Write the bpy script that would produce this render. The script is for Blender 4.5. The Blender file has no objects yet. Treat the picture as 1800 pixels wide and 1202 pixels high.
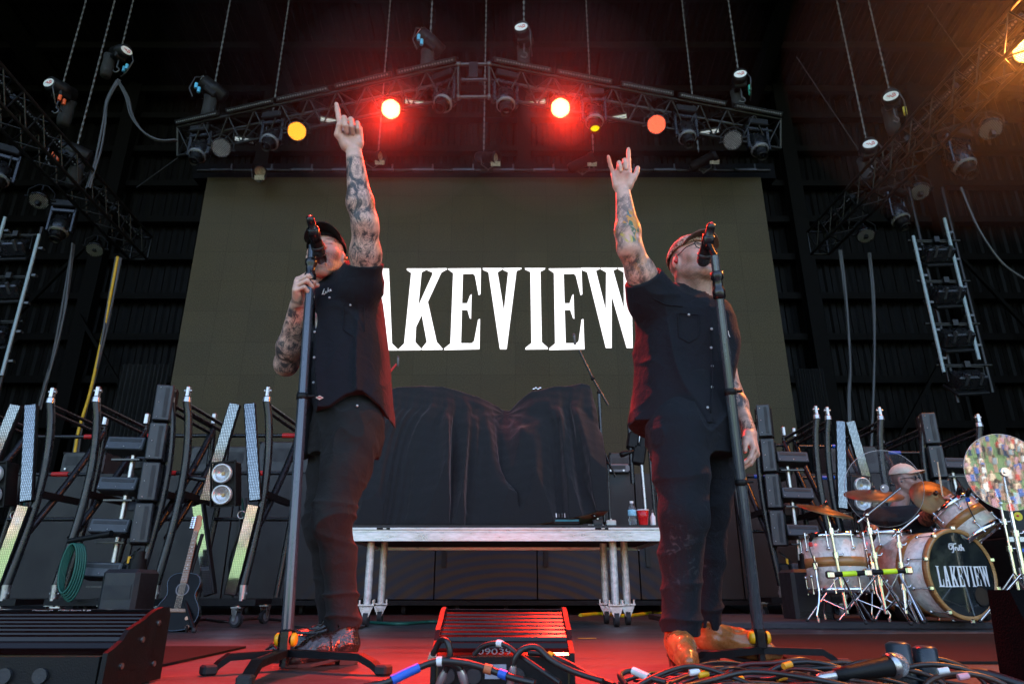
import bpy, bmesh, math, random
import numpy as np
from mathutils import Vector, Matrix, geometry
R = math.radians
random.seed(7)
RNG = np.random.RandomState(7)
SC = bpy.context.scene
COL = SC.collection

# ---------------------------------------------------------------- camera
PITCH = R(20.0)
CAMZ = 0.25
FPX = 1200.0            # 24 mm lens, in pixels of the 1800 px wide photograph
cam_data = bpy.data.cameras.new('camera')
cam_data.lens = 24.0
cam_data.sensor_width = 36.0
cam_data.clip_start = 0.02
cam_data.clip_end = 600.0
cam_data.dof.use_dof = True
cam_data.dof.focus_distance = 3.4
cam_data.dof.aperture_fstop = 8.0
cam = bpy.data.objects.new('camera', cam_data)
COL.objects.link(cam)
cam.location = (0, 0, CAMZ)
cam.rotation_euler = (R(90) + PITCH, 0, 0)
SC.camera = cam

# ---------------------------------------------------------------- sky, sun, exposure
SUN_EL, SUN_AZ = R(56), R(35)        # high sun behind the stage house: the roof keeps the stage in shade
world = bpy.data.worlds.new('World')
SC.world = world
world.use_nodes = True
wn = world.node_tree.nodes
wl = world.node_tree.links
for n in list(wn):
    wn.remove(n)
sky = wn.new('ShaderNodeTexSky')
sky.sky_type = 'NISHITA'
sky.sun_disc = False
sky.sun_elevation = SUN_EL
sky.sun_rotation = SUN_AZ
sky.air_density = 1.0
sky.dust_density = 2.2
sky.ozone_density = 1.0
bg = wn.new('ShaderNodeBackground')
bg.inputs['Strength'].default_value = 0.15
wo = wn.new('ShaderNodeOutputWorld')
wl.new(sky.outputs[0], bg.inputs[0])
wl.new(bg.outputs[0], wo.inputs[0])

sd = bpy.data.lights.new('sun', 'SUN')
sd.energy = 4.0
sd.angle = R(0.5)
sd.color = (1.0, 0.95, 0.86)
sun = bpy.data.objects.new('sun', sd)
COL.objects.link(sun)
to_sun = Vector((math.sin(SUN_AZ) * math.cos(SUN_EL), math.cos(SUN_AZ) * math.cos(SUN_EL), math.sin(SUN_EL)))
sun.rotation_euler = to_sun.to_track_quat('Z', 'Y').to_euler()
sun.location = to_sun * 60

SC.view_settings.view_transform = 'Standard'
SC.view_settings.look = 'None'
SC.view_settings.gamma = 1.0
SC.view_settings.use_curve_mapping = False
SC.view_settings.exposure = 2.35
SC.cycles.use_denoising = True
SC.cycles.max_bounces = 6
SC.cycles.diffuse_bounces = 3
SC.cycles.glossy_bounces = 3
SC.cycles.transmission_bounces = 6
SC.cycles.transparent_max_bounces = 12
SC.cycles.sample_clamp_indirect = 6.0
SC.cycles.caustics_reflective = False
SC.cycles.caustics_refractive = False

# ---------------------------------------------------------------- measuring helpers
def elev(v):
    return math.atan((601.0 - v) / FPX) + PITCH

def P(u, v, Y):
    """the point at depth Y (metres upstage of the lens) that the photograph shows at pixel u, v"""
    Z = CAMZ + Y * math.tan(elev(v))
    dep = Y * math.cos(PITCH) + (Z - CAMZ) * math.sin(PITCH)
    return Vector(((u - 900.0) / FPX * dep, Y, Z))

def G(u, v, Z=0.0):
    """the point at height Z that the photograph shows at pixel u, v"""
    Y = (Z - CAMZ) / math.tan(elev(v))
    return P(u, v, Y)

def V(*a):
    if not a: a = (0, 0, 0)
    return Vector(a)

def basis(axis, up=None):
    """orthonormal x, y, z with z along axis"""
    z = Vector(axis).normalized()
    up = Vector(up) if up is not None else Vector((0, 0, 1))
    if abs(z.dot(up.normalized())) > 0.98:
        up = Vector((0, 1, 0)) if abs(z.y) < 0.9 else Vector((1, 0, 0))
    x = up.cross(z).normalized()
    y = z.cross(x)
    return x, y, z

# ---------------------------------------------------------------- objects and tags
def tag(o, label=None, cat=None, group=None, kind=None):
    if label: o['label'] = label
    if cat: o['category'] = cat
    if group: o['group'] = group
    if kind: o['kind'] = kind
    return o

def thing(name, label, cat, loc=(0, 0, 0), rz=0.0, group=None):
    o = bpy.data.objects.new(name, None)
    COL.objects.link(o)
    o.location = loc
    o.rotation_euler = (0, 0, rz)
    o.empty_display_size = 0.1
    return tag(o, label, cat, group)

def copy_tree(o, parent=None):
    c = o.copy()
    COL.objects.link(c)
    c.parent = parent
    for ch in list(o.children):
        copy_tree(ch, c)
    return c

def root_of(o):
    while o.parent:
        o = o.parent
    return o

def link_mesh(name, me, mat, parent=None, label=None, kind=None):
    o = bpy.data.objects.new(name, me)
    COL.objects.link(o)
    if mat is not None:
        me.materials.append(mat)
    if parent is not None:
        o.parent = parent
    if label: o['label'] = label
    if kind: o['kind'] = kind
    return o

class MB:
    """collects simple shapes; build() links them as one mesh object.
    off: subtracted from every vertex (author in world space under a root that only has a location)"""
    def __init__(s, off=None):
        s.v = []; s.f = []; s.sm = []
        s.off = Vector(off) if off is not None else None
    def add(s, verts, faces, smooth=False):
        n = len(s.v)
        s.v.extend([tuple(p) for p in verts])
        s.f.extend([tuple(i + n for i in f) for f in faces])
        s.sm.extend([smooth] * len(faces))
        return s
    def box(s, c, size, rot=None, bevel=0.0):
        sx, sy, sz = (x / 2 for x in size)
        M = rot if rot is not None else Matrix.Identity(3)
        c = Vector(c)
        if bevel <= 0:
            pts = [(-sx, -sy, -sz), (sx, -sy, -sz), (sx, sy, -sz), (-sx, sy, -sz), (-sx, -sy, sz), (sx, -sy, sz), (sx, sy, sz), (-sx, sy, sz)]
            fs = [(0, 3, 2, 1), (4, 5, 6, 7), (0, 1, 5, 4), (1, 2, 6, 5), (2, 3, 7, 6), (3, 0, 4, 7)]
            return s.add([c + M @ Vector(p) for p in pts], fs)
        b = min(bevel, sx * .9, sy * .9, sz * .9)
        pts = []; idx = {}
        for i, X in enumerate((-1, 1)):
            for j, Y in enumerate((-1, 1)):
                for k, Z in enumerate((-1, 1)):
                    for a in range(3):
                        p = [X * sx, Y * sy, Z * sz]
                        for q in range(3):
                            if q != a:
                                p[q] -= (X, Y, Z)[q] * b
                        idx[(i, j, k, a)] = len(pts)
                        pts.append(c + M @ Vector(p))
        fs = []
        g = lambda i, j, k, a: idx[(i, j, k, a)]
        for i in (0, 1):
            q = [g(i, 0, 0, 0), g(i, 1, 0, 0), g(i, 1, 1, 0), g(i, 0, 1, 0)]
            fs.append(q if i else q[::-1])
            q = [g(0, i, 0, 1), g(0, i, 1, 1), g(1, i, 1, 1), g(1, i, 0, 1)]
            fs.append(q if i else q[::-1])
            q = [g(0, 0, i, 2), g(1, 0, i, 2), g(1, 1, i, 2), g(0, 1, i, 2)]
            fs.append(q if i else q[::-1])
        for j in (0, 1):
            for k in (0, 1):
                q = [g(0, j, k, 1), g(1, j, k, 1), g(1, j, k, 2), g(0, j, k, 2)]
                fs.append(q if (j == k) == (j == 1) and False else q)
                q = [g(j, 0, k, 0), g(j, 1, k, 0), g(j, 1, k, 2), g(j, 0, k, 2)]
                fs.append(q)
                q = [g(j, k, 0, 0), g(j, k, 1, 0), g(j, k, 1, 1), g(j, k, 0, 1)]
                fs.append(q)
        for i in (0, 1):
            for j in (0, 1):
                for k in (0, 1):
                    fs.append((g(i, j, k, 0), g(i, j, k, 1), g(i, j, k, 2)))
        return s.add(pts, fs)
    def cone(s, a, b, ra, rb, n=12, caps=True, smooth=True):
        a = Vector(a); b = Vector(b)
        x, y, z = basis(b - a)
        pts = []
        for (c, r) in ((a, ra), (b, rb)):
            for i in range(n):
                t = 2 * math.pi * i / n
                pts.append(c + x * (r * math.cos(t)) + y * (r * math.sin(t)))
        fs = [(i, (i + 1) % n, n + (i + 1) % n, n + i) for i in range(n)]
        s.add(pts, fs, smooth)
        if caps:
            s.add(pts[:n], [tuple(range(n - 1, -1, -1))])
            s.add(pts[n:], [tuple(range(n))])
        return s
    def cyl(s, a, b, r, n=12, caps=True):
        return s.cone(a, b, r, r, n, caps)
    def tube(s, path, r, n=8, caps=True, closed=False):
        path = [Vector(p) for p in path]
        m = len(path)
        rs = r if isinstance(r, (list, tuple)) else [r] * m
        pts = []
        prevx = None
        for i, p in enumerate(path):
            if closed:
                t = path[(i + 1) % m] - path[i - 1]
            else:
                t = path[min(i + 1, m - 1)] - path[max(i - 1, 0)]
            if t.length < 1e-9: t = Vector((0, 0, 1))
            t.normalize()
            if prevx is None:
                x, y, _ = basis(t)
            else:
                x = prevx - t * prevx.dot(t)
                if x.length < 1e-6: x, _, _ = basis(t)
                x.normalize()
                y = t.cross(x)
            prevx = x
            for k in range(n):
                a = 2 * math.pi * k / n
                pts.append(p + x * (rs[i] * math.cos(a)) + y * (rs[i] * math.sin(a)))
        fs = []
        rng = m if closed else m - 1
        for i in range(rng):
            j = (i + 1) % m
            for k in range(n):
                fs.append((i * n + k, i * n + (k + 1) % n, j * n + (k + 1) % n, j * n + k))
        s.add(pts, fs, True)
        if caps and not closed:
            s.add(pts[:n], [tuple(range(n - 1, -1, -1))])
            s.add(pts[-n:], [tuple(range(n))])
        return s
    def lathe(s, o, axis, prof, n=24, smooth=True, up=None, arc=1.0):
        """prof: list of (radius, height along axis)"""
        o = Vector(o)
        x, y, z = basis(axis, up)
        m = n if arc >= 1 else n + 1
        pts = []
        for (r, h) in prof:
            for i in range(m):
                t = 2 * math.pi * arc * i / n
                pts.append(o + z * h + x * (r * math.cos(t)) + y * (r * math.sin(t)))
        fs = []
        for j in range(len(prof) - 1):
            for i in range(n):
                k = (i + 1) % m
                fs.append((j * m + i, j * m + k, (j + 1) * m + k, (j + 1) * m + i))
        return s.add(pts, fs, smooth)
    def disc(s, o, axis, r, n=24):
        o = Vector(o)
        x, y, z = basis(axis)
        pts = [o + x * (r * math.cos(2 * math.pi * i / n)) + y * (r * math.sin(2 * math.pi * i / n)) for i in range(n)]
        return s.add(pts, [tuple(range(n))])
    def prism(s, poly, fx, thick, holes=()):
        """poly of 2D points, fx maps (a, b, c) to 3D with c the thickness direction"""
        loops = [[Vector((p[0], p[1], 0)) for p in poly]] + [[Vector((p[0], p[1], 0)) for p in h] for h in holes]
        tris = geometry.tessellate_polygon(loops)
        flat = [p for l in loops for p in l]
        n = len(flat)
        pts = [fx(p.x, p.y, 0) for p in flat] + [fx(p.x, p.y, thick) for p in flat]
        fs = []
        for t in tris:
            fs.append(tuple(t)); fs.append(tuple(i + n for i in reversed(t)))
        b = 0
        for l in loops:
            m = len(l)
            for i in range(m):
                j = (i + 1) % m
                fs.append((b + i, b + j, n + b + j, n + b + i))
            b += m
        return s.add(pts, fs)
    def sphere(s, c, r, nu=12, nv=8, sc=(1, 1, 1), rot=None):
        c = Vector(c)
        M = rot if rot is not None else Matrix.Identity(3)
        pts = []; fs = []
        for j in range(nv + 1):
            ph = math.pi * j / nv
            for i in range(nu):
                t = 2 * math.pi * i / nu
                q = Vector((math.sin(ph) * math.cos(t) * sc[0], math.sin(ph) * math.sin(t) * sc[1], math.cos(ph) * sc[2])) * r
                pts.append(c + M @ q)
        for j in range(nv):
            for i in range(nu):
                fs.append((j * nu + i, (j + 1) * nu + i, (j + 1) * nu + (i + 1) % nu, j * nu + (i + 1) % nu))
        return s.add(pts, fs, True)
    def mesh(s, name):
        me = bpy.data.meshes.new(name)
        vs = s.v
        if s.off is not None:
            ox, oy, oz = s.off
            vs = [(p[0] - ox, p[1] - oy, p[2] - oz) for p in vs]
        me.from_pydata(vs, [], s.f)
        me.polygons.foreach_set('use_smooth', s.sm)
        bm = bmesh.new(); bm.from_mesh(me)
        bmesh.ops.recalc_face_normals(bm, faces=bm.faces)
        bm.to_mesh(me); bm.free()
        return me
    def build(s, name, mat, parent=None, label=None, kind=None):
        return link_mesh(name, s.mesh(name), mat, parent, label, kind)

# ---------------------------------------------------------------- materials
MATS = {}
def pbr(name, col, rough=0.5, metal=0.0, var=0.18, scale=14.0, bump=0.0, bscale=60.0, spec=0.5, coat=0.0, rvar=0.12, stretch=None, sheen=0.0):
    if name in MATS: return MATS[name]
    m = bpy.data.materials.new(name)
    m.use_nodes = True
    nt = m.node_tree; N = nt.nodes; L = nt.links
    b = N['Principled BSDF']
    tc = N.new('ShaderNodeTexCoord')
    src = tc.outputs['Object']
    if stretch:
        mp = N.new('ShaderNodeMapping'); mp.inputs['Scale'].default_value = stretch
        L.new(src, mp.inputs[0]); src = mp.outputs[0]
    nz = N.new('ShaderNodeTexNoise')
    nz.inputs['Scale'].default_value = scale; nz.inputs['Detail'].default_value = 5; nz.inputs['Roughness'].default_value = 0.65
    L.new(src, nz.inputs['Vector'])
    mr = N.new('ShaderNodeMapRange')
    mr.inputs['From Min'].default_value = 0.25; mr.inputs['From Max'].default_value = 0.75
    mr.inputs['To Min'].default_value = 1 - var; mr.inputs['To Max'].default_value = 1 + var
    L.new(nz.outputs[0], mr.inputs[0])
    mx = N.new('ShaderNodeMix'); mx.data_type = 'RGBA'; mx.blend_type = 'MULTIPLY'; mx.inputs[0].default_value = 1.0
    mx.inputs[6].default_value = (*col, 1)
    L.new(mr.outputs[0], mx.inputs[7])
    L.new(mx.outputs[2], b.inputs['Base Color'])
    rr = N.new('ShaderNodeMapRange')
    rr.inputs['From Min'].default_value = 0.3; rr.inputs['From Max'].default_value = 0.7
    rr.inputs['To Min'].default_value = max(0.02, rough - rvar); rr.inputs['To Max'].default_value = min(1, rough + rvar)
    L.new(nz.outputs[0], rr.inputs[0])
    L.new(rr.outputs[0], b.inputs['Roughness'])
    b.inputs['Metallic'].default_value = metal
    b.inputs['Specular IOR Level'].default_value = spec
    b.inputs['Coat Weight'].default_value = coat
    b.inputs['Sheen Weight'].default_value = sheen
    if bump > 0:
        n2 = N.new('ShaderNodeTexNoise'); n2.inputs['Scale'].default_value = bscale; n2.inputs['Detail'].default_value = 4
        L.new(src, n2.inputs['Vector'])
        bp = N.new('ShaderNodeBump'); bp.inputs['Strength'].default_value = bump; bp.inputs['Distance'].default_value = 0.01
        L.new(n2.outputs[0], bp.inputs['Height'])
        L.new(bp.outputs[0], b.inputs['Normal'])
    MATS[name] = m
    return m

def emit(name, col, strength, base=(0.02, 0.02, 0.02)):
    if name in MATS: return MATS[name]
    m = bpy.data.materials.new(name); m.use_nodes = True
    b = m.node_tree.nodes['Principled BSDF']
    b.inputs['Base Color'].default_value = (*base, 1)
    b.inputs['Emission Color'].default_value = (*col, 1)
    b.inputs['Emission Strength'].default_value = strength
    b.inputs['Roughness'].default_value = 0.3
    MATS[name] = m
    return m

M_BLACK = pbr('black_powder_coat', (0.006, 0.006, 0.0065), 0.5, bump=0.15, bscale=220, spec=.22)
M_BLACKGLOSS = pbr('black_plastic', (0.008, 0.008, 0.009), 0.28, var=.1)
M_DARKGREY = pbr('dark_grey_plastic', (0.022, 0.024, 0.027), 0.5, bump=0.1, bscale=150)
M_GREY = pbr('mid_grey_plastic', (0.13, 0.13, 0.14), 0.45)
M_STEEL = pbr('worn_steel', (0.52, 0.52, 0.52), 0.34, 0.95, var=.3, scale=30, bump=.1)
M_CHROME = pbr('chrome', (0.78, 0.78, 0.8), 0.12, 1.0, var=.06, rvar=.06)
M_ALU = pbr('aluminium', (0.55, 0.56, 0.57), 0.36, 0.9, var=.4, scale=9, stretch=(1, 6, 6), bump=.12, bscale=90)
M_GALV = pbr('galvanised_leg', (0.62, 0.61, 0.58), 0.5, 0.35, var=.5, scale=22, bump=.2)
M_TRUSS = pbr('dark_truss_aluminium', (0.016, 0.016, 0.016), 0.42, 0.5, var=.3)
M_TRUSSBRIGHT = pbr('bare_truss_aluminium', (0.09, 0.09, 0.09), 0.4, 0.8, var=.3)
M_RUBBER = pbr('black_rubber', (0.015, 0.015, 0.016), 0.7, bump=.1)
M_TUBE = pbr('satin_black_tube', (0.012, 0.013, 0.015), 0.30, var=.35, scale=12)
M_RED = pbr('red_tape', (0.62, 0.02, 0.02), 0.5)
M_BLUE = pbr('blue_tape', (0.02, 0.12, 0.62), 0.45)
M_YELLOW = pbr('yellow_plastic', (0.85, 0.42, 0.01), 0.4)
M_NEON = pbr('neon_yellow_tape', (0.65, 0.95, 0.02), 0.5)
M_WHITE = pbr('white_plastic', (0.8, 0.8, 0.8), 0.4)
M_GREEN = pbr('green_cable', (0.01, 0.10, 0.07), 0.5)
M_YCABLE = pbr('yellow_cable', (0.62, 0.36, 0.01), 0.5)
M_CABLE = pbr('black_cable', (0.016, 0.015, 0.015), 0.38, var=.3)
M_LENSOFF = pbr('unlit_lens', (0.26, 0.26, 0.25), 0.2, var=.1, coat=.2)
M_LENSDARK = pbr('dark_glass_lens', (0.01, 0.012, 0.015), 0.08, var=.05, coat=1.0)
# ================================================================ the setting
def struct(name, mb, mat):
    o = mb.build(name, mat)
    o['kind'] = 'structure'
    return o

def floor_material():
    m = pbr('stage_floor', (0.045, 0.043, 0.043), 0.5, var=.5, scale=1.6, bump=.12, bscale=50, stretch=(0.6, 3.5, 1), rvar=.14)
    N = m.node_tree.nodes; L = m.node_tree.links
    b = N['Principled BSDF']
    old = b.inputs['Base Color'].links[0].from_socket
    tc = N.new('ShaderNodeTexCoord')
    mp = N.new('ShaderNodeMapping'); mp.inputs['Scale'].default_value = (7, 22, 1)
    L.new(tc.outputs['Object'], mp.inputs[0])
    nz = N.new('ShaderNodeTexNoise'); nz.inputs['Scale'].default_value = 3; nz.inputs['Detail'].default_value = 8; nz.inputs['Roughness'].default_value = .75
    L.new(mp.outputs[0], nz.inputs['Vector'])
    rp = N.new('ShaderNodeMapRange'); rp.inputs['From Min'].default_value = .42; rp.inputs['From Max'].default_value = .72
    rp.inputs['To Min'].default_value = .65; rp.inputs['To Max'].default_value = 1.55
    L.new(nz.outputs[0], rp.inputs[0])
    mx = N.new('ShaderNodeMix'); mx.data_type = 'RGBA'; mx.blend_type = 'MULTIPLY'; mx.inputs[0].default_value = 1
    L.new(old, mx.inputs[6]); L.new(rp.outputs[0], mx.inputs[7])
    # tiny pale specks of paper and dust
    vo = N.new('ShaderNodeTexVoronoi'); vo.inputs['Scale'].default_value = 26
    L.new(tc.outputs['Object'], vo.inputs['Vector'])
    lt = N.new('ShaderNodeMath'); lt.operation = 'LESS_THAN'; lt.inputs[1].default_value = .045
    L.new(vo.outputs['Distance'], lt.inputs[0])
    m2 = N.new('ShaderNodeMix'); m2.data_type = 'RGBA'; m2.inputs[7].default_value = (.4, .4, .4, 1)
    L.new(lt.outputs[0], m2.inputs[0]); L.new(mx.outputs[2], m2.inputs[6])
    L.new(m2.outputs[2], b.inputs['Base Color'])
    return m

STAGE_FRONT = 0.55
mb = MB(); mb.box((0, (STAGE_FRONT + 15) / 2, -0.15), (32, 15 - STAGE_FRONT, 0.30))
struct('stage_floor', mb, floor_material())
mb = MB(); mb.box((0, STAGE_FRONT + .04, -0.86), (32, .06, 1.10))
struct('stage_front_skirt', mb, pbr('black_drape', (0.012, 0.012, 0.013), .9))

# worn dark carpets under the band
M_RUG = pbr('brown_carpet', (0.03, 0.022, 0.018), 0.95, var=.45, scale=30, bump=.6, bscale=320, spec=.1)
def rug(pts, label):
    c = sum((Vector(p) for p in pts), Vector()) / len(pts)
    m = MB(c)
    m.prism([(p[0], p[1]) for p in pts], lambda a, b, t: (a, b, 0.002 + t), 0.008)
    o = m.build('carpet', M_RUG); o.location = c
    tag(o, label, 'carpet')
a_, b_, c_ = G(432, 1139), G(232, 1184), G(-500, 1230)
rug([(b_.x, b_.y, 0), (a_.x, a_.y, 0), (a_.x - 3.9, a_.y + .1, 0), (-3.6, 2.2, 0), (-1.6, 2.0, 0)], 'dark brown carpet at the left of the stage behind the long footlight')
p1, p2, p3, p4 = G(1270, 1118), G(1800, 1112), G(2300, 1150), G(1400, 1166)
rug([p4, (p4.x + 3.5, p4.y - .1, 0), (p2.x + 3, p2.y, 0), (p1.x, p1.y, 0)], 'dark brown carpet at the right in front of the drum riser')

# ---------------------------------------------------------------- stage house
def corrugated(name, o, ux, uy, W, H, pitch, depth, mat):
    """ribbed sheet: o corner, ux along the ribs' repeat direction, uy along the ribs"""
    o = Vector(o); ux = Vector(ux); uy = Vector(uy); nrm = ux.cross(uy)
    n = int(W / pitch)
    pts = []; fs = []
    prof = ((0, 0), (.35, 0), (.5, 1), (.85, 1))
    for i in range(n):
        for (fx, d) in prof:
            q = o + ux * ((i + fx) * pitch) + nrm * (d * depth)
            pts.append(q); pts.append(q + uy * H)
    for i in range(len(pts) // 2 - 1):
        fs.append((2 * i, 2 * i + 2, 2 * i + 3, 2 * i + 1))
    m = MB(); m.add(pts, fs)
    return struct(name, m, mat)

M_SHEET = pbr('dark_wall_sheet', (0.0015, 0.0012, 0.0009), 0.45, 0.0, spec=.10, var=.6, scale=3.5, stretch=(6, 6, .5), bump=.35, bscale=9)
M_ROOF = pbr('dark_roof_sheet', (0.0022, 0.0019, 0.0018), 0.6, 0.0, var=.4, scale=4, spec=.06)
M_BEAM = pbr('dark_steel_beam', (0.0024, 0.002, 0.0018), 0.6, 0.0, var=.4, spec=.08)
wall = corrugated('back_wall', (-16, 14.6, 0), (1, 0, 0), (0, 0, 1), 32, 12.6, .30, -.04, M_SHEET)
def beam(parent, a, b, w, h):
    a = Vector(a); b = Vector(b)
    x, y, z = basis(b - a)
    m = MB()
    rot = Matrix((x, y, z)).transposed()
    m.box((a + b) / 2, (w, h, (b - a).length), rot)
    return m.build('beam', M_BEAM, parent)
for i in range(11):
    z = 1.6 + i * 1.0
    beam(wall, (-16, 14.44, z), (16, 14.44, z), .22, .16)
for x in (-13.2, -9.6, -6.1, 0.3, 6.8, 10.2, 13.6):
    beam(wall, (x, 14.22, 0), (x, 14.22, 12.5), .34, .26)
for x0, x1, z0, z1 in ((6.8, 10.2, 1.5, 6.2), (-9.6, -6.1, 6.0, 1.4), (10.2, 13.6, 7.5, 2), (-13.2, -9.6, 2.6, 8)):
    beam(wall, (x0, 14.0, z0), (x1, 14.0, z1), .07, .07)
roof = corrugated('roof', (-16, 14.8, 12.3), (1, 0, 0), (0, -.985, .17), 32, 17.2, .30, .05, M_ROOF)
for i in range(13):
    y = 14.2 - i * 1.25
    z = 12.3 + (14.8 - y) * .1726 - .14
    beam(roof, (-16, y, z), (16, y, z), .14, .18)
for x in (-11.5, -5.7, 0.2, 6.1, 11.8):
    beam(roof, (x, 14.5, 12.0), (x, -1.6, 14.75), .30, .45)
m = MB(); m.box((-16.1, 6.2, 6.4), (.2, 17, 15.6)); struct('side_wall_left', m, M_ROOF)
m = MB(); m.box((16.1, 6.2, 6.4), (.2, 17, 15.6)); struct('side_wall_right', m, M_ROOF)

# black curtains beside the screen
M_CURTAIN = pbr('black_velour', (0.004, 0.004, 0.004), 0.9, sheen=.02)
def curtain(u0, u1, vtop, Y, label):
    a = P(u0, vtop, Y); b = P(u1, vtop, Y)
    n = 90
    pts = []; fs = []
    for i in range(n + 1):
        t = i / n
        x = a.x + (b.x - a.x) * t
        for z, amp in ((a.z, .03), (a.z * .5, .06), (0.01, .075)):
            pts.append((x, Y + amp * math.sin(t * 2 * math.pi * 11 + .8 * math.sin(t * 17)), z))
    for i in range(n):
        for k in (0, 1):
            fs.append((3 * i + k, 3 * i + k + 1, 3 * i + 4 + k, 3 * i + 3 + k))
    c = Vector(((a.x + b.x) / 2, Y, 0))
    m = MB(c); m.add(pts, fs, True)
    back = [(p[0], p[1] + .012, p[2]) for p in pts]
    m.add(back, [f[::-1] for f in fs], True)
    o = m.build('curtain', M_CURTAIN); o.location = c
    tag(o, label, 'curtain')
curtain(1396, 1445, 648, 10.4, 'black pleated curtain at the right edge of the video screen')
curtain(215, 300, 640, 10.4, 'black pleated curtain at the left edge of the video screen')

# ---------------------------------------------------------------- the grounds in front of the stage (seen in reflections)
def ground_z(y):
    if y > -40: return -1.4
    t = min(1, (-40 - y) / 90)
    return -1.4 + 18.5 * t ** 1.05
ys = [300, 16, 0, -20, -40, -48, -58, -70, -84, -98, -114, -130, -300]
xs = [-300, -60, -25, -8, 8, 25, 60, 300]
pts = [(x, y, ground_z(y)) for y in ys for x in xs]
fs = []
for j in range(len(ys) - 1):
    for i in range(len(xs) - 1):
        fs.append((j * len(xs) + i, j * len(xs) + i + 1, (j + 1) * len(xs) + i + 1, (j + 1) * len(xs) + i))
m = MB(); m.add(pts, fs)
struct('lawn', m, pbr('grass', (0.09, 0.15, 0.055), 0.9, var=.35, scale=.6, bump=.5, bscale=30))
m = MB(); m.add([(-22, .5, -1.396), (22, .5, -1.396), (22, -13, -1.396), (-22, -13, -1.396)], [(0, 1, 2, 3)])
struct('concrete_pit', m, pbr('concrete', (0.3, 0.29, 0.27), 0.85, var=.2, scale=2))

def crowd():
    rs = np.random.RandomState(3)
    vs = []; fsx = []; cols = []
    n = 0
    def bx(cx, cy, cz, sx, sy, sz, col):
        nonlocal n
        for k in (-1, 1):
            for dx, dy in ((-1, -1), (1, -1), (1, 1), (-1, 1)):
                tp = .8 if k > 0 else 1
                vs.append((cx + dx * sx * tp, cy + dy * sy * tp, cz + k * sz)); cols.append(col)
        for f in ((0, 3, 2, 1), (4, 5, 6, 7), (0, 1, 5, 4), (1, 2, 6, 5), (2, 3, 7, 6), (3, 0, 4, 7)):
            fsx.append(tuple(i + n for i in f))
        n += 8
    shirts = [(.6, .6, .6), (.03, .03, .04), (.5, .08, .06), (.08, .14, .4), (.7, .55, .4), (.25, .3, .35), (.7, .7, .68), (.1, .1, .1), (.45, .25, .3)]
    for i in range(2200):
        y = -46 - 70 * rs.rand()
        x = (rs.rand() * 2 - 1) * (-4 + -y * .75)
        z = ground_z(y)
        h = 1.6 + .25 * rs.rand()
        s = shirts[rs.randint(len(shirts))]; skin = (.5, .3, .22)
        leg = [(.05, .07, .14), (.5, .3, .22), (.3, .25, .2)][rs.randint(3)]
        bx(x - .09, y, z + h * .24, .07, .08, h * .24, leg); bx(x + .09, y, z + h * .24, .07, .08, h * .24, leg)
        bx(x, y, z + h * .66, .2, .12, h * .18, s)
        bx(x, y, z + h * .93, .085, .1, h * .075, skin if rs.rand() < .6 else (.12, .07, .04))
        bx(x - .25, y - .03, z + h * .66, .05, .06, h * .16, skin); bx(x + .25, y - .03, z + h * .66, .05, .06, h * .16, skin)
    me = bpy.data.meshes.new('crowd'); me.from_pydata(vs, [], fsx)
    at = me.color_attributes.new('col', 'FLOAT_COLOR', 'POINT')
    at.data.foreach_set('color', np.array([(*c, 1) for c in cols], dtype=np.float32).ravel())
    mt = bpy.data.materials.new('crowd_clothes'); mt.use_nodes = True
    a = mt.node_tree.nodes.new('ShaderNodeAttribute'); a.attribute_name = 'col'
    mt.node_tree.links.new(a.outputs['Color'], mt.node_tree.nodes['Principled BSDF'].inputs['Base Color'])
    mt.node_tree.nodes['Principled BSDF'].inputs['Roughness'].default_value = .9
    o = link_mesh('crowd', me, mt)
    tag(o, 'festival crowd on the lawn mirrored in the drum shields', 'crowd', kind='stuff')
crowd()

# ---------------------------------------------------------------- lettering shared by the screen and the bass drum head
GL = {}
GL['L'] = ([(0, 45), (130, 45), (130, 52), (100, 70), (95, 528), (160, 528), (176, 515), (200, 375), (212, 370), (212, 570), (0, 570), (0, 562), (34, 530), (34, 75), (0, 52)], [])
GL['A'] = ([(92, 45), (173, 45), (225, 530), (265, 565), (263, 572), (135, 572), (135, 565), (164, 530), (152, 425), (112, 425), (100, 530), (124, 565), (122, 572), (0, 572), (0, 565), (40, 530)], [[(131, 150), (148, 385), (117, 385)]])
GL['K'] = ([(24, 45), (157, 45), (157, 52), (122, 70), (112, 290), (194, 85), (192, 70), (162, 60), (160, 45), (287, 43), (290, 50), (252, 72), (172, 265), (240, 520), (279, 562), (277, 568), (147, 570), (145, 562), (177, 520), (137, 350), (104, 425), (104, 520), (142, 560), (140, 570), (0, 572), (0, 565), (34, 530), (54, 75), (24, 55)], [])
GL['E'] = ([(8, 45), (223, 43), (223, 215), (211, 222), (185, 95), (173, 80), (105, 82), (105, 275), (138, 275), (155, 225), (165, 215), (165, 375), (157, 370), (141, 318), (105, 318), (105, 528), (173, 528), (188, 515), (211, 380), (223, 375), (223, 565), (0, 570), (0, 560), (38, 530), (41, 75), (8, 52)], [])
GL['V'] = ([(0, 42), (131, 42), (131, 50), (98, 70), (141, 325), (168, 70), (136, 55), (136, 42), (256, 40), (256, 48), (223, 62), (160, 560), (156, 565), (120, 565), (116, 560), (38, 70), (3, 55)], [])
GL['I'] = ([(0, 42), (135, 42), (130, 52), (102, 66), (104, 522), (142, 556), (140, 565), (0, 567), (0, 557), (38, 527), (36, 68), (2, 52)], [])
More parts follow.
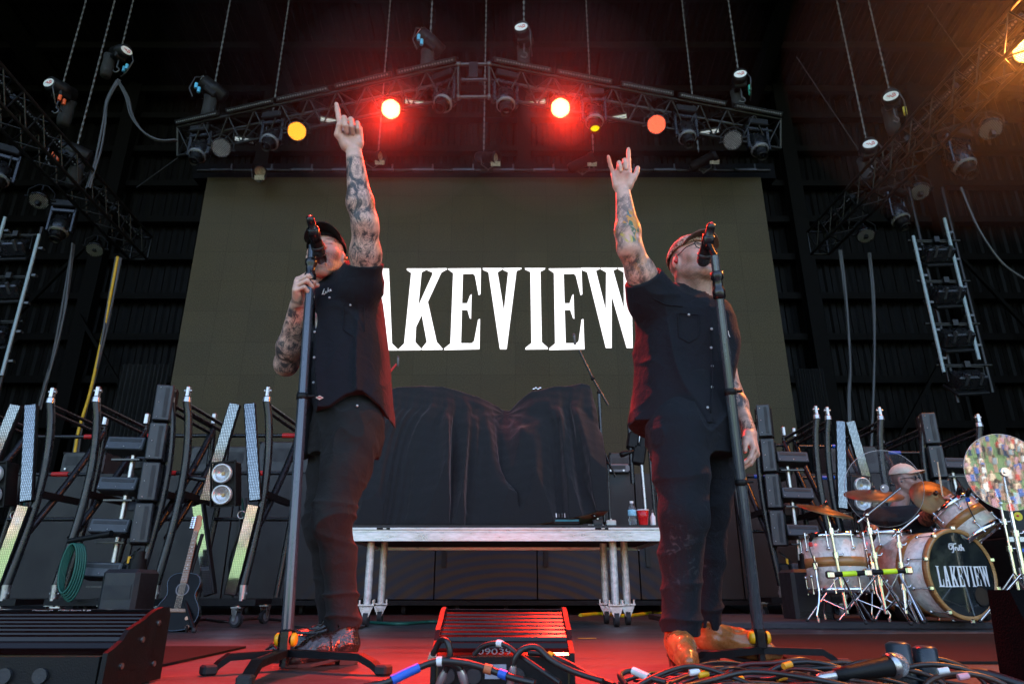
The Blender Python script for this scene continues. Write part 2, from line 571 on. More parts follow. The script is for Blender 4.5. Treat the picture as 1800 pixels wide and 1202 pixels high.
GL['W'] = ([(0, 40), (124, 40), (123, 48), (96, 60), (148, 320), (163, 70), (128, 50), (129, 40), (238, 40), (236, 48), (210, 58), (266, 310), (278, 70), (243, 50), (243, 40), (358, 40), (356, 48), (328, 60), (306, 557), (268, 557), (191, 225), (173, 557), (136, 557), (38, 70), (3, 55)], [])
WORD = (('L', -262), ('A', -30), ('K', 238), ('E', 527), ('V', 762), ('I', 1040), ('E', 1190), ('W', 1412))

# ---------------------------------------------------------------- the video screen
SY = 9.5
sl = P(303, 660, SY); sr = P(1392, 690, SY); st = P(850, 312, SY)
SX0, SX1, SZ1, SZ0 = sl.x, sr.x, st.z, 1.2
scr = thing('video_screen', 'huge dark LED video screen showing white LAKEVIEW letters', 'screen', ((SX0 + SX1) / 2, SY, SZ0))
def screen_material():
    m = pbr('led_panel', (0.060, 0.048, 0.0275), 0.6, var=.14, scale=.7, spec=.12)
    N = m.node_tree.nodes; L = m.node_tree.links
    b = N['Principled BSDF']
    old = b.inputs['Base Color'].links[0].from_socket
    tc = N.new('ShaderNodeTexCoord')
    sep = N.new('ShaderNodeSeparateXYZ'); L.new(tc.outputs['Object'], sep.inputs[0])
    cb = N.new('ShaderNodeCombineXYZ'); L.new(sep.outputs[0], cb.inputs[0]); L.new(sep.outputs[2], cb.inputs[1])
    br = N.new('ShaderNodeTexBrick'); br.offset = 0
    br.inputs['Scale'].default_value = 1.0; br.inputs['Brick Width'].default_value = .5; br.inputs['Row Height'].default_value = .5
    br.inputs['Mortar Size'].default_value = .0025
    br.inputs['Color1'].default_value = (.92, .92, .93, 1); br.inputs['Color2'].default_value = (1.05, 1.05, 1.05, 1); br.inputs['Mortar'].default_value = (.6, .6, .6, 1)
    L.new(cb.outputs[0], br.inputs['Vector'])
    nz = N.new('ShaderNodeTexNoise'); nz.inputs['Scale'].default_value = 70; nz.inputs['Detail'].default_value = 3
    L.new(tc.outputs['Object'], nz.inputs['Vector'])
    mr = N.new('ShaderNodeMapRange'); mr.inputs['From Min'].default_value = .25; mr.inputs['From Max'].default_value = .75; mr.inputs['To Min'].default_value = .5; mr.inputs['To Max'].default_value = 1.5
    L.new(nz.outputs[0], mr.inputs[0])
    m1 = N.new('ShaderNodeMix'); m1.data_type = 'RGBA'; m1.blend_type = 'MULTIPLY'; m1.inputs[0].default_value = 1
    m2 = N.new('ShaderNodeMix'); m2.data_type = 'RGBA'; m2.blend_type = 'MULTIPLY'; m2.inputs[0].default_value = 1
    L.new(old, m1.inputs[6]); L.new(br.outputs[0], m1.inputs[7])
    L.new(m1.outputs[2], m2.inputs[6]); L.new(mr.outputs[0], m2.inputs[7])
    L.new(m2.outputs[2], b.inputs['Base Color'])
    return m
so = scr.location
mb = MB(so); mb.box(((SX0 + SX1) / 2, SY + .06, (SZ0 + SZ1) / 2), (SX1 - SX0, .12, SZ1 - SZ0))
mb.build('display_panel', screen_material(), scr)
mb = MB(so)
for x in (SX0 + .05, SX1 - .05):
    mb.box((x, SY + .19, (SZ0 + SZ1) / 2), (.08, .12, SZ1 - SZ0))
for k in range(5):
    z = SZ0 + .1 + k * (SZ1 - SZ0 - .2) / 4
    mb.box(((SX0 + SX1) / 2, SY + .20, z), (SX1 - SX0 - .25, .1, .08))
mb.build('support_frame', M_BLACK, scr)
M_LETTER = emit('lit_white_led', (1.0, .97, .99), 0.36)
def crop_to_screen(cx, cy):
    u = 640 + cx * 490 / 1800.0; v = 460 + cy * 170 / 624.0
    return P(u, v, SY)
lt_, lb_ = crop_to_screen(800, 43), crop_to_screen(800, 568)
lx0, lx1 = crop_to_screen(238, 300).x, crop_to_screen(1770, 300).x
kx = (lx1 - lx0) / (1770 - 238); kz = (lt_.z - lb_.z) / 525.0
for ch, ox in WORD:
    poly, holes = GL[ch]
    mb = MB(so)
    fx = lambda a, b, t: (lx0 + (ox - 238 + a) * kx, SY - .004 + .002 - t, lb_.z + (568 - b) * kz)
    mb.prism(poly, fx, .004, holes)
    mb.build('letter', M_LETTER, scr)

# low video fascia with gear on top, below the screen
def fascia_material():
    m = pbr('dark_led_fascia', (0.014, 0.0135, 0.013), 0.6, var=.25, scale=3)
    N = m.node_tree.nodes; L = m.node_tree.links
    b = N['Principled BSDF']
    old = b.inputs['Base Color'].links[0].from_socket
    tc = N.new('ShaderNodeTexCoord')
    mp = N.new('ShaderNodeMapping'); mp.inputs['Location'].default_value = (0, 0, .55); mp.inputs['Scale'].default_value = (.85, 0, 1.5)
    L.new(tc.outputs['Object'], mp.inputs[0])
    ln = N.new('ShaderNodeVectorMath'); ln.operation = 'LENGTH'; L.new(mp.outputs[0], ln.inputs[0])
    sn = N.new('ShaderNodeMath'); sn.operation = 'MULTIPLY'; sn.inputs[1].default_value = 44; L.new(ln.outputs['Value'], sn.inputs[0])
    s2 = N.new('ShaderNodeMath'); s2.operation = 'SINE'; L.new(sn.outputs[0], s2.inputs[0])
    cr = N.new('ShaderNodeValToRGB')
    cr.color_ramp.elements[0].position = .1; cr.color_ramp.elements[0].color = (.012, .026, .055, 1)
    cr.color_ramp.elements[1].position = .9; cr.color_ramp.elements[1].color = (.075, .04, .012, 1)
    mr = N.new('ShaderNodeMapRange'); mr.inputs['From Min'].default_value = -1; L.new(s2.outputs[0], mr.inputs[0]); L.new(mr.outputs[0], cr.inputs[0])
    fd = N.new('ShaderNodeMapRange'); fd.inputs['From Min'].default_value = 1.0; fd.inputs['From Max'].default_value = 2.3; fd.inputs['To Min'].default_value = .85; fd.inputs['To Max'].default_value = 0
    L.new(ln.outputs['Value'], fd.inputs[0])
    mx = N.new('ShaderNodeMix'); mx.data_type = 'RGBA'
    L.new(fd.outputs[0], mx.inputs[0]); L.new(old, mx.inputs[6]); L.new(cr.outputs[0], mx.inputs[7])
    L.new(mx.outputs[2], b.inputs['Base Color'])
    return m
FY = 8.0
fz1 = P(900, 832, FY).z
fas = thing('riser_fascia', 'long low dark LED fascia wall on castors below the screen', 'riser', (0, FY, 0))
M_FASC = fascia_material()
edges = [-5.6, -4.4, -3.2, -2.0, -.86, .28, 1.42, 2.56, 3.7, 4.9, 6.1]
for a, b in zip(edges[:-1], edges[1:]):
    mb = MB(fas.location); mb.box(((a + b) / 2, FY + .05, (fz1 + .16) / 2), (b - a - .012, .1, fz1 - .16), bevel=.004)
    mb.build('panel', M_FASC, fas)
mb = MB(fas.location); mb.box((.25, FY + .62, fz1 - .03), (11.7, 1.0, .06)); mb.build('deck', M_BLACK, fas)
mb = MB(fas.location); mb.box((.25, FY + .04, .125), (11.7, .08, .05)); mb.build('bottom_rail', M_BLACK, fas)
for e in edges[1:-1:1]:
    mb = MB(fas.location); mb.box((e + .1, FY - .012, .75), (.05, .015, .5)); mb.build('hinge_plate', M_TRUSS, fas)
    for dx in (-.35, .25):
        mb = MB(fas.location)
        mb.cyl((e + dx - .02, FY + .2, .056), (e + dx + .02, FY + .2, .056), .055, 14)
        mb.box((e + dx, FY + .2, .1), (.06, .07, .02))
        mb.build('castor', M_RUBBER, fas)
# ================================================================ rigging overhead
def truss_parts(root, a, b, wv, dv, bays, rchord=.025, rl=.012, bright=None, square=False):
    """triangular truss from a to b; wv to the second top chord, dv to the bottom chord"""
    o = root.location
    a = Vector(a); b = Vector(b); wv = Vector(wv); dv = Vector(dv)
    offs = [Vector(), wv, dv] if not square else [Vector(), wv, dv, dv + wv]
    for i, q in enumerate(offs):
        m = MB(o); m.cyl(a + q, b + q, rchord, 10)
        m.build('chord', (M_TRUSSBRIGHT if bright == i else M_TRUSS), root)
    m = MB(o)
    pairs = ((0, 1), (0, 2), (1, 2)) if not square else ((0, 1), (0, 2), (2, 3), (1, 3))
    for i, j in pairs:
        for k in range(bays):
            t0, t1, t2 = k / bays, (k + .5) / bays, (k + 1) / bays
            m.cyl(a.lerp(b, t0) + offs[i], a.lerp(b, t1) + offs[j], rl, 6, False)
            m.cyl(a.lerp(b, t1) + offs[j], a.lerp(b, t2) + offs[i], rl, 6, False)
        for t in (0, 1):
            m.cyl(a.lerp(b, t) + offs[i], a.lerp(b, t) + offs[j], rchord * .9, 8, False)
    m.build('lacing', M_TRUSS, root)

TZ = 7.0
cA = G(832, 108, TZ); cL = G(312, 224, TZ); cR = G(1372, 210, TZ)
ctr = thing('chevron_truss', 'large chevron shaped lighting truss hanging above the screen', 'truss', cA)
mid_l = cA + (cL - cA).normalized() * .22
mid_r = cA + (cR - cA).normalized() * .22
WV, DV = V(0, .30, 0), V(0, .15, -.42)
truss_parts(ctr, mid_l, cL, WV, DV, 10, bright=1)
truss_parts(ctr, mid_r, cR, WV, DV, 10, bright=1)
m = MB(cA)
for q in (V(), WV, DV):
    m.cyl(mid_l + q, mid_r + q, .025, 10)
    for e in (mid_l, mid_r):
        m.sphere(e + q, .045, 10, 8)
for e in (mid_l, mid_r):
    m.cyl(e, e + WV, .02, 8); m.cyl(e, e + DV, .02, 8); m.cyl(e + WV, e + DV, .02, 8)
m.build('corner_block', M_TRUSSBRIGHT, ctr)
m = MB(cA); m.box((mid_l + mid_r) / 2 + V(0, -.03, -.12), (.12, .02, .26), bevel=.004); m.build('name_plate', M_BLACK, ctr)

def truss_y(u):
    """depth of the chevron truss under pixel column u"""
    e = cL if u < 832 else cR
    best = None
    for k in range(101):
        q = cA.lerp(e, k / 100)
        dep = q.y * math.cos(PITCH) + (q.z - CAMZ) * math.sin(PITCH)
        uu = 900 + FPX * q.x / dep
        if best is None or abs(uu - u) < best[0]:
            best = (abs(uu - u), q)
    return best[1]

# ---------------------------------------------------------------- lamps
M_LED_RED = (emit('lit_red_plate', (1.0, .10, .02), 2.2), emit('lit_red_led', (1.0, .42, .10), 3.4))
M_LED_ORANGE = (emit('lit_orange_plate', (.9, .16, .0), .34), emit('lit_orange_led', (1.0, .33, .02), .62))
M_LED_CORAL = (emit('lit_coral_plate', (.8, .05, .015), .30), emit('lit_coral_led', (1.0, .13, .06), .5))
M_LED_YELLOW = emit('lit_yellow_lens', (.9, .75, .0), .22)
M_LED_AMBER = (emit('lit_amber_plate', (1.0, .2, .02), 3), emit('lit_amber_led', (1.0, .36, .04), 6.0))

def spot(parent, pos, target, col, power, angle, blend=.5, r=.1):
    ld = bpy.data.lights.new('lamp_light', 'SPOT')
    ld.energy = power; ld.color = col; ld.spot_size = R(angle); ld.spot_blend = blend; ld.shadow_soft_size = r
    lo = bpy.data.objects.new('lamp_light', ld); COL.objects.link(lo)
    lo.location = Vector(pos) - parent.location
    lo.rotation_euler = (Vector(pos) - Vector(target)).to_track_quat('Z', 'Y').to_euler()
    lo.parent = parent
    return lo

def led_par(c, aim, label, lit=None, light=None, r=.128, hang=None, group='round LED par lamps'):
    """short drum-shaped LED par; aim: unit direction of the lens"""
    c = Vector(c); d = Vector(aim).normalized()
    root = thing('par_lamp', label, 'stage light', c, 0, group)
    m = MB(c)
    m.lathe(c, d, [(0, -.24), (.06, -.24), (.075, -.20), (.1, -.13), (r + .012, -.05), (r + .012, .0), (r + .002, .004), (r - .004, -.006)], 26)
    m.build('housing', M_BLACKGLOSS, root)
    m = MB(c); m.disc(c - d * .008, d, r - .004, 28); m.build('lens_plate', M_DARKGREY if lit is None else lit[0], root)
    x, y, z = basis(d)
    m = MB(c)
    s = r * .172
    for i in range(-6, 7):
        for j in range(-7, 8):
            px = (i + .5 * (j % 2)) * s; py = j * s * .866
            if px * px + py * py < (r - s * .32) ** 2:
                m.cone(c + x * px + y * py - d * .008, c + x * px + y * py + d * .006, s * .38, s * .28, 7, True)
    m.build('led_lenses', M_LENSOFF if lit is None else lit[1], root, kind='stuff')
    side = x if abs(x.z) < abs(y.z) else y
    side = Vector((side.x, side.y, 0)).normalized()
    m = MB(c)
    top = c - d * .08 + V(0, 0, .22)
    for sg in (-1, 1):
        p = c - d * .08 + side * (sg * (r + .035))
        m.tube([p - d * .0, p + V(0, 0, .12), top + side * (sg * .06), top], .011, 6)
        m.cyl(p - side * (sg * .03), p + side * (sg * .03), .022, 8)
    m.build('yoke', M_BLACK, root)
    hp = Vector(hang) if hang is not None else top + V(0, 0, .08)
    m = MB(c); m.cyl(top, hp, .014, 8); m.box(hp, (.05, .06, .06)); m.build('clamp', M_TRUSS, root)
    if light:
        spot(root, c + d * .03, light[0], light[1], light[2], light[3], light[4] if len(light) > 4 else .5)
        spot(root, c + d * .03, c + d, light[1], light[5], 165, .4)         # spill in all forward directions
    return root

def moving_head(c, aim, label, lens=None, scale=1.0, hang=None, group='moving head spotlights'):
    """base under the truss, yoke arms, tapering head with lens barrel; c is the head's centre"""
    c = Vector(c); d = Vector(aim).normalized(); S = scale
    root = thing('moving_head_light', label, 'stage light', c, 0, group)
    x, y, z = basis(d)
    side = d.cross(V(0, 0, 1))
    if side.length < .1: side = V(1, 0, 0)
    side.normalize(); up2 = side.cross(d)
    def ring(h, w, t, n=20):
        pts = []
        for i in range(n):
            a = 2 * math.pi * i / n
            ca, sa = math.cos(a), math.sin(a)
            q = (abs(ca) ** 3.2 + abs(sa) ** 3.2) ** (-1 / 3.2)
            pts.append(c + d * (h * S) + side * (w * S * ca * q) + up2 * (t * S * sa * q))
        return pts
    def loft(rings, capend=True):
        m = MB(c); n = 20
        pts = [p for r in rings for p in r]
        fs = []
        for j in range(len(rings) - 1):
            for i in range(n):
                fs.append((j * n + i, j * n + (i + 1) % n, (j + 1) * n + (i + 1) % n, (j + 1) * n + i))
        m.add(pts, fs, True); m.add(rings[0], [tuple(range(n))])
        if capend: m.add(rings[-1], [tuple(range(n))])
        return m
    m = loft([ring(-.23, .07, .07), ring(-.21, .115, .115), ring(-.10, .135, .14), ring(.06, .13, .135), ring(.10, .115, .115), ring(.12, .10, .10)])
    head = m.build('head', M_BLACKGLOSS, root)
    # grey shoulder band with chevron cheeks
    m = MB(c)
    for sg in (-1, 1):
        m.box(c + d * (.02 * S) + side * (sg * .128 * S), (.02 * S, .13 * S, .05 * S), Matrix((side, d, up2)).transposed(), .006)
    m.lathe(c, d, [(.128 * S, .072 * S), (.139 * S, .078 * S), (.139 * S, .098 * S), (.118 * S, .112 * S)], 24)
    m.build('grey_band', M_GREY, head)
    m = MB(c); m.lathe(c, d, [(.095 * S, .10 * S), (.088 * S, .18 * S), (.078 * S, .22 * S), (.085 * S, .225 * S), (.085 * S, .26 * S), (.07 * S, .26 * S), (.066 * S, .22 * S)], 24)
    m.build('lens_barrel', M_BLACK, head)
    m = MB(c)
    lp = [( .0001, .235 * S), (.03 * S, .233 * S), (.066 * S, .222 * S)]
    m.lathe(c, d, lp, 20); m.build('lens', lens or M_LENSDARK, head)
    arm = c - V(0, 0, 0)
    basec = c + V(0, 0, .30 * S)
    m = MB(c)
    for sg in (-1, 1):
        p0 = c + side * (sg * .175 * S); p1 = basec + side * (sg * .165 * S)
        mid = (p0 + p1) / 2
        m.box(mid, (.05 * S, .10 * S, (p1 - p0).length + .14 * S), Matrix((side, side.cross(V(0, 0, 1)), V(0, 0, 1))).transposed(), .012)
        m.cyl(c + side * (sg * .13 * S), c + side * (sg * .19 * S), .04 * S, 12)
    m.box(basec, (.36 * S, .12 * S, .07 * S), Matrix((side, side.cross(V(0, 0, 1)), V(0, 0, 1))).transposed(), .015)
    m.build('yoke', M_BLACKGLOSS, root)
    m = MB(c); m.box(basec + V(0, 0, .10 * S), (.33 * S, .24 * S, .12 * S), Matrix((side, side.cross(V(0, 0, 1)), V(0, 0, 1))).transposed(), .015)
    m.build('base', M_BLACK, root)
    hp = Vector(hang) if hang is not None else basec + V(0, 0, .26 * S)
    m = MB(c)
    for sg in (-.1, .1):
        m.cyl(basec + V(sg, 0, .14 * S), hp + V(sg, 0, 0), .012, 6)
    m.build('clamp', M_TRUSS, root)
    return root

def strobe_bar(c, label, w=.30, yaw=0.0, tilt=.5, group='compact strobe fixtures', hang=.2):
    c = Vector(c)
    root = thing('strobe_light', label, 'stage light', c, 0, group)
    M = Matrix.Rotation(yaw, 3, 'Z') @ Matrix.Rotation(tilt, 3, 'X')
    m = MB(c); m.box(c, (w, .12, .10), M, .01)
    body = m.build('housing', M_BLACK, root)
    f = M @ V(0, -1, 0)
    m = MB(c)
    n_ = M @ V(0, -.064, 0)
    m.box(c + n_ + M @ V(0, 0, -.012), (w * .86, .006, .055), M)
    m.build('reflector', pbr('strobe_reflector', (.5, .5, .5), .18, .7), root)
    m = MB(c); m.cyl(c + n_ + M @ V(-w * .38, -.012, -.012), c + n_ + M @ V(w * .38, -.012, -.012), .007, 8); m.build('flash_tube', M_WHITE, root)
    m = MB(c)
    for sg in (-1, 1):
        p = c + M @ V(sg * (w / 2 + .012), 0, 0)
        m.tube([p, p + V(0, 0, hang * .7), c + V(0, 0, hang)], .009, 6)
    m.build('yoke', M_TRUSS, root)
    return root

def led_bar(a, b, label, group, off=(0, 0, 0)):
    """metre-long linear LED batten clamped on the front chord"""
    a = Vector(a) + Vector(off); b = Vector(b) + Vector(off)
    c = (a + b) / 2
    root = thing('led_batten', label, 'stage light', c, 0, group)
    d = (b - a).normalized(); L_ = (b - a).length
    toward = (V(0, 0, CAMZ + 1) - c).normalized()
    f = (toward - d * toward.dot(d)).normalized()
    u = d.cross(f)
    M = Matrix((d, f, u)).transposed()
    m = MB(c); m.box(c, (L_, .085, .075), M, .006); m.build('housing', M_BLACK, root)
    m = MB(c); m.box(c + f * .0435, (L_ * .97, .004, .058), M); m.build('lens_strip', pbr('frosted_strip', (.012, .012, .012), .35, var=.1, spec=.2), root)
    m = MB(c)
    n = 20
    for i in range(n):
        p = c + d * (L_ * (.47) * (2 * (i + .5) / n - 1)) + f * .046
        m.cone(p, p + f * .006, .015, .011, 8)
    m.build('led_lenses', pbr('small_unlit_lens', (.12, .12, .12), .25), root, kind='stuff')
    m = MB(c)
    for t in (-.36, .36):
        q = c + d * (L_ * t) - f * .045
        m.box(q - f * .02, (.03, .05, .05), M)
    m.build('bracket', M_TRUSS, root)
    return root

def chain_mesh(m, a, b, pitch=.055, w=.017):
    a = Vector(a); b = Vector(b)
    n = max(2, int((b - a).length / pitch))
    x, y, z = basis(b - a)
    for i in range(n):
        p = a.lerp(b, (i + .5) / n)
        s_, t_ = (x, y) if i % 2 else (y, x)
        m.box(p, (w * 1.5, w * .45, pitch * 1.16), Matrix((s_, t_, z)).transposed())
M_CHAIN = pbr('dull_chain', (0.13, 0.12, 0.105), 0.5, .6)
M_BAG = pbr('black_chain_bag', (.014, .014, .015), .85, bump=.6, bscale=25)

def hoist(c, label, yaw=0.0, s=1.0, tilt=0.0, top=None, tags=None, bag=1):
    c = Vector(c)
    root = thing('chain_hoist', label, 'chain hoist', c, 0, 'electric chain hoists')
    M = Matrix.Rotation(yaw, 3, 'Z') @ Matrix.Rotation(tilt, 3, 'Y')
    m = MB(c)
    ax = M @ V(1, 0, 0)
    m.lathe(c - ax * .21 * s, ax, [(0, 0), (.09 * s, 0), (.115 * s, .02 * s), (.118 * s, .17 * s), (.125 * s, .18 * s), (.125 * s, .26 * s), (.118 * s, .27 * s), (.115 * s, .40 * s), (.09 * s, .42 * s), (0, .42 * s)], 20)
    m.box(c + M @ V(0, 0, -.08 * s), (.2 * s, .2 * s, .16 * s), M, .02)
    m.build('motor', M_BLACK, root)
    m = MB(c)
    e = c - ax * .212 * s
    y_, z_ = M @ V(0, 1, 0), M @ V(0, 0, 1)
    oval = [(math.cos(t * math.pi / 10) * .098 * s, math.sin(t * math.pi / 10) * .06 * s) for t in range(20)]
    m.prism(oval, lambda a, b, t: e + y_ * a + z_ * b - ax * t, .004)
    plate = m.build('name_plate', M_WHITE, root)
    m = MB(c)
    pth = [(-.055, -.015), (-.05, .025), (-.03, .03), (-.025, .0), (-.045, -.01), (-.02, -.02), (0, .0), (.01, .02), (.02, -.01), (.035, .015), (.05, 0.01)]
    m.tube([e + y_ * (p[0] * s) + z_ * (p[1] * s) - ax * .006 for p in pth], .0055 * s, 5)
    m.build('logo', M_RED, plate)
    tp = Vector(top) if top is not None else c + V(0, 0, 6)
    m = MB(c); chain_mesh(m, c + V(0, 0, .09 * s), tp); m.build('chain', M_CHAIN, root)
    m = MB(c)
    m.cyl(c + V(0, 0, -.1 * s), c + V(0, 0, -.34 * s), .012, 8)
    m.tube([c + V(0, 0, -.34 * s) + V(.045 * math.sin(t), 0, -.045 + .045 * math.cos(t)) for t in [k * .5 for k in range(10)]], .012, 6)
    m.build('hook', M_TRUSSBRIGHT, root)
    if bag:
        m = MB(c)
        bc = c + M @ V(.14 * s, .05 * s, -.30 * s)
        m.lathe(bc, (0, 0, 1), [(0, -.22 * s), (.085 * s, -.22 * s), (.10 * s, -.1 * s), (.095 * s, .12 * s), (.105 * s, .22 * s), (.09 * s, .215 * s), (.08 * s, .1 * s)], 14)
        m.build('chain_bag', M_BAG, root)
    m = MB(c)
    m.tube([c + M @ V(-.18 * s, -.1 * s, .02), c + M @ V(-.26 * s, -.14 * s, -.12 * s), c + M @ V(-.2 * s, -.13 * s, -.34 * s), c + M @ V(-.08 * s, -.12 * s, -.42 * s)], .011, 6)
    m.build('power_lead', M_CABLE, root)
    if tags:
        m = MB(c)
        for k in (0, 1):
            q = c + M @ V(-.14 * s + .07 * k, -.13 * s, -.27 * s - .03 * k)
            m.cyl(q, q + V(0, 0, .09), .025, 10)
        m.build('cable_tag', tags, root)
    return root

# battens along the chevron
def along(u0, u1):
    return truss_y(u0), truss_y(u1)
off = V(0, -.05, .05)
ords = ('outermost', 'second from the end', 'middle', 'second from the apex', 'innermost')
for i, (ua, ub) in enumerate(((308, 386), (400, 482), (491, 580), (592, 686), (698, 802))):
    a, b = along(ua, ub)
    led_bar(a, b, 'LED batten on the chevron truss left arm, %s of five' % ords[i], 'LED battens on the chevron truss', off)
for i, (ua, ub) in enumerate(((866, 966), (980, 1076), (1091, 1180), (1192, 1276), (1290, 1371))):
    a, b = along(ua, ub)
    led_bar(a, b, 'LED batten on the chevron truss right arm, %s of five' % ords[4 - i], 'LED battens on the chevron truss', off)

TOCAM = lambda p, t=V(0, 0, .8): (t - Vector(p)).normalized()
def on_truss(u, v, dy=-.02):
    q = truss_y(u)
    return P(u, v, q.y + .15 + dy), Vector((q.x, q.y + .15, q.z - .42))

RED = (1.0, .025, .012)
for (u, v, lab, mat, light) in (
    (389, 260, 'unlit LED par lamp near the left end of the chevron truss', None, None),
    (522, 231, 'orange glowing LED par lamp on the left arm of the chevron truss', M_LED_ORANGE, None),
    (687, 192, 'bright red glowing LED par lamp left of the truss apex', M_LED_RED, ((-.9, 1.2, 0), RED, 1150, 38, .85, 60)),
    (985, 190, 'bright red glowing LED par lamp right of the truss apex', M_LED_RED, ((1.0, 1.2, 0), RED, 1150, 38, .85, 60)),
    (1154, 219, 'coral red glowing LED par lamp on the right arm of the chevron truss', M_LED_CORAL, None),
    (1288, 247, 'unlit LED par lamp near the right end of the chevron truss', None, None)):
    p, h = on_truss(u, v, -.28)
    led_par(p, TOCAM(p, V(0, 0, .4)), lab, mat, light, hang=h + V(0, .1, 0))
for (u, v, aim, lab, lens) in (
    (350, 268, (-.05, -.35, -.93), 'dark moving head spotlight at the far left end of the chevron truss', None),
    (478, 246, (-.1, -.5, -.86), 'dark moving head spotlight left of the orange par lamp', None),
    (782, 178, (-.25, -.45, -.85), 'dark moving head spotlight just left of the truss apex', None),
    (888, 178, (.08, -.25, -.95), 'dark moving head spotlight just right of the truss apex', None),
    (1044, 208, (0, -.25, -.96), 'moving head spotlight with yellow glowing lens', M_LED_YELLOW),
    (1206, 236, (.05, -.3, -.95), 'dark moving head spotlight right of the coral red par lamp', None),
    (1333, 258, (.05, -.3, -.95), 'dark moving head spotlight at the far right end of the chevron truss', None)):
    p, h = on_truss(u, v)
    moving_head(p, aim, lab, lens, .95, hang=h)
for (u, v, lab, yaw) in ((430, 246, 'compact strobe between unlit par and moving head on the left truss arm', .3), (580, 212, 'compact strobe right of the orange par lamp behind the pointing finger', .3),
                    (728, 181, 'compact strobe right of the left red par lamp', .25), (944, 181, 'compact strobe left of the right red par lamp', -.25),
                    (1086, 207, 'compact strobe right of the yellow moving head', -.3), (1247, 232, 'compact strobe left of the unlit par lamp on the right truss arm', -.3)):
    p, h = on_truss(u, v, .08)
    strobe_bar(p, lab, .30, yaw)

# hoists over the chevron
M_TAGBLUE = pbr('blue_tag', (.1, .45, .7), .5); M_TAGRED = pbr('orange_tag', (.8, .12, .03), .5); M_TAGYEL = pbr('yellow_tag', (.75, .7, .1), .5); M_TAGGRN = pbr('green_tag', (.05, .4, .3), .5)
for (u, v, lab, yaw, tg, tu, s, tilt) in ((376, 158, 'black chain hoist above the left end of the chevron truss', .5, M_TAGBLUE, 396, 1.0, .5), (756, 76, 'black chain hoist just left of the truss apex', .6, M_TAGBLUE, 757, 1.0, .45),
                            (921, 62, 'black chain hoist with white name plate right of the truss apex', 1.35, None, 917, .95, -.2), (1300, 142, 'black chain hoist with white name plate above the right end of the chevron truss', 1.3, M_TAGGRN, 1285, .95, -.2)):
    q = truss_y(u)
    c = P(u, v, q.y + .15)
    hoist(c, lab, yaw, s, tilt, top=(c.x + (tu - u) * .0, c.y, 13.0), tags=tg)

def hang_chain(u, v1, Y, label, z1=13.0):
    c = P(u, v1, Y)
    m = MB(c); chain_mesh(m, c, (c.x, c.y, z1)); o = m.build('hoist_chain', M_CHAIN); o.location = c
    tag(o, label, 'chain', 'loose hoist chains')
for (u, v, lab) in ((480, 195, 'hanging chain passing behind the left arm of the chevron truss'), (665, 268, 'hanging chain reaching down behind the raised tattooed forearm'),
                    (850, 288, 'hanging chain in the middle reaching down to the top of the screen'), (1043, 268, 'hanging chain reaching down above the pointing hand on the right'), (1228, 268, 'hanging chain reaching down behind the right arm of the chevron truss')):
    hang_chain(u, v, 9.3, lab)

# pipe and small spotlights along the top edge of the screen
pz = P(850, 300, 9.35)
pipe = thing('header_pipe', 'dark header pipe running along the top edge of the screen', 'pipe', pz)
m = MB(pz); m.cyl((SX0 - .1, 9.35, pz.z), (SX1 + .1, 9.35, pz.z), .03, 10); m.build('pipe', M_TRUSS, pipe)
m = MB(pz); m.box(((SX0 + SX1) / 2, 9.75, pz.z + .18), (SX1 - SX0 + .6, .25, .28)); m.build('header_beam', M_ROOF, pipe)
for k in range(14):
    x = SX0 + .3 + k * (SX1 - SX0 - .6) / 13
    m = MB(pz); m.box((x, 9.33, pz.z - .01), (.34, .06, .035)); m.cyl((x + .15, 9.31, pz.z), (x + .15, 9.31, pz.z + .09), .014, 8); m.build('bracket', M_TRUSSBRIGHT, pipe)
M_GEL = pbr('warm_lens', (.30, .27, .19), .25, var=.4, scale=30)
def spotlight(u, v, aim, lab):
    c = P(u, v, 9.2); d = Vector(aim).normalized()
    root = thing('spotlight', lab, 'stage light', c, 0, 'small spotlights above the screen')
    m = MB(c); m.lathe(c, d, [(0, -.24), (.07, -.24), (.085, -.2), (.085, .12), (.1, .13), (.1, .2), (.09, .2), (.085, .13)], 16); m.build('barrel', M_BLACK, root)
    m = MB(c); m.disc(c + d * .135, d, .084, 18); m.build('lens', M_GEL, root)
    m = MB(c); m.box(c + d * .16 - V(0, 0, .11), (.15, .01, .07), Matrix.Rotation(.5, 3, 'X')); m.build('barn_door', M_GEL, root)
    m = MB(c); m.tube([c + V(-.11, 0, 0), c + V(-.11, .05, -.1), c + V(0, .1, -.16), c + V(.11, .05, -.1), c + V(.11, 0, 0)], .011, 6); m.cyl(c + V(0, .1, -.16), (c.x, 9.33, pz.z), .015, 8); m.build('yoke', M_TRUSSBRIGHT, root)
for (u, v, aim, lab) in ((655, 275, (.8, -.4, -.3), 'small spotlight above the screen just right of the raised left wrist'), (858, 277, (.75, -.5, -.4), 'small spotlight above the middle of the screen'),
                         (1024, 286, (.85, -.35, .25), 'small spotlight above the screen left of the horned hand'), (1238, 283, (.85, -.35, .3), 'small spotlight above the right part of the screen'), (455, 300, (.4, -.6, -.5), 'small spotlight above the left part of the screen')):
    spotlight(u, v, aim, lab)

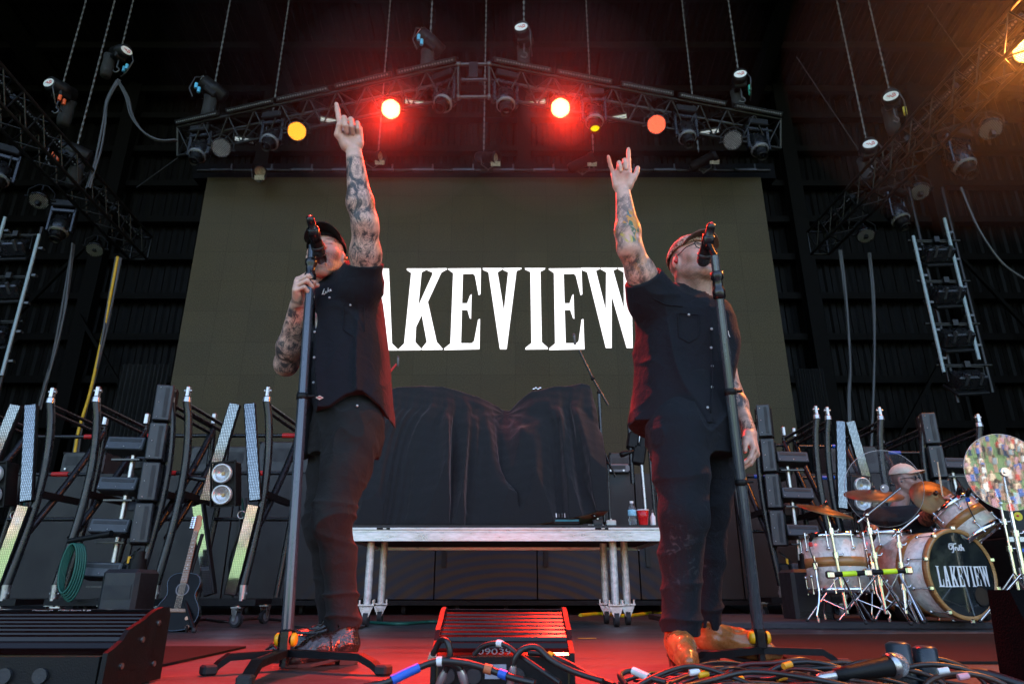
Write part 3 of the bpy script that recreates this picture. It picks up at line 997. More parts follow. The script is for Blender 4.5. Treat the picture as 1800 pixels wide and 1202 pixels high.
# ---------------------------------------------------------------- side trusses
SZT = 6.0
def side_truss(name_label, p_far, p_near, sgn):
    root = thing('side_truss', name_label, 'truss', p_far)
    truss_parts(root, p_far, p_near, V(-.3 * sgn, 0, 0), V(0, 0, -.42), 12, .024, .011, square=True)
    return root
lf, ln = G(236, 418, SZT), G(-130, 20, SZT)
rf, rn = G(1450, 408, SZT), G(1880, -40, SZT)
side_truss('dark lighting truss running front to back at the left', lf, ln, -1)
side_truss('dark lighting truss running front to back at the right', rf, rn, 1)
def on_line(a, b, v, dz=0):
    for k in range(400):
        q = a.lerp(b, k / 400)
        up = (q.z - CAMZ) * math.cos(PITCH) - q.y * math.sin(PITCH)
        dep = q.y * math.cos(PITCH) + (q.z - CAMZ) * math.sin(PITCH)
        if 601 - FPX * up / dep < v: return q
    return b
for i, (v0, v1) in enumerate(((425, 372), (365, 275), (268, 180), (172, 90))):
    led_bar(on_line(lf, ln, v0), on_line(lf, ln, v1), 'LED batten on the left side truss, %s from its far end' % ('first', 'second', 'third', 'fourth')[i], 'LED battens on the side trusses', (.07, -.05, .04))
for i, (v0, v1) in enumerate(((404, 352), (326, 252), (238, 160), (150, 40))):
    led_bar(on_line(rf, rn, v0), on_line(rf, rn, v1), 'LED batten on the right side truss, %s from its far end' % ('first', 'second', 'third', 'fourth')[i], 'LED battens on the side trusses', (-.07, -.05, .04))
def side_fix(u, v, a, b, kind, lab, aim=None, lit=None, light=None, s=1.0):
    Y = on_line(a, b, v - 40).y
    p = P(u, v, Y)
    if kind == 'par':
        led_par(p, aim or (0, -.4, -.9), lab, lit, light, r=.13, hang=(p.x, p.y, SZT - .42))
    else:
        moving_head(p, aim or (.05, -.3, -.95), lab, None, s, hang=(p.x, p.y, SZT - .42))
side_fix(166, 440, lf, ln, 'par', 'unlit par lamp near the far end of the left side truss', (.2, -.45, -.87))
side_fix(106, 402, lf, ln, 'mh', 'dark moving head spotlight under the left side truss', (.05, -.3, -.95))
side_fix(68, 354, lf, ln, 'par', 'unlit par lamp left of the moving head under the left side truss', (.2, -.45, -.87))
side_fix(-2, 310, lf, ln, 'mh', 'dark moving head spotlight cut by the left picture edge', (.2, -.3, -.9))
side_fix(1522, 415, rf, rn, 'par', 'unlit par lamp nearest the far end of the right side truss', (-.15, -.45, -.87))
side_fix(1578, 380, rf, rn, 'mh', 'dark moving head spotlight between the two unlit pars of the right side truss', (.15, -.3, -.94))
side_fix(1617, 338, rf, rn, 'par', 'unlit par lamp in the middle of the right side truss', (-.15, -.45, -.87))
side_fix(1690, 285, rf, rn, 'mh', 'dark moving head spotlight near the orange lamp on the right side truss', (.1, -.3, -.95), s=1.05)
side_fix(1742, 228, rf, rn, 'par', 'unlit par lamp below the orange glow on the right side truss', (-.2, -.45, -.87))
side_fix(1806, 88, rf, rn, 'par', 'bright orange glowing par lamp at the upper right picture edge', (-.6, -.6, -.5), M_LED_AMBER, ((.4, 2.6, 1.2), (1.0, .28, .05), 350, 34, .5, 280))

# hoists with chains over the sides
for (u, v, Y, lab, yaw, tg, s, tilt) in ((212, 92, 8.6, 'black chain hoist high at the upper left holding the cable loop', 2.6, M_TAGBLUE, .9, -.3), (108, 158, 8.4, 'black chain hoist with white name plate over the left side truss', 1.3, M_TAGRED, 1.0, -.2),
                            (133, 268, 8.4, 'black chain hoist with orange tags on the left side truss', .35, M_TAGRED, 1.0, .3), (1526, 262, 8.6, 'black chain hoist with white name plate over the right side truss', 1.2, None, 1.0, -.25),
                            (1566, 172, 8.4, 'black chain hoist hanging right of the tilted name plate hoist', 1.0, M_TAGYEL, 1.05, -.5)):
    c = P(u, v, Y)
    hoist(c, lab, yaw, s, tilt, top=(c.x, c.y, 13.2), tags=tg)

def cable_run(path, r, mat, name, label, cat='cable', group=None):
    c = Vector(path[0])
    m = MB(c); m.tube(smooth_path(path, 8), r, 7); o = m.build(name, mat); o.location = c
    return tag(o, label, cat, group)
def smooth_path(pts, n=8):
    pts = [Vector(p) for p in pts]
    out = []
    for i in range(len(pts) - 1):
        p0 = pts[max(i - 1, 0)]; p1 = pts[i]; p2 = pts[i + 1]; p3 = pts[min(i + 2, len(pts) - 1)]
        for k in range(n):
            t = k / n
            out.append(.5 * ((2 * p1) + (p2 - p0) * t + (2 * p0 - 5 * p1 + 4 * p2 - p3) * t * t + (3 * p1 - p0 - 3 * p2 + p3) * t ** 3))
    out.append(pts[-1])
    return out
def bundle(pix, Y, n, r, label, mat=M_CABLE, spread=.05, accent=None):
    base = [P(u, v, Y) for u, v in pix]
    c = base[0]
    root = thing('cable_bundle', label, 'cable', c)
    rs = random.Random(hash(label) % 1000 if False else len(label))
    for k in range(n):
        o1 = V(rs.uniform(-spread, spread), rs.uniform(-spread, spread), 0)
        path = [p + o1 * (.4 + .6 * math.sin(1.3 * i + k)) for i, p in enumerate(base)]
        m = MB(c); m.tube(smooth_path(path, 7), r, 6); m.build('cable', accent if (accent and k == n - 1) else mat, root)
    return root
M_CABLEG = pbr('grey_cable_jacket', (.05, .05, .052), .4)
bundle([(208, 140), (190, 175), (182, 215), (172, 260), (163, 300), (155, 330)], 8.5, 6, .016, 'thick grey cable bundle hanging from the upper left hoist to the side truss', M_CABLEG)
bundle([(208, 142), (226, 172), (234, 205), (252, 232), (280, 246), (312, 246)], 8.4, 4, .014, 'drooping cable loop from the upper left hoist to the chevron truss', M_CABLEG)
bundle([(208, 452), (190, 540), (178, 600), (160, 690), (140, 760), (128, 830)], 9.6, 4, .022, 'cable bundle with yellow cable dropping from the left side truss end', M_CABLEG, .05, M_YCABLE)
bundle([(130, 430), (118, 520), (102, 600), (85, 660), (70, 720)], 9.6, 5, .02, 'black cable bundle dropping behind the left carts', M_CABLEG)
bundle([(1478, 440), (1484, 500), (1490, 570), (1495, 640), (1494, 700), (1497, 790)], 9.8, 4, .022, 'cable bundle dropping from the end of the right side truss', M_CABLEG, .03)
bundle([(1527, 445), (1534, 520), (1537, 600), (1536, 680), (1531, 790)], 9.8, 2, .022, 'thinner cable pair dropping right of the right side truss end', M_CABLEG, .03)
bundle([(1690, 330), (1720, 400), (1760, 460), (1800, 490)], 9.8, 2, .02, 'slack cable sagging to the right picture edge', M_CABLEG, .02)
# steel bridle wires under the roof
for (u0, v0, u1, v1, lab) in ((1630, 10, 1700, 110, 'thin steel wire at the upper right'), (1400, 100, 1510, 265, 'thin slanting steel wire right of the chevron truss'), (240, 330, 330, 265, 'thin slanting steel wire left of the chevron truss')):
    a, b = P(u0, v0, 10.0), P(u1, v1, 10.0)
    m = MB(a); m.cyl(a, b, .008, 6); o = m.build('steel_wire', M_TRUSS); o.location = a; tag(o, lab, 'wire')

# ---------------------------------------------------------------- hanging ladders with strobes and LED tubes
M_TUBELIT = pbr('frosted_tube', (.24, .31, .33), .3, var=.1)
def ladder(Y, rails, tubes, strobes, label):
    """rails, tubes: ((u0, v0, u1, v1), ...), strobes: ((u, v), ...)"""
    a0 = P(*rails[0][:2], Y)
    root = thing('light_ladder', label, 'light rig', (a0.x, Y, a0.z))
    o = root.location
    for (u0, v0, u1, v1) in rails:
        a, b = P(u0, v0, Y), P(u1, v1, Y); b.x = a.x
        m = MB(o); m.cyl(a, b, .024, 8); m.build('rail', M_TRUSS, root)
    for (u0, v0, u1, v1) in tubes:
        a, b = P(u0, v0, Y - .06), P(u1, v1, Y - .06); b.x = a.x
        m = MB(o); m.cyl(a, b, .022, 10); m.build('led_tube', M_TUBELIT, root)
        for k in range(5):
            q = a.lerp(b, (k + .5) / 5)
            m = MB(o); m.box(q + V(.04, .04, 0), (.09, .06, .03)); m.build('clip', M_TRUSSBRIGHT, root)
    for (u, v) in strobes:
        c = P(u, v, Y - .02)
        M = Matrix.Rotation(.75, 3, 'X') @ Matrix.Rotation(.12, 3, 'Z')
        m = MB(o); m.box(c, (.40, .22, .20), M, .02)
        body = m.build('strobe', M_BLACKGLOSS, root)
        m = MB(o); m.box(c + M @ V(0, -.02, -.12), (.44, .30, .04), M, .01); m.build('face', M_BLACK, body)
        m = MB(o)
        for i in range(10):
            for j in range(6):
                q = c + M @ V(-.185 + i * .041, -.14 + j * .048, -.142)
                m.box(q, (.012, .012, .004), M)
        m.build('led_dots', M_LENSOFF, body, kind='stuff')
        m = MB(o); m.tube([c + V(-.24, 0, -.02), c + V(-.24, 0, .18), c + V(.24, 0, .18), c + V(.24, 0, -.02)], .012, 6)
        m.cyl(c + V(-.36, 0, .20), c + V(.36, 0, .20), .02, 8); m.box(c + V(.02, -.02, .2), (.07, .07, .08)); m.build('crossbar', M_TRUSS, body)
        for sg in (-.1, .1):
            m = MB(o); m.box(c + M @ V(sg, -.10, .06), (.035, .05, .16), M, .005); m.build('fin', M_DARKGREY, body)
ladder(8.4, ((1597, 330, 1680, 708), (1655, 330, 1744, 690)), ((1605, 415, 1660, 654), (1660, 384, 1724, 632)), ((1646, 446), (1663, 518), (1679, 594), (1700, 668)), 'hanging ladder of four strobes between pale LED tubes at the right')
ladder(8.4, ((74, 400, 0, 700), (-2, 360, -70, 700)), ((69, 412, 12, 660), (9, 382, -50, 620)), ((22, 436), (10, 510), (-14, 590)), 'hanging ladder of strobes and pale LED tubes at the left picture edge')

# ---------------------------------------------------------------- smoke volumes added to imitate haze and lens bloom round the lit lamps
def smoke(label, c, rad, density):
    m = MB(c); m.sphere(c, 1.0, 28, 18, rad)
    mt = bpy.data.materials.new('glow_smoke'); mt.use_nodes = True
    N = mt.node_tree.nodes; N.remove(N['Principled BSDF'])
    vol = N.new('ShaderNodeVolumePrincipled'); vol.inputs['Density'].default_value = density; vol.inputs['Color'].default_value = (.9, .9, .9, 1); vol.inputs['Anisotropy'].default_value = .2
    mt.node_tree.links.new(vol.outputs[0], N['Material Output'].inputs['Volume'])
    o = m.build('glow_smoke', mt); o.location = c
    tag(o, label, 'smoke', kind='stuff')
smoke('thin added smoke for the wide red glow round the truss lamps', Vector((-.6, 7.3, 6.9)), (4.0, 2.2, 3.2), .0035)
for u, v, w_ in ((687, 192, 'left'), (985, 190, 'right')):
    smoke('added smoke ball for the red halo round the %s red par lamp' % w_, on_truss(u, v, -.28)[0], (1.5, 1.3, 1.5), .014)
    smoke('small added smoke ball for the bloom at the lens of the %s red par lamp' % w_, on_truss(u, v, -.28)[0], (.55, .5, .55), .05)
smoke('thin added smoke for the orange glow at the upper right', P(1800, 90, 6.0), (2.6, 1.9, 2.2), .008)
# ================================================================ rolling light carts
M_MIRROR = pbr('glossy_led_strip', (.55, .57, .58), .10, .85, var=.12, scale=60, rvar=.05)
def strip_material(name, c1, c2, c3):
    """LED strip: shiny glass front, fine rows of pixels underneath"""
    m = pbr(name, (.42, .44, .45), .07, .95, var=.1, rvar=.04)
    N = m.node_tree.nodes; L = m.node_tree.links; b = N['Principled BSDF']
    tc = N.new('ShaderNodeTexCoord')
    br = N.new('ShaderNodeTexBrick'); br.offset = 0
    br.inputs['Scale'].default_value = 1; br.inputs['Brick Width'].default_value = .012; br.inputs['Row Height'].default_value = .012; br.inputs['Mortar Size'].default_value = .003
    sep = N.new('ShaderNodeSeparateXYZ'); cb = N.new('ShaderNodeCombineXYZ')
    L.new(tc.outputs['Object'], sep.inputs[0]); L.new(sep.outputs[0], cb.inputs[0]); L.new(sep.outputs[2], cb.inputs[1]); L.new(cb.outputs[0], br.inputs['Vector'])
    br.inputs['Color1'].default_value = (*c1, 1); br.inputs['Color2'].default_value = (*c2, 1); br.inputs['Mortar'].default_value = (*c3, 1)
    L.new(br.outputs[0], b.inputs['Base Color'])
    return m
M_STRIP = strip_material('led_strip_front', (.85, .87, .88), (.7, .72, .73), (.3, .31, .32))
M_STRIP2 = strip_material('ribbed_led_strip', (.42, .44, .46), (.28, .30, .31), (.06, .065, .07))
M_BOXF = pbr('slate_fixture_paint', (.026, .030, .035), .40, var=.15, bump=.1, bscale=200)
M_VENT = pbr('fixture_vent', (.012, .013, .015), .6)

def curve_pts(a, b, bulge, n=12):
    a = Vector(a); b = Vector(b)
    return [a.lerp(b, t / n) + Vector(bulge) * math.sin(math.pi * (t / n) ** .8) for t in range(n + 1)]

def castor(root, o, p, yaw=0.0, r=.052):
    p = Vector(p)
    ax = V(math.cos(yaw), math.sin(yaw), 0)
    m = MB(o)
    m.cyl(p + V(0, 0, r) - ax * .016, p + V(0, 0, r) + ax * .016, r, 18)
    c = m.build('castor', M_RUBBER, root)
    m = MB(o)
    for sg in (-1, 1):
        m.cyl(p + V(0, 0, r) + ax * (.016 * sg), p + V(0, 0, r) + ax * (.0185 * sg), r * .66, 16)
    m.build('hub', M_GREY, c)
    m = MB(o)
    for sg in (-1, 1):
        q = p + ax * (.026 * sg)
        t = V(-math.sin(yaw), math.cos(yaw), 0)
        m.prism([(-.008, r - .01), (.012, r - .01), (.036, 2 * r + .028), (-.026, 2 * r + .028)], lambda a, b, tt: q + t * a + V(0, 0, b) + ax * (tt - .002), .004)
    m.box(p + V(0, 0, 2 * r + .031), (.075, .075, .008)); m.cyl(p + V(0, 0, 2 * r + .03), p + V(0, 0, 2 * r + .05), .022, 10)
    m.build('fork', M_STEEL, c)

def cart(label, Y, u0, u1, vtop, kind, sgn, base_v=None, lean=0.0, yaw=0.0):
    """rolling frame between picture columns u0 and u1 (tops of its two front uprights); sgn -1 on the left half"""
    A = P(u0, vtop, Y); B = P(u1, vtop, Y)
    W = B.x - A.x; Ht = A.z
    root = thing('light_cart', label, 'light cart', ((A.x + B.x) / 2, Y, 0), yaw, 'rolling light carts')
    o = (0, 0, 0)
    hw = W / 2
    blg = V(.055 * -sgn, .04, 0)
    zb = .20
    bk = V(.10 * -sgn, .62, 0)               # towards the rear frame
    low = V(0.0, 0, 0)
    for s_ in (-1, 1):
        ft = V(s_ * hw, 0, Ht - .07); fb = V(s_ * hw, .0, zb + .08)
        m = MB(); m.tube(curve_pts(ft, fb, blg), .031, 12); m.build('curved_upright', M_TUBE, root)
        m = MB()
        m.cone(ft + V(0, 0, -.01), ft + V(0, 0, .03), .034, .030, 12); m.box(ft + V(0, 0, .075), (.03, .05, .09), bevel=.008); m.cyl(ft + V(-.03, 0, .085), ft + V(.03, 0, .085), .012, 8)
        m.build('spigot', M_STEEL, root)
        m = MB(); m.cone(fb + V(0, 0, -.10), fb + V(0, 0, .01), .028, .034, 12); m.cyl(fb + V(-.035, 0, -.05), fb + V(.035, 0, -.05), .01, 8); m.build('foot_spigot', M_STEEL, root)
        rt = ft + bk + V(0, 0, -.06); rb = V(s_ * hw + bk.x * .5, bk.y, zb)
        m = MB(); m.tube(curve_pts(rt, rb, blg * .5), .026, 10); m.build('rear_upright', M_TUBE, root)
        m = MB(); m.box(rt + V(0, 0, .06), (.035, .05, .10), bevel=.008); m.build('spigot', M_STEEL, root)
        # double top rail, diagonal, mid rail
        for dz in (0, -.055):
            m = MB(); m.cyl(ft + V(0, .02, -.02 + dz), rt + V(0, 0, -.02 + dz), .016, 8); m.build('top_rail', M_TUBE, root)
        m = MB(); m.tube(curve_pts(rt + V(0, 0, -.05), V(s_ * hw, .05, .62), blg * .3, 6), .028, 10); m.build('diagonal', M_TUBE, root)
        mz = .98
        m = MB(); m.box((V(s_ * hw, 0, mz) + blg * .9 + V(s_ * hw + bk.x * .7, bk.y, mz - .05)) / 2, (.04, bk.y, .05)); m.build('mid_rail', M_BLACK, root)
    tapes = M_RED if sgn < 0 else M_BLUE
    for z, tp in ((Ht - .22, 1), (Ht - .55, 1), (.82, 0)):
        m = MB(); m.cyl(V(-hw + bk.x, bk.y, z), V(hw + bk.x, bk.y, z), .017, 8); cbm = m.build('crossbar', M_TUBE, root)
        if tp:
            x = hw * (.75 if z > 1.4 else .1) * (1 if kind == 'strip' else -.85) + bk.x
            m = MB(); m.cyl(V(x - .07, bk.y, z), V(x + .07, bk.y, z), .021, 10); m.build('tape', tapes, cbm)
    # base frame with castors
    m = MB()
    for yy in (0, bk.y):
        m.box((bk.x * .3, yy, zb - .03), (W + .16, .05, .045))
    for s_ in (-1, 1):
        m.box((s_ * hw, bk.y / 2, zb - .032), (.05, bk.y, .04))
    m.build('base_frame', M_BLACK, root)
    for s_ in (-1, 1):
        castor(root, None, (s_ * (hw - .03), 0.02, 0), .5 * s_ + .7); castor(root, None, (s_ * (hw - .03), bk.y, 0), -.3 * s_)
    kz = Ht / 1.77
    if kind == 'strip':
        fx_ = W / .63 * -sgn
        for (xt, zt, xb, zb2) in ((.077, Ht - .10, -.04, .90 * kz), (.19, Ht - .10, .33, .90 * kz), (-.086, .87 * kz, .095, .22), (.32, .87 * kz, .235, .22)):
            xt *= fx_; xb *= fx_
            a = V(xt, -.02, zt); b = V(xb, -.02, zb2)
            d = (b - a).normalized(); x = V(0, 1, 0).cross(d).normalized()
            tilt = .12 * (-1 if zt > 1.1 else 1)
            yv = (V(0, 1, 0) + x * .22 * (1 if xt > 0 else -1) + V(0, 0, tilt)); yv = (yv - d * yv.dot(d)).normalized(); x = yv.cross(d).normalized()
            M = Matrix((x, yv, d)).transposed()
            m = MB(); m.box((a + b) / 2, (.092, .05, (b - a).length), M, .006); h = m.build('led_strip', M_BLACK, root)
            m = MB(); m.box((a + b) / 2 - yv * .0265, (.074, .004, (b - a).length * .985), M); m.build('glass_front', M_STRIP2 if zt > 1.2 else M_STRIP, h)
        # twin blinder
        c = V(-.10 * sgn, -.08, 1.02 * kz)
        M = Matrix.Rotation(.10 * sgn, 3, 'Y') @ Matrix.Rotation(.1, 3, 'X')
        m = MB(); m.box(c + M @ V(0, .08, 0), (.17, .14, .33), M, .008)
        m.box(c + M @ V(-.0, .0, .168), (.19, .02, .012), M); m.box(c + M @ V(0, 0, -.168), (.19, .02, .012), M); m.box(c + M @ V(.092, 0, 0), (.010, .02, .33), M); m.box(c + M @ V(-.092, 0, 0), (.010, .02, .33), M)
        bl = m.build('blinder', M_BLACK, root)
        for dz in (-.08, .08):
            q = c + M @ V(0, -.02, dz); ax = M @ V(0, -1, 0)
            m = MB(); m.lathe(q, ax, [(.072, -.02), (.074, .02), (.062, .022), (.05, .0), (.028, -.018), (.0005, -.022)], 20); m.build('reflector', pbr('blinder_reflector', (.62, .62, .60), .28, .5), bl)
            m = MB(); m.box(q - ax * .018, (.022, .012, .022), M); m.build('led_chip', pbr('amber_chip', (.55, .38, .16), .4), bl)
        m = MB(); m.cyl(V(.30 * sgn, .1, 1.10), V(.05 * -sgn, .1, 1.05), .02, 8); m.build('stub_bar', M_TUBE, root)
        for k in range(3):
            path = [V(.1 * -sgn + .03 * k, .25, .95), V(.16 * -sgn + .04 * k, .2, .7 - .04 * k), V(.1 * -sgn + .02 * k, .25, .45), V(.12 * -sgn, .35, .2)]
            m = MB(); m.tube(smooth_path(path, 6), .009, 6); m.build('cable', (M_CABLE, M_GREEN, M_CABLE)[k], root)
        m = MB(); m.lathe(V(.22 * -sgn, .05, .80), (0, -1, 0), [(.024, -.005), (.032, -.005), (.032, .005), (.024, .005), (.024, -.005)], 16); m.build('clamp_ring', M_STEEL, root)
    else:
        # a leaning column of narrow fixtures on one side, flat ones stacked beside it
        cx = hw * .52 * -sgn
        for k in range(4):
            z = (1.66 - .31 * k) * kz
            lx = hw * .93 * -sgn
            c = V(lx, -.05, z)
            M = Matrix.Rotation(.02 * sgn, 3, 'Y') @ Matrix.Rotation(.35 * sgn * -1, 3, 'Z')
            m = MB(); m.box(c, (.125, .13, .29 * kz), M, .008); f = m.build('pod_light', M_BOXF, root)
            m = MB(); m.box(c + M @ V(.02, -.0665, 0), (.028, .004, .24 * kz), M); m.build('vent', M_VENT, f)
            m = MB()
            for dz in (-.12, 0, .12): m.sphere(c + M @ V(-.03, -.066, dz), .005, 6, 4)
            m.build('screws', M_STEEL, f, kind='stuff')
            m = MB(); m.box(c + M @ V(0, .12, 0), (.16, .12, .30), M, .01); m.build('rear_body', M_BLACK, f)
        for k in range(4):
            z = (1.33 - .315 * k) * kz
            lx = .03 * -sgn
            c = V(lx, .02, z)
            M = Matrix.Rotation(-.22, 3, 'X') @ Matrix.Rotation(.03, 3, 'Y')
            m = MB(); m.box(c, (.30, .15, .108), M, .008); f = m.build('wash_light', M_BOXF, root)
            m = MB(); m.box(c + M @ V(0, -.0765, .022), (.25, .004, .024), M); m.build('vent', M_VENT, f)
            m = MB(); m.box(c + M @ V(.21 * -sgn, .02, 0), (.10, .13, .11), M, .012); m.cyl(c + M @ V(.21 * -sgn, -.06, 0), c + M @ V(.21 * -sgn, -.03, 0), .035, 12); m.build('motor_block', M_BLACK, f)
            m = MB(); m.cyl(c + V(.16 * -sgn, 0, .06), c + V(.16 * -sgn, 0, .11), .012, 8); m.build('yellow_plug', M_YELLOW, f)
            m = MB()
            for dx in (-.13, 0, .13): m.sphere(c + M @ V(dx, -.077, -.03), .005, 6, 4)
            m.build('screws', M_STEEL, f, kind='stuff')
            m = MB(); m.cyl(c + V(-.02 * sgn, .05, -.05), c + V(-.02 * sgn, .05, -.30), .021, 10); m.build('stand_pipe', M_STEEL, f)
            m = MB(); m.box(c + V(0, 0, -.105), (.22, .05, .012)); m.build('under_bar', M_TRUSSBRIGHT, f)
            path = [c + V(.16 * -sgn, 0, .11), c + V(.2 * -sgn, .05, .17), c + V(.12 * -sgn, .12, .13), c + V(0, .15, .02)]
            m = MB(); m.tube(smooth_path(path, 6), .006, 6); m.build('cable', M_CABLE if k % 2 else M_GREEN, f)
        # grey moving head seen between
        for k in (0, 1):
            c = V(.02 * sgn, .42, Ht - .50 - .42 * k)
            m = MB(); m.sphere(c, .12, 16, 10, (1, .9, 1.1)); h = m.build('spare_head', M_DARKGREY, root)
            m = MB(); m.box(c + V(0, -.09, -.02), (.13, .05, .09), bevel=.01); m.build('grille', M_VENT, h)
    return root

cart('light cart with mirrored LED strips and twin blinder at the left picture edge', 5.35, -50, 92, 692, 'strip', -1)
cart('light cart with stacked slate fixtures behind the acoustic guitar', 5.35, 172, 302, 690, 'box', -1)
cart('light cart with mirrored LED strips and twin blinder beside the left singer', 5.35, 331, 471, 690, 'strip', -1)
cart('light cart with stacked slate fixtures beside the right singer', 6.6, 1334, 1434, 722, 'box', 1)
cart('light cart with mirrored LED strips behind the drum kit', 6.6, 1454, 1546, 724, 'strip', 1)
cart('light cart with stacked slate fixtures behind the drummer at the right', 6.6, 1621, 1719, 736, 'box', 1)

# green cable coil hung on a stub bar of the left carts
c = P(128, 955, 5.2)
coil = thing('cable_coil', 'green cable coil hanging from a bar at the left carts', 'cable', c)
for k in range(5):
    pts = []
    for t in range(26):
        a = 2 * math.pi * t / 25
        pts.append(c + V(.055 * math.sin(a) * (1 + .06 * k) + .008 * k, .01 * k, -.17 * (1 - math.cos(a)) * (1 + .04 * k)))
    m = MB(c); m.tube(pts, .008, 6, closed=False); m.build('loop', M_GREEN, coil)
m = MB(c); m.cyl(c + V(-.06, .04, .02), c + V(.26, 0, .07), .019, 10); m.cyl(c + V(.2, 0.01, .06), c + V(.27, -.002, .072), .024, 10); m.build('stub_bar', M_BLACK, coil)

# amp / equipment boxes
def amp_box(c, size, label, name='equipment_case', knobs=0, mat=None, vent=True):
    c = Vector(c); root = thing(name, label, 'amplifier' if knobs else 'case', (c.x, c.y, c.z - size[2] / 2))
    o = root.location
    m = MB(o); m.box(c, size, bevel=.012); m.build('housing', mat or M_DARKGREY, root)
    if vent:
        m = MB(o); m.box(c + V(0, -size[1] / 2 - .002, size[2] * .08), (size[0] * .8, .004, size[2] * .42)); m.build('grille', M_VENT, root)
    for k in range(knobs):
        x = c.x - size[0] * .36 + k * size[0] * .72 / max(1, knobs - 1)
        m = MB(o); m.cyl((x, c.y - size[1] / 2 - .002, c.z - size[2] * .3), (x, c.y - size[1] / 2 - .02, c.z - size[2] * .3), .012, 10); m.build('knob', M_STEEL, root)
    for s_ in (-1, 1):
        for t in (-1, 1):
            m = MB(o); m.box(c + V(s_ * (size[0] / 2 - .012), -size[1] / 2 + .01, t * (size[2] / 2 - .012)), (.03, .03, .03), bevel=.006); m.build('corner', M_BLACK, root)
    return root
def on_fascia(u, v0, v1, w, d, label, knobs=0, Y=8.25, mat=None, name='equipment_case'):
    a = P(u, v1, Y); b = P(u, v0, Y)
    z0 = fz1; h = max(.1, b.z - z0)
    amp_box((a.x, Y, z0 + h / 2 + .002), (w, d, h), label, name, knobs, mat)
on_fascia(1062, 862, 900, .62, .34, 'grey amplifier head standing behind the right mic stand on the riser', 4, 8.1, M_GREY, 'amp_head')
on_fascia(1030, 845, 900, .30, .30, 'small grey case standing left of the amplifier head', 0, 8.5)
on_fascia(505, 782, 830, .60, .4, 'dark case on the riser right of the left strip cart', 0, 8.2)
on_fascia(395, 790, 830, .70, .4, 'dark case on the riser behind the left blinder', 2, 8.2)
on_fascia(160, 800, 830, .50, .4, 'dark case on the riser seen between the left carts', 3, 8.2)
on_fascia(640, 800, 830, .46, .4, 'dark case on the riser beside the left singer hip', 3, 8.2)
on_fascia(1090, 800, 830, .30, .35, 'tall narrow case on the riser just left of the right singer', 0, 8.6)
on_fascia(1490, 790, 830, .6, .4, 'dark case on the riser behind the right strip cart', 0, 8.2)
# floor speaker box and wheeled boxes
c = P(240, 1000, 5.05)
def floor_box(u, v0, v1, Y, w, d, label, name='floor_case'):
    a = P(u, v0, Y)
    r = thing(name, label, 'case', (a.x, Y, 0)); o = r.location; h = a.z
    m = MB(o); m.box((a.x, Y, h / 2), (w, d, h - .004), bevel=.025); m.build('housing', pbr('slate_case', (.014, .016, .019), .5, bump=.15), r)
    m = MB(o); m.box((a.x, Y - d / 2 - .002, h * .62), (w * .72, .004, h * .22)); m.build('recess', M_VENT, r)
    m = MB(o); m.cyl((a.x + w * .1, Y, h - .01), (a.x + w * .1, Y, h + .07), .055, 14); m.cyl((a.x + w * .1, Y, h + .07), (a.x + w * .1, Y, h + .12), .038, 14); m.build('top_socket', M_BLACK, r)
    m = MB(o)
    for k in range(4):
        m.tube([(a.x - w * .42 + w * .84 * t / 12, Y - d / 2 - .004, .025 + .02 * k + .025 * math.sin(math.pi * t / 12)) for t in range(13)], .004, 5)
    m.build('base_rings', M_DARKGREY, r, kind='stuff')
floor_box(234, 1000, 1080, 5.0, .25, .3, 'slate plastic case standing on the floor left of the guitar')
floor_box(1410, 1000, 1080, 5.8, .3, .3, 'dark case on the floor left of the drum kit')
# ================================================================ drum kit
RZ = .045
q0 = G(1290, 1093, RZ)
m = MB((3.2, 5.6, 0)); m.box((3.25, q0.y + .95, RZ / 2), (3.9, 1.9, RZ - .002), bevel=.006)
dr = m.build('drum_riser', pbr('grey_carpet_riser', (.035, .035, .04), .9, var=.3, scale=40, bump=.4, bscale=200)); dr.location = (3.2, 5.6, 0)
tag(dr, 'low grey carpeted platform under the drum kit', 'drum riser')

def pearl():
    mt = pbr('white_pearl_wrap', (.62, .61, .58), .22, var=.1, coat=.6)
    N = mt.node_tree.nodes; L = mt.node_tree.links; b = N['Principled BSDF']
    tc = N.new('ShaderNodeTexCoord'); vo = N.new('ShaderNodeTexVoronoi'); vo.inputs['Scale'].default_value = 42
    nz = N.new('ShaderNodeTexNoise'); nz.inputs['Scale'].default_value = 12; nz.inputs['Distortion'].default_value = 2
    L.new(tc.outputs['Object'], nz.inputs['Vector'])
    L.new(nz.outputs['Color'], vo.inputs['Vector']) if False else L.new(tc.outputs['Object'], vo.inputs['Vector'])
    cr = N.new('ShaderNodeValToRGB'); cr.color_ramp.elements[0].color = (.60, .585, .54, 1); cr.color_ramp.elements[1].color = (.90, .88, .83, 1)
    ad = N.new('ShaderNodeMath'); ad.operation = 'MULTIPLY_ADD'; ad.inputs[1].default_value = .8
    sp = N.new('ShaderNodeSeparateColor'); L.new(vo.outputs['Color'], sp.inputs[0]); L.new(sp.outputs[0], ad.inputs[0]); 
    mm = N.new('ShaderNodeMath'); mm.operation = 'MULTIPLY'; mm.inputs[1].default_value = .4; L.new(nz.outputs[0], mm.inputs[0]); L.new(mm.outputs[0], ad.inputs[2])
    L.new(ad.outputs[0], cr.inputs[0]); L.new(cr.outputs[0], b.inputs['Base Color'])
    return mt
M_PEARL = pearl()
M_WOOD = pbr('golden_wood_band', (.40, .20, .065), .35, var=.3, scale=10, stretch=(1, 1, 8), coat=.3)
M_HEADW = pbr('coated_drum_head', (.7, .7, .68), .5)
M_BRONZE = pbr('bronze_cymbal', (.22, .14, .06), .5, .85, var=.35, scale=8, bump=.15)

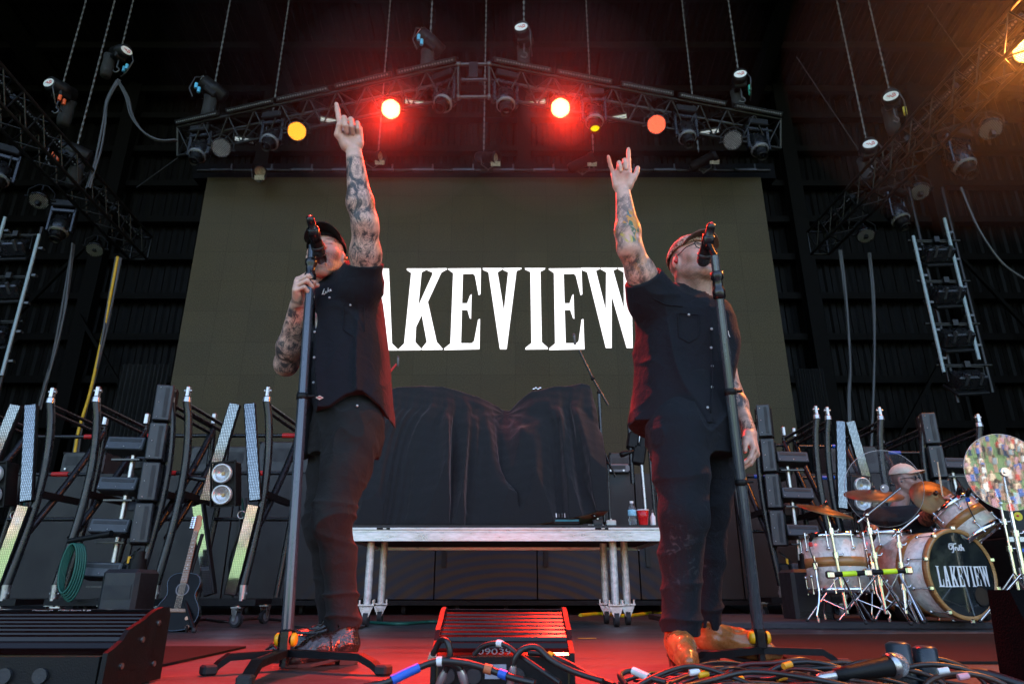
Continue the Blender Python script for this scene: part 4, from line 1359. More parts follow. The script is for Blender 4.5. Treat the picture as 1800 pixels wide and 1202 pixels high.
def drum(name, label, c, axis, r, h, lugs=8, wood=(.42, .60), bottom_head=None, hoop=M_CHROME, legs=0, up=None, hoopw=.022, top_head=M_HEADW):
    c = Vector(c); d = Vector(axis).normalized()
    root = thing(name, label, 'drum', c); o = c
    x, y, z = basis(d)
    H = h / 2
    m = MB(o); m.lathe(c, d, [(r - .01, -H), (r, -H), (r, H), (r - .01, H)], 40); sh = m.build('shell', M_PEARL, root)
    m = MB(o); a, b = -H + h * wood[0], -H + h * wood[1]; m.lathe(c, d, [(r + .0005, a), (r + .0022, a), (r + .0022, b), (r + .0005, b)], 40); m.build('wood_band', M_WOOD, sh)
    for s_, hd in ((1, top_head), (-1, bottom_head or M_HEADW)):
        m = MB(o); m.disc(c + d * (s_ * (H + .003)), d * s_, r - .004, 40); m.build('head', hd, root)
        m = MB(o)
        m.lathe(c, d, [(r - .006, s_ * (H - .004)), (r + .010, s_ * (H - .012)), (r + .014, s_ * (H - .008)), (r + .012, s_ * (H + hoopw)), (r - .004, s_ * (H + hoopw)), (r - .008, s_ * (H + .006))], 40)
        m.build('hoop', hoop, root)
        for k in range(lugs):
            t = 2 * math.pi * (k + .3) / lugs
            e = x * math.cos(t) + y * math.sin(t)
            p = c + e * (r + .011)
            m = MB(o)
            m.cyl(p + d * (s_ * (H + .012)), p + d * (s_ * H * .52), .0045, 6); m.sphere(p + d * (s_ * H * .5), .014, 8, 6); m.cyl(p + d * (s_ * (H + .012)), p + d * (s_ * (H + .028)), .007, 6)
            m.build('lug', M_CHROME, root)
    for k in range(legs):
        t = 2 * math.pi * (k + .62) / legs + .3
        e = V(math.cos(t), math.sin(t), 0); p = c + e * (r + .03)
        m = MB(o); m.tube([p + V(0, 0, .05), p + V(0, 0, -H - .02), p + e * .02 + V(0, 0, -H - .08), Vector((p.x + e.x * .06, p.y + e.y * .06, RZ + .05)), Vector((p.x + e.x * .05, p.y + e.y * .05, RZ + .01))], .0075, 8); m.cyl((p.x + e.x * .05, p.y + e.y * .05, RZ + .004), (p.x + e.x * .05, p.y + e.y * .05, RZ + .03), .012, 8); m.box(p + V(0, 0, -.02), (.03, .03, .05), bevel=.005)
        m.build('leg', M_CHROME, root)
    return root

fc = P(1474, 990, 5.15); drum('floor_tom', 'white pearl floor tom with wood band, leftmost drum of the kit', (fc.x, 5.2, fc.z), (0, .04, 1), .205, .36, 8, legs=3)
fc = P(1562, 982, 5.45); drum('floor_tom', 'white pearl floor tom partly hidden behind the bass drum', (fc.x, 5.5, fc.z), (0, .03, 1), .20, .36, 8, legs=3)
rc = P(1706, 914, 5.05); drum('rack_tom', 'tilted white pearl rack tom above the bass drum', (rc.x, 5.1, rc.z), (-.42, .38, .82), .155, .24, 6, (.40, .66), bottom_head=pbr('amber_head', (.32, .19, .07), .3, var=.2))

# bass drum with printed head
bc = P(1690, 1008, 4.95)
BR = .285
bx = V(math.sin(R(16)), -math.cos(R(16)), 0)
bass = thing('bass_drum', 'large bass drum with LAKEVIEW lettering on its dark front head', 'drum', (bc.x, bc.y, RZ)); o = bass.location
fcn = Vector((bc.x, bc.y, RZ + BR + .03))
DL = .46
m = MB(o); m.lathe(fcn, -bx, [(BR - .01, .03), (BR, .03), (BR, DL), (BR - .01, DL)], 56); sh = m.build('shell', M_PEARL, bass)
m = MB(o); m.lathe(fcn, -bx, [(BR + .001, .20), (BR + .003, .20), (BR + .003, .27), (BR + .001, .27)], 56); m.build('wood_band', M_WOOD, sh)
for a_, b_ in ((-.012, .03), (DL - .01, DL + .03)):
    m = MB(o); m.lathe(fcn, -bx, [(BR - .012, b_), (BR + .014, b_), (BR + .016, a_ + .004), (BR + .012, a_), (BR - .006, a_), (BR - .012, a_ + .006)], 56); m.build('hoop', M_WOOD, bass)
m = MB(o); m.disc(fcn + bx * .001, bx, BR - .008, 56); fh_ = m.build('front_head', pbr('dark_drum_head', (.012, .016, .018), .10, var=.4, scale=5, coat=1.0), bass)
side = bx.cross(V(0, 0, 1)).normalized() * -1
if side.x < 0: side = -side
Q = lambda a, b, t: fcn + bx * (.002 + t) + side * a + V(0, 0, b)
k_ = .135 / 525.0
wid = (1770 + 262) * k_ * .86
for ch, ox in WORD:
    poly, holes = GL[ch]
    m = MB(o); m.prism([((ox + 262 + p[0]) * k_ * .86 - wid / 2 + .01, (568 - p[1]) * k_ - .085) for p in poly], Q, .0012, [[((ox + 262 + p[0]) * k_ * .86 - wid / 2 + .01, (568 - p[1]) * k_ - .085) for p in h] for h in holes])
    m.build('letter', M_WHITE, fh_)
# script word above it: strokes of "Truth"
strokes = [[(-.058, .052), (-.064, .04), (-.058, .026), (-.044, .026), (-.034, .04), (-.038, .052), (-.048, .05)], [(-.062, .058), (-.04, .062), (-.018, .060), (.004, .064)], [(-.022, .060), (-.026, .03), (-.032, .008), (-.044, .004)],
           [(-.012, .038), (-.012, .018), (-.012, .03), (-.004, .038), (.002, .036)], [(.006, .038), (.006, .022), (.012, .018), (.019, .022), (.020, .038), (.020, .018)], [(.031, .056), (.030, .024), (.034, .018), (.040, .02)], [(.024, .041), (.040, .042)],
           [(.047, .062), (.046, .018), (.047, .032), (.054, .038), (.060, .032), (.061, .018), (.066, .020)]]
for st_ in strokes:
    m = MB(o); m.tube(smooth_path([Q(a + .0, b + .135, .001) for a, b in st_], 5), .0042, 6); m.build('script_stroke', M_WHITE, fh_)
m = MB(o)
hc = Q(.135, -.145, 0)
m.lathe(hc, bx, [(.058, .0025), (.062, .004), (.068, .004), (.068, .0015)], 28); m.build('port_ring', M_BLACK, fh_)
m = MB(o); m.disc(hc + bx * .002, bx, .060, 28); m.build('port_hole', pbr('port_inside', (.03, .018, .008), .8), fh_)
for k in range(10):
    t = 2 * math.pi * (k + .5) / 10
    e = side * math.cos(t) + V(0, 0, math.sin(t))
    m = MB(o); p = fcn + e * (BR + .018)
    m.cyl(p - bx * .0, p - bx * .13, .0045, 6); m.sphere(p - bx * .14, .014, 8, 6); m.box(p + bx * .005, (.03, .03, .03), bevel=.006); m.build('claw', M_CHROME, bass)
for s_ in (-1, 1):
    m = MB(o); m.tube([fcn - bx * .2 + side * (s_ * BR * .95) + V(0, 0, -.1), fcn - bx * .08 + side * (s_ * (BR + .12)) + V(0, 0, -.2), Vector(((fcn + side * (s_ * (BR + .18)) + bx * .02).x, (fcn + side * (s_ * (BR + .18)) + bx * .02).y, RZ + .008))], .009, 8); m.build('spur', M_CHROME, bass)

# ---------------------------------------------------------------- stands, cymbals, shields
def cym_stand(label, Y, foot, top, boom=None, spread=.26, r=.0125):
    f = P(*foot, Y); f.z = RZ; t = P(*top, Y)
    root = thing('cymbal_stand', label, 'cymbal stand', (f.x, Y, RZ), 0, 'chrome drum hardware stands'); o = root.location
    base = Vector((f.x, Y, RZ + .06))
    m = MB(o); m.cyl(base, base.lerp(t, .55), r, 10); m.cyl(base.lerp(t, .5), t, r * .8, 10); m.build('pole', M_CHROME, root)
    for q in (.28, .55, .8):
        m = MB(o); p = base.lerp(t, q); m.cyl(p, p + V(0, 0, .04), r * 1.7, 10); m.tube([p + V(0, 0, .02), p + V(.04, -.01, .02), p + V(.05, -.01, .035)], .006, 6); m.build('collar', M_CHROME, root)
    for k in range(3):
        a = 2 * math.pi * k / 3 + .5
        e = V(math.cos(a), math.sin(a), 0)
        m = MB(o); m.cyl(base + V(0, 0, .26), base + e * spread + V(0, 0, -.05), .008, 8); m.cyl(base + V(0, 0, .02), base + e * spread * .55 + V(0, 0, .09), .006, 8); m.build('leg', M_CHROME, root)
        m = MB(o); m.sphere(base + e * spread + V(0, 0, -.046), .014, 8, 6); m.build('rubber_foot', M_RUBBER, root)
    if boom:
        e = P(*boom, Y); m = MB(o); m.cyl(t - (e - t) * .25, e, .008, 8); m.build('boom_arm', M_CHROME, root)
        m = MB(o); m.sphere(t, .022, 10, 8); m.build('tilter', M_CHROME, root)
    return root
cym_stand('chrome stand left of the leftmost floor tom carrying a cymbal', 5.0, (1490, 1085), (1455, 905), None)
cym_stand('chrome stand in front of the floor toms with a long boom arm', 4.92, (1556, 1070), (1523, 905), (1582, 858), .30)
cym_stand('chrome stand between the floor tom and the bass drum', 4.98, (1590, 1060), (1578, 935), (1615, 905), .2)
cym_stand('chrome double braced stand right of the bass drum', 4.8, (1806, 1040), (1764, 838), None, .3, .016)
cym_stand('chrome stand behind the rack tom at the right', 5.1, (1790, 1040), (1758, 885), (1748, 862), .25)

def cymbal(label, c, nrm, r):
    c = Vector(c); d = Vector(nrm).normalized()
    root = thing('cymbal', label, 'cymbal', c, 0, 'bronze cymbals'); 
    m = MB(c); m.lathe(c, d, [(.006, .026), (.02, .024), (.034, .014), (.042, .004), (r * .6, -.008), (r, -.022), (r, -.0235), (r * .6, -.0095), (.042, .002), (.006, .022)], 44); m.build('plate', M_BRONZE, root)
    m = MB(c); m.cyl(c - d * .03, c + d * .055, .006, 8); m.cyl(c + d * .028, c + d * .04, .016, 10); m.build('felt', M_BLACK, root)
    m = MB(c); m.cyl(c + d * .045, c + d * .056, .012, 6); m.build('wing_nut', M_CHROME, root)
cymbal('dark bronze cymbal at the left of the drum kit', P(1450, 893, 5.0), (.18, -.30, .93), .19)
cymbal('bronze cymbal seen through the left clear shield', P(1535, 866, 5.35), (-.05, -.34, .93), .21)
cymbal('large bronze crash cymbal right of the drummer', P(1642, 872, 5.30), (-.08, -.82, .5), .165)

def shield_material(name, ior, refl):
    mt = bpy.data.materials.new(name); mt.use_nodes = True
    N = mt.node_tree.nodes; L = mt.node_tree.links
    out = N['Material Output']; N.remove(N['Principled BSDF'])
    tr = N.new('ShaderNodeBsdfTransparent'); tr.inputs[0].default_value = (.93, .95, .97, 1)
    gl = N.new('ShaderNodeBsdfGlossy'); gl.inputs['Roughness'].default_value = .015
    fr = N.new('ShaderNodeFresnel'); fr.inputs[0].default_value = ior
    nz = N.new('ShaderNodeTexNoise'); nz.inputs['Scale'].default_value = 9; nz.inputs['Detail'].default_value = 6
    bp = N.new('ShaderNodeBump'); bp.inputs['Strength'].default_value = .02; L.new(nz.outputs[0], bp.inputs['Height']); L.new(bp.outputs[0], gl.inputs['Normal'])
    ad = N.new('ShaderNodeMath'); ad.operation = 'MAXIMUM'; ad.inputs[1].default_value = refl; L.new(fr.outputs[0], ad.inputs[0])
    mx = N.new('ShaderNodeMixShader'); L.new(ad.outputs[0], mx.inputs[0]); L.new(tr.outputs[0], mx.inputs[1]); L.new(gl.outputs[0], mx.inputs[2]); L.new(mx.outputs[0], out.inputs[0])
    return mt
M_ACRYL = shield_material('clear_acrylic', 1.45, 0.0)
M_ACRYL2 = shield_material('mirrored_acrylic', 1.45, .22)
def shield(label, c, nrm, r, mat):
    c = Vector(c); d = Vector(nrm).normalized()
    root = thing('round_shield', label, 'drum shield', c, 0, 'clear round drum shields')
    m = MB(c); m.lathe(c, d, [(.004, .0), (r, .0), (r, -.004), (.004, -.004)], 60, smooth=False); m.build('acrylic_disc', mat, root)
    m = MB(c); m.lathe(c, d, [(r, .0006), (r + .0022, .0), (r + .0022, -.004), (r, -.0046)], 60); m.build('edge', pbr('pale_edge', (.45, .47, .48), .25), root)
    m = MB(c); m.cyl(c - d * .03, c + d * .02, .014, 10); m.cyl(c + d * .002, c + d * .01, .03, 12); m.build('mount', M_CHROME, root)
shield('clear round acrylic shield in front of the drummer', P(1554, 858, 4.85), (-.13, -.97, -.20), .262, M_ACRYL)
shield('clear round acrylic shield mirroring the crowd at the right picture edge', P(1766, 829, 4.75), (-.10, -.995, -.05), .262, M_ACRYL2)

# accessory bar with neon tape
a, b = P(1455, 1010, 4.86), P(1600, 1002, 4.86)
r = thing('accessory_bar', 'black clamp bar with neon yellow tape across the chrome stands', 'bar', a)
m = MB(a); m.cyl(a, b, .017, 10); m.build('bar', M_BLACK, r)
for t in (.17, .66):
    m = MB(a); p, p2 = a.lerp(b, t), a.lerp(b, t + .17); m.cyl(p, p2, .0185, 10); m.build('neon_tape', M_NEON, r)
for t in (.03, .48, .97):
    m = MB(a); p = a.lerp(b, t); m.box(p, (.05, .06, .05), bevel=.01); m.build('clamp', M_CHROME, r)
# clip microphones at the rims
for (u, v, Y, col, lab) in ((1424, 950, 5.05, M_RED, 'small clip microphone at the left rim of the leftmost floor tom'), (1532, 952, 5.1, M_RED, 'small clip microphone between the two floor toms'), (1700, 872, 4.95, M_BLUE, 'small clip microphone with blue tape over the rack tom'), (1683, 868, 5.0, M_RED, 'small red clip microphone beside the rack tom')):
    c = P(u, v, Y); r = thing('clip_microphone', lab, 'microphone', c)
    m = MB(c); m.lathe(c, (.4, .1, .6), [(0, 0), (.012, 0), (.013, .03), (.016, .032), (.016, .06), (0, .065)], 12); m.build('capsule', M_BLACK, r)
    m = MB(c); m.tube(smooth_path([c, c + V(-.01, .0, -.05), c + V(.0, -.01, -.12), c + V(.02, -.02, -.2)], 6), .004, 6); m.build('lead', M_CABLE, r)
    m = MB(c); m.box(c + V(0, 0, -.025), (.025, .025, .03), bevel=.005); m.build('clip', col, r)
# things on the drum platform
c = G(1592, 1088, RZ); r = thing('pedal_case', 'small black case with a neon yellow end in front of the bass drum', 'case', (c.x, c.y + .1, RZ)); o = r.location
m = MB(o); m.box((c.x, c.y + .12, RZ + .03), (.24, .12, .055), bevel=.01); m.build('housing', M_BLACK, r)
m = MB(o); m.cyl((c.x + .10, c.y + .045, RZ + .028), (c.x + .10, c.y + .07, RZ + .028), .024, 16); m.build('neon_end', M_NEON, r)
c = P(1560, 1055, 5.6); r = thing('yellow_sign_case', 'dark case with a yellow label behind the kit stands', 'case', (c.x, 5.62, RZ)); o = r.location
m = MB(o); m.box((c.x, 5.66, RZ + .16), (.34, .16, .32), bevel=.01); m.build('housing', M_BLACK, r)
m = MB(o); m.prism([(-.05, 0), (.04, 0), (.01, .1), (-.04, .1)], lambda A, B, t: V(c.x + A, 5.578 - t, RZ + .1 + B), .003); m.build('yellow_label', M_YELLOW, r)
# equipment rack at the right picture edge
c = P(1800, 960, 5.5); r = thing('equipment_rack', 'equipment rack with pale top edge at the right picture edge', 'rack', (c.x + .1, 5.6, RZ)); o = r.location
z1 = P(1790, 942, 5.4).z
m = MB(o); m.box((c.x + .16, 5.7, (RZ + z1) / 2), (.62, .5, z1 - RZ - .004), bevel=.012); m.build('housing', M_BLACK, r)
m = MB(o); m.box((c.x + .16, 5.445, z1 - .02), (.62, .012, .035)); m.build('pale_edge', M_ALU, r)
for k in range(4):
    m = MB(o); m.box((c.x + .1, 5.443, z1 - .10 - .085 * k), (.42, .01, .06), bevel=.003); m.build('rack_unit', (M_DARKGREY, M_GREY, M_BLACKGLOSS, M_GREY)[k], r)
    m = MB(o); m.box((c.x - .02, 5.436, z1 - .10 - .085 * k), (.10, .004, .025)); m.build('display', (M_BLUE, M_RED, M_WHITE, M_RED)[k], r)
c = P(1792, 900, 5.6); r = thing('speaker_cabinet', 'black speaker cabinet with a round yellow sticker at the right picture edge', 'speaker', (c.x + .15, 5.8, z1 + .001)); o = r.location
m = MB(o); m.box((c.x + .2, 5.85, z1 + .19), (.62, .4, .38), bevel=.02); m.build('cabinet', M_BLACK, r)
m = MB(o); m.box((c.x + .22, 5.648, z1 + .2), (.5, .006, .3)); m.build('grille', M_VENT, r)
q = P(1790, 907, 5.64); m = MB(o); m.disc(q, (0, -1, 0), .034, 24); st_ = m.build('yellow_sticker', pbr('yellow_sticker', (.8, .62, .02), .5), r)
m = MB(o); m.sphere(q + V(-.005, -.003, .004), .012, 8, 5, (1, .1, .8)); m.build('sticker_mark', M_RED, st_)
q = P(1788, 875, 5.64); m = MB(o); m.box(q, (.045, .004, .09)); m.build('white_tag', M_WHITE, r)
# ================================================================ riser deck with draped gear
DY = 5.35
a = P(608, 935, DY); b = P(1171, 925, DY)
DZ = P(890, 922, DY).z; DX0, DX1 = a.x, b.x; DD = 1.22
deck = thing('riser_deck', 'aluminium edged rolling stage deck in the centre', 'stage riser', ((DX0 + DX1) / 2, DY, 0))
o = deck.location
cx = (DX0 + DX1) / 2
m = MB(o); m.box((cx, DY + DD / 2, DZ - .012), (DX1 - DX0 - .004, DD, .022)); m.build('deck_top', pbr('black_ply', (.02, .02, .02), .7), deck)
fh = P(890, 925, DY).z - P(890, 947, DY).z
for nm, yy, dp in (('edge_rail', DY - .012, .03), ('edge_rail', DY + DD, .03)):
    m = MB(o)
    m.box((cx, yy, DZ - .030), (DX1 - DX0, dp, .018), bevel=.003); m.box((cx, yy + .006, DZ - .048), (DX1 - DX0 - .002, dp * .6, .02)); m.box((cx, yy - .004, DZ - .090), (DX1 - DX0 + .004, dp, .066), bevel=.003)
    m.build(nm, M_ALU, deck)
for xx in (DX0 + .013, DX1 - .013):
    m = MB(o); m.box((xx, DY + DD / 2, DZ - .072), (.026, DD - .05, .09), bevel=.003); m.build('edge_rail', M_ALU, deck)
for u in (675, 1057):
    q = P(u, 931, DY)
    m = MB(o); m.box((q.x, DY - .0285, DZ - .030), (.10, .004, .014)); m.build('latch_slot', M_BLACK, deck)
    m = MB(o); m.box((q.x + .01, DY - .031, DZ - .030), (.025, .004, .008)); m.build('latch', M_STEEL, deck)
for k in range(7):
    y = DY + .06 + k * .175
    m = MB(o); m.box((cx, y, DZ - .075), (DX1 - DX0 - .08, .10, .045), bevel=.006); m.build('underside_beam', pbr('dark_underside', (.03, .027, .027), .6), deck)
M_YTAPE = pbr('yellow_spike_tape', (.75, .6, .02), .5)
for (u0, yy, front) in ((648, DY + .12, 1), (672, DY + .55, 0), (1080, DY + .12, 1), (1100, DY + .40, 1), (1063, DY + .62, 0)):
    q = P(u0, 1020, yy)
    m = MB(o); m.cyl((q.x, yy, .155), (q.x, yy, DZ - .09), .029, 14); m.build('leg', M_GALV, deck)
    m = MB(o); m.box((q.x, yy, .150), (.12, .09, .012)); m.cyl((q.x - .05, yy - .03, .15), (q.x - .05, yy - .03, .185), .009, 6); m.cyl((q.x + .05, yy - .03, .15), (q.x + .05, yy - .03, .185), .009, 6); m.build('foot_plate', M_STEEL, deck)
    p = V(q.x, yy, 0)
    m = MB(o); m.cyl(p + V(-.018, .0, .055), p + V(.018, .0, .055), .054, 18); w = m.build('castor', M_RUBBER, deck)
    m = MB(o); 
    m.prism([(-.055, .145), (.055, .145), (.012, .045), (-.012, .045)], lambda A, B, t: p + V(A, -.03 - t, B), .005)
    m.cyl(p + V(0, -.04, .055), p + V(0, .03, .055), .009, 8); m.box(p + V(0, 0, .139), (.1, .07, .006)); m.build('fork', M_STEEL, w)
m = MB(o); q = P(1178, 1000, DY); m.tube([(q.x + .0, DY + .05, DZ - .09), (q.x + .04, DY + .05, .5), (q.x + .075, DY + .05, .02)], .030, 12); m.build('leg', M_GALV, deck)

# ---------------------------------------------------------------- the draped gear
def drape():
    Yc = DY + .55
    zd = DZ + .001
    rows_t = [(662, 700), (680, 688), (700, 683), (740, 680), (780, 683), (820, 693), (860, 705), (885, 716), (898, 716), (912, 704), (935, 691), (965, 684), (995, 680), (1020, 676), (1036, 680), (1048, 712)]
    root = thing('draped_gear', 'two humps of gear hidden under a black draped cloth on the deck', 'covered equipment', (cx, Yc, DZ))
    h = .009
    x0 = P(640, 900, DY + .3).x; x1 = P(1044, 900, DY + .3).x
    ztop = P(800, 672, Yc).z
    lo = (x0 - .08, DY + .01, zd - .03); hi = (x1 + .08, DY + 1.05, ztop + .06)
    vx = Vox(lo, hi, h)
    us = np.array([P(u, v, Yc - .2).x for u, v in rows_t]); zs = np.array([P(u, v, Yc - .2).z for u, v in rows_t])
    n1 = trig_noise(71, 3.2, 7, (1, 1, .25)); n2 = trig_noise(72, 9, 7, (1, 1, .35)); n3 = trig_noise(73, 24, 7)
    rg = ridged(74, (11, 7, 1.4), p=1.3); rg2 = ridged(75, (7, 6, 6), p=1.3)
    kx, kz = P(888, 718, Yc - .3).x, P(888, 718, Yc - .3).z
    def f(x, y, z):
        zt = np.interp(x.ravel(), us, zs)[:, None, None].astype(np.float32)
        t = np.clip((z - zd) / (zt - zd), 0, 1)
        xl = x0 + (P(672, 690, Yc - .2).x - x0) * t ** .8; xr = x1 + (P(1040, 700, Yc - .2).x - x1) * t ** .6
        yf = DY + .10 + .20 * t ** 1.3
        yb = DY + .98 - .15 * t
        # waist between the two lumps
        pinch = .16 * np.exp(-((x - kx) / .16) ** 2) * t
        q = np.maximum(np.maximum(xl - x, x - xr), np.maximum(yf + pinch - y, y - yb))
        q = np.maximum(q, (z - zt) * .8)
        # soft hanging pleats, deeper towards the floor, and folds running to the knot
        ph = 9 * (x - kx) / (.5 + np.maximum(kz - z, 0)) + 13 * x + 6 * y + 3.4 * n1(x, y, z * .6) + 1.3 * n2(x, y, z * .35)
        pl = (.5 + .5 * np.sin(ph)) ** 1.2
        p2 = (.5 + .5 * np.sin(2.4 * ph + 1.5 * n2(x, y, z * .4))) ** 1.5
        fade = np.clip((zt - z) / .30, 0, 1) ** 1.3
        ang = np.arctan2(z - kz, x - kx); rad = np.sqrt((x - kx) ** 2 + (z - kz) ** 2)
        rays = (.5 + .5 * np.sin(11 * ang + .8 * n1(x, y, z))) ** 1.5 * np.exp(-((rad - .12) / .24) ** 2) * .022
        bg_ = .10 * (1 - t) * (.5 + .5 * np.sin(8 * x + 1.5 * n1(x, y, z * .5)))
        q = q - bg_ - (.07 * (1 - t) + .03) * pl * fade * np.clip(.75 + .6 * n1(x * 1.3, y, z), .1, 1.4) - .014 * p2 * fade - .4 * rays - .034 * rg(x, y, z) * fade - .010 * rg2(x, y, z) * fade + .003 * n3(x, y, z)
        return q.astype(np.float32) * .8
    vx.put(f, lo, hi, 0)
    # spill of cloth on the deck to the right
    e = P(1035, 905, DY + .2)
    for k in range(7):
        vx.cone((e.x - .5 + .09 * k, DY + .20 + .02 * (k % 3), zd + .02), (e.x - .35 + .09 * k, DY + .34, zd + .05 + .03 * (k % 2)), .03, .05, .03)
    xa = P(930, 900, DY + .3).x
    vx.cut(lambda x, y, z: zd + .10 * np.clip((x - xa) / (x1 - xa), 0, 1) ** 1.5 - z)
    me = vx.mesh('cloth'); shift_mesh(me, root.location)
    mt = cloth('black_stage_cloth', (.0085, .0095, .0115), .75, weave=500, bump=.3, sheen=.25)
    link_mesh('cloth', me, mt, root)
    q = P(938, 684, Yc - .1)
    m = MB(root.location)
    for k in range(4): m.sphere(q + V(.02 * k, 0, .01 * (k % 2)), .014, 8, 6)
    m.build('exposed_hardware', M_CHROME, root)
drape_cloth_fn = drape

# small things on the deck
def mini_synth():
    c = P(985, 916, DY + .12)
    r = thing('small_keyboard', 'small black keyboard with a teal stripe at the edge of the deck', 'keyboard', (c.x, c.y, DZ)); o = r.location
    M = Matrix.Rotation(-.05, 3, 'Z')
    m = MB(o); m.box((c.x, c.y, DZ + .03), (.30, .16, .055), M, .008); m.build('housing', M_BLACK, r)
    m = MB(o); m.box((c.x, c.y - .082, DZ + .035), (.27, .004, .014), M); m.build('teal_stripe', pbr('teal_stripe', (.0, .16, .2), .4), r)
    for k in range(10):
        m = MB(o); m.box(Vector((c.x, c.y, DZ + .075)) + M @ V(-.11 + k * .025, -.03, 0), (.017, .07, .035), M, .003); m.build('key', M_WHITE if k in (3, 6, 8) else M_DARKGREY, r)
mini_synth()
def small_box(u, v, w, h, label, mat, name='pedal_box'):
    c = P(u, v, DY + .15); r = thing(name, label, 'box', (c.x, c.y, DZ)); o = r.location
    m = MB(o); m.box((c.x, c.y, DZ + h / 2 + .001), (w, .09, h), bevel=.006); m.build('housing', mat, r)
    m = MB(o); m.cyl((c.x, c.y - .02, DZ + h), (c.x, c.y - .02, DZ + h + .012), .01, 8); m.build('switch', M_STEEL, r)
small_box(1073, 912, .075, .045, 'small white metal box beside the mic stand foot on the deck', pbr('pale_metal', (.55, .55, .52), .4))
small_box(1050, 913, .08, .05, 'small dark metal box left of the white box on the deck', M_DARKGREY)
# crumpled silver hardware
c = P(1040, 893, DY + .2); r = thing('kick_pedal', 'shiny metal drum hardware lying at the foot of the draped cloth', 'hardware', (c.x, c.y, DZ)); o = r.location
d1, d2 = P(1018, 882, DY + .2), P(1046, 908, DY + .14)
m = MB(o); m.box((d1 + d2) / 2, (.035, .02, (d2 - d1).length), Matrix(basis(d2 - d1)).transposed(), .004); m.build('footboard', M_CHROME, r)
m = MB(o); m.cyl(P(1036, 878, DY + .2), P(1041, 900, DY + .2), .008, 8); m.sphere(P(1036, 877, DY + .2), .016, 8, 6); m.build('beater', M_CHROME, r)
m = MB(o); m.box((d2.x, DY + .15, DZ + .006), (.12, .09, .01)); m.build('base_plate', M_STEEL, r)

def red_cup():
    p = P(1131, 918, DY + .10); r = thing('red_cup', 'red plastic party cup on the right end of the deck', 'cup', (p.x, p.y, DZ)); o = r.location
    s = .118
    m = MB(o); m.lathe((p.x, p.y, DZ), (0, 0, 1), [(0, .002), (.031, .002), (.033, .01), (.040, .06), (.041, .062), (.046, s), (.043, s), (.038, .06), (.03, .012), (0, .01)], 24); m.build('cup_wall', pbr('red_cup_plastic', (.62, .012, .015), .3), r)
    m = MB(o); m.lathe((p.x, p.y, DZ), (0, 0, 1), [(.046, s - .004), (.049, s - .002), (.049, s + .004), (.043, s + .004)], 24); m.build('rim', M_WHITE, r)
red_cup()
def water_bottle():
    p = P(1112, 918, DY + .09); r = thing('water_bottle', 'clear water bottle with pale blue label next to the red cup', 'bottle', (p.x, p.y, DZ)); o = r.location
    gl = bpy.data.materials.new('clear_plastic'); gl.use_nodes = True
    b = gl.node_tree.nodes['Principled BSDF']; b.inputs['Transmission Weight'].default_value = .9; b.inputs['Roughness'].default_value = .06; b.inputs['IOR'].default_value = 1.33; b.inputs['Base Color'].default_value = (.85, .93, .96, 1)
    MATS['clear_plastic'] = gl
    m = MB(o); m.lathe((p.x, p.y, DZ), (0, 0, 1), [(0, .003), (.026, .003), (.031, .01), (.029, .03), (.032, .04), (.029, .05), (.032, .06), (.032, .125), (.026, .145), (.014, .162), (.013, .175), (0, .176)], 20); m.build('bottle_wall', gl, r)
    m = MB(o); m.lathe((p.x, p.y, DZ), (0, 0, 1), [(.0325, .075), (.0332, .077), (.0332, .118), (.0325, .12)], 20); m.build('label_sleeve', pbr('pale_blue_label', (.25, .55, .72), .4, var=.4, scale=60), r)
    m = MB(o); m.cyl((p.x, p.y, DZ + .170), (p.x, p.y, DZ + .187), .015, 14); m.build('screw_cap', M_WHITE, r)
water_bottle()
def spray_bottle(u, label):
    p = P(u, 918, DY + .12); r = thing('spray_bottle', label, 'bottle', (p.x, p.y, DZ)); o = r.location
    m = MB(o); m.lathe((p.x, p.y, DZ), (0, 0, 1), [(0, .002), (.02, .002), (.021, .01), (.021, .07), (.012, .085), (.009, .09), (.009, .1), (0, .1)], 16); m.build('bottle_wall', M_WHITE, r)
    m = MB(o); m.cyl((p.x, p.y, DZ + .09), (p.x, p.y, DZ + .12), .0085, 10); m.box((p.x, p.y - .008, DZ + .12), (.012, .03, .008), bevel=.002); m.build('nozzle', M_GREY, r)
spray_bottle(616, 'small white spray bottle at the left end of the deck')
spray_bottle(1148, 'small white bottle right of the red cup')

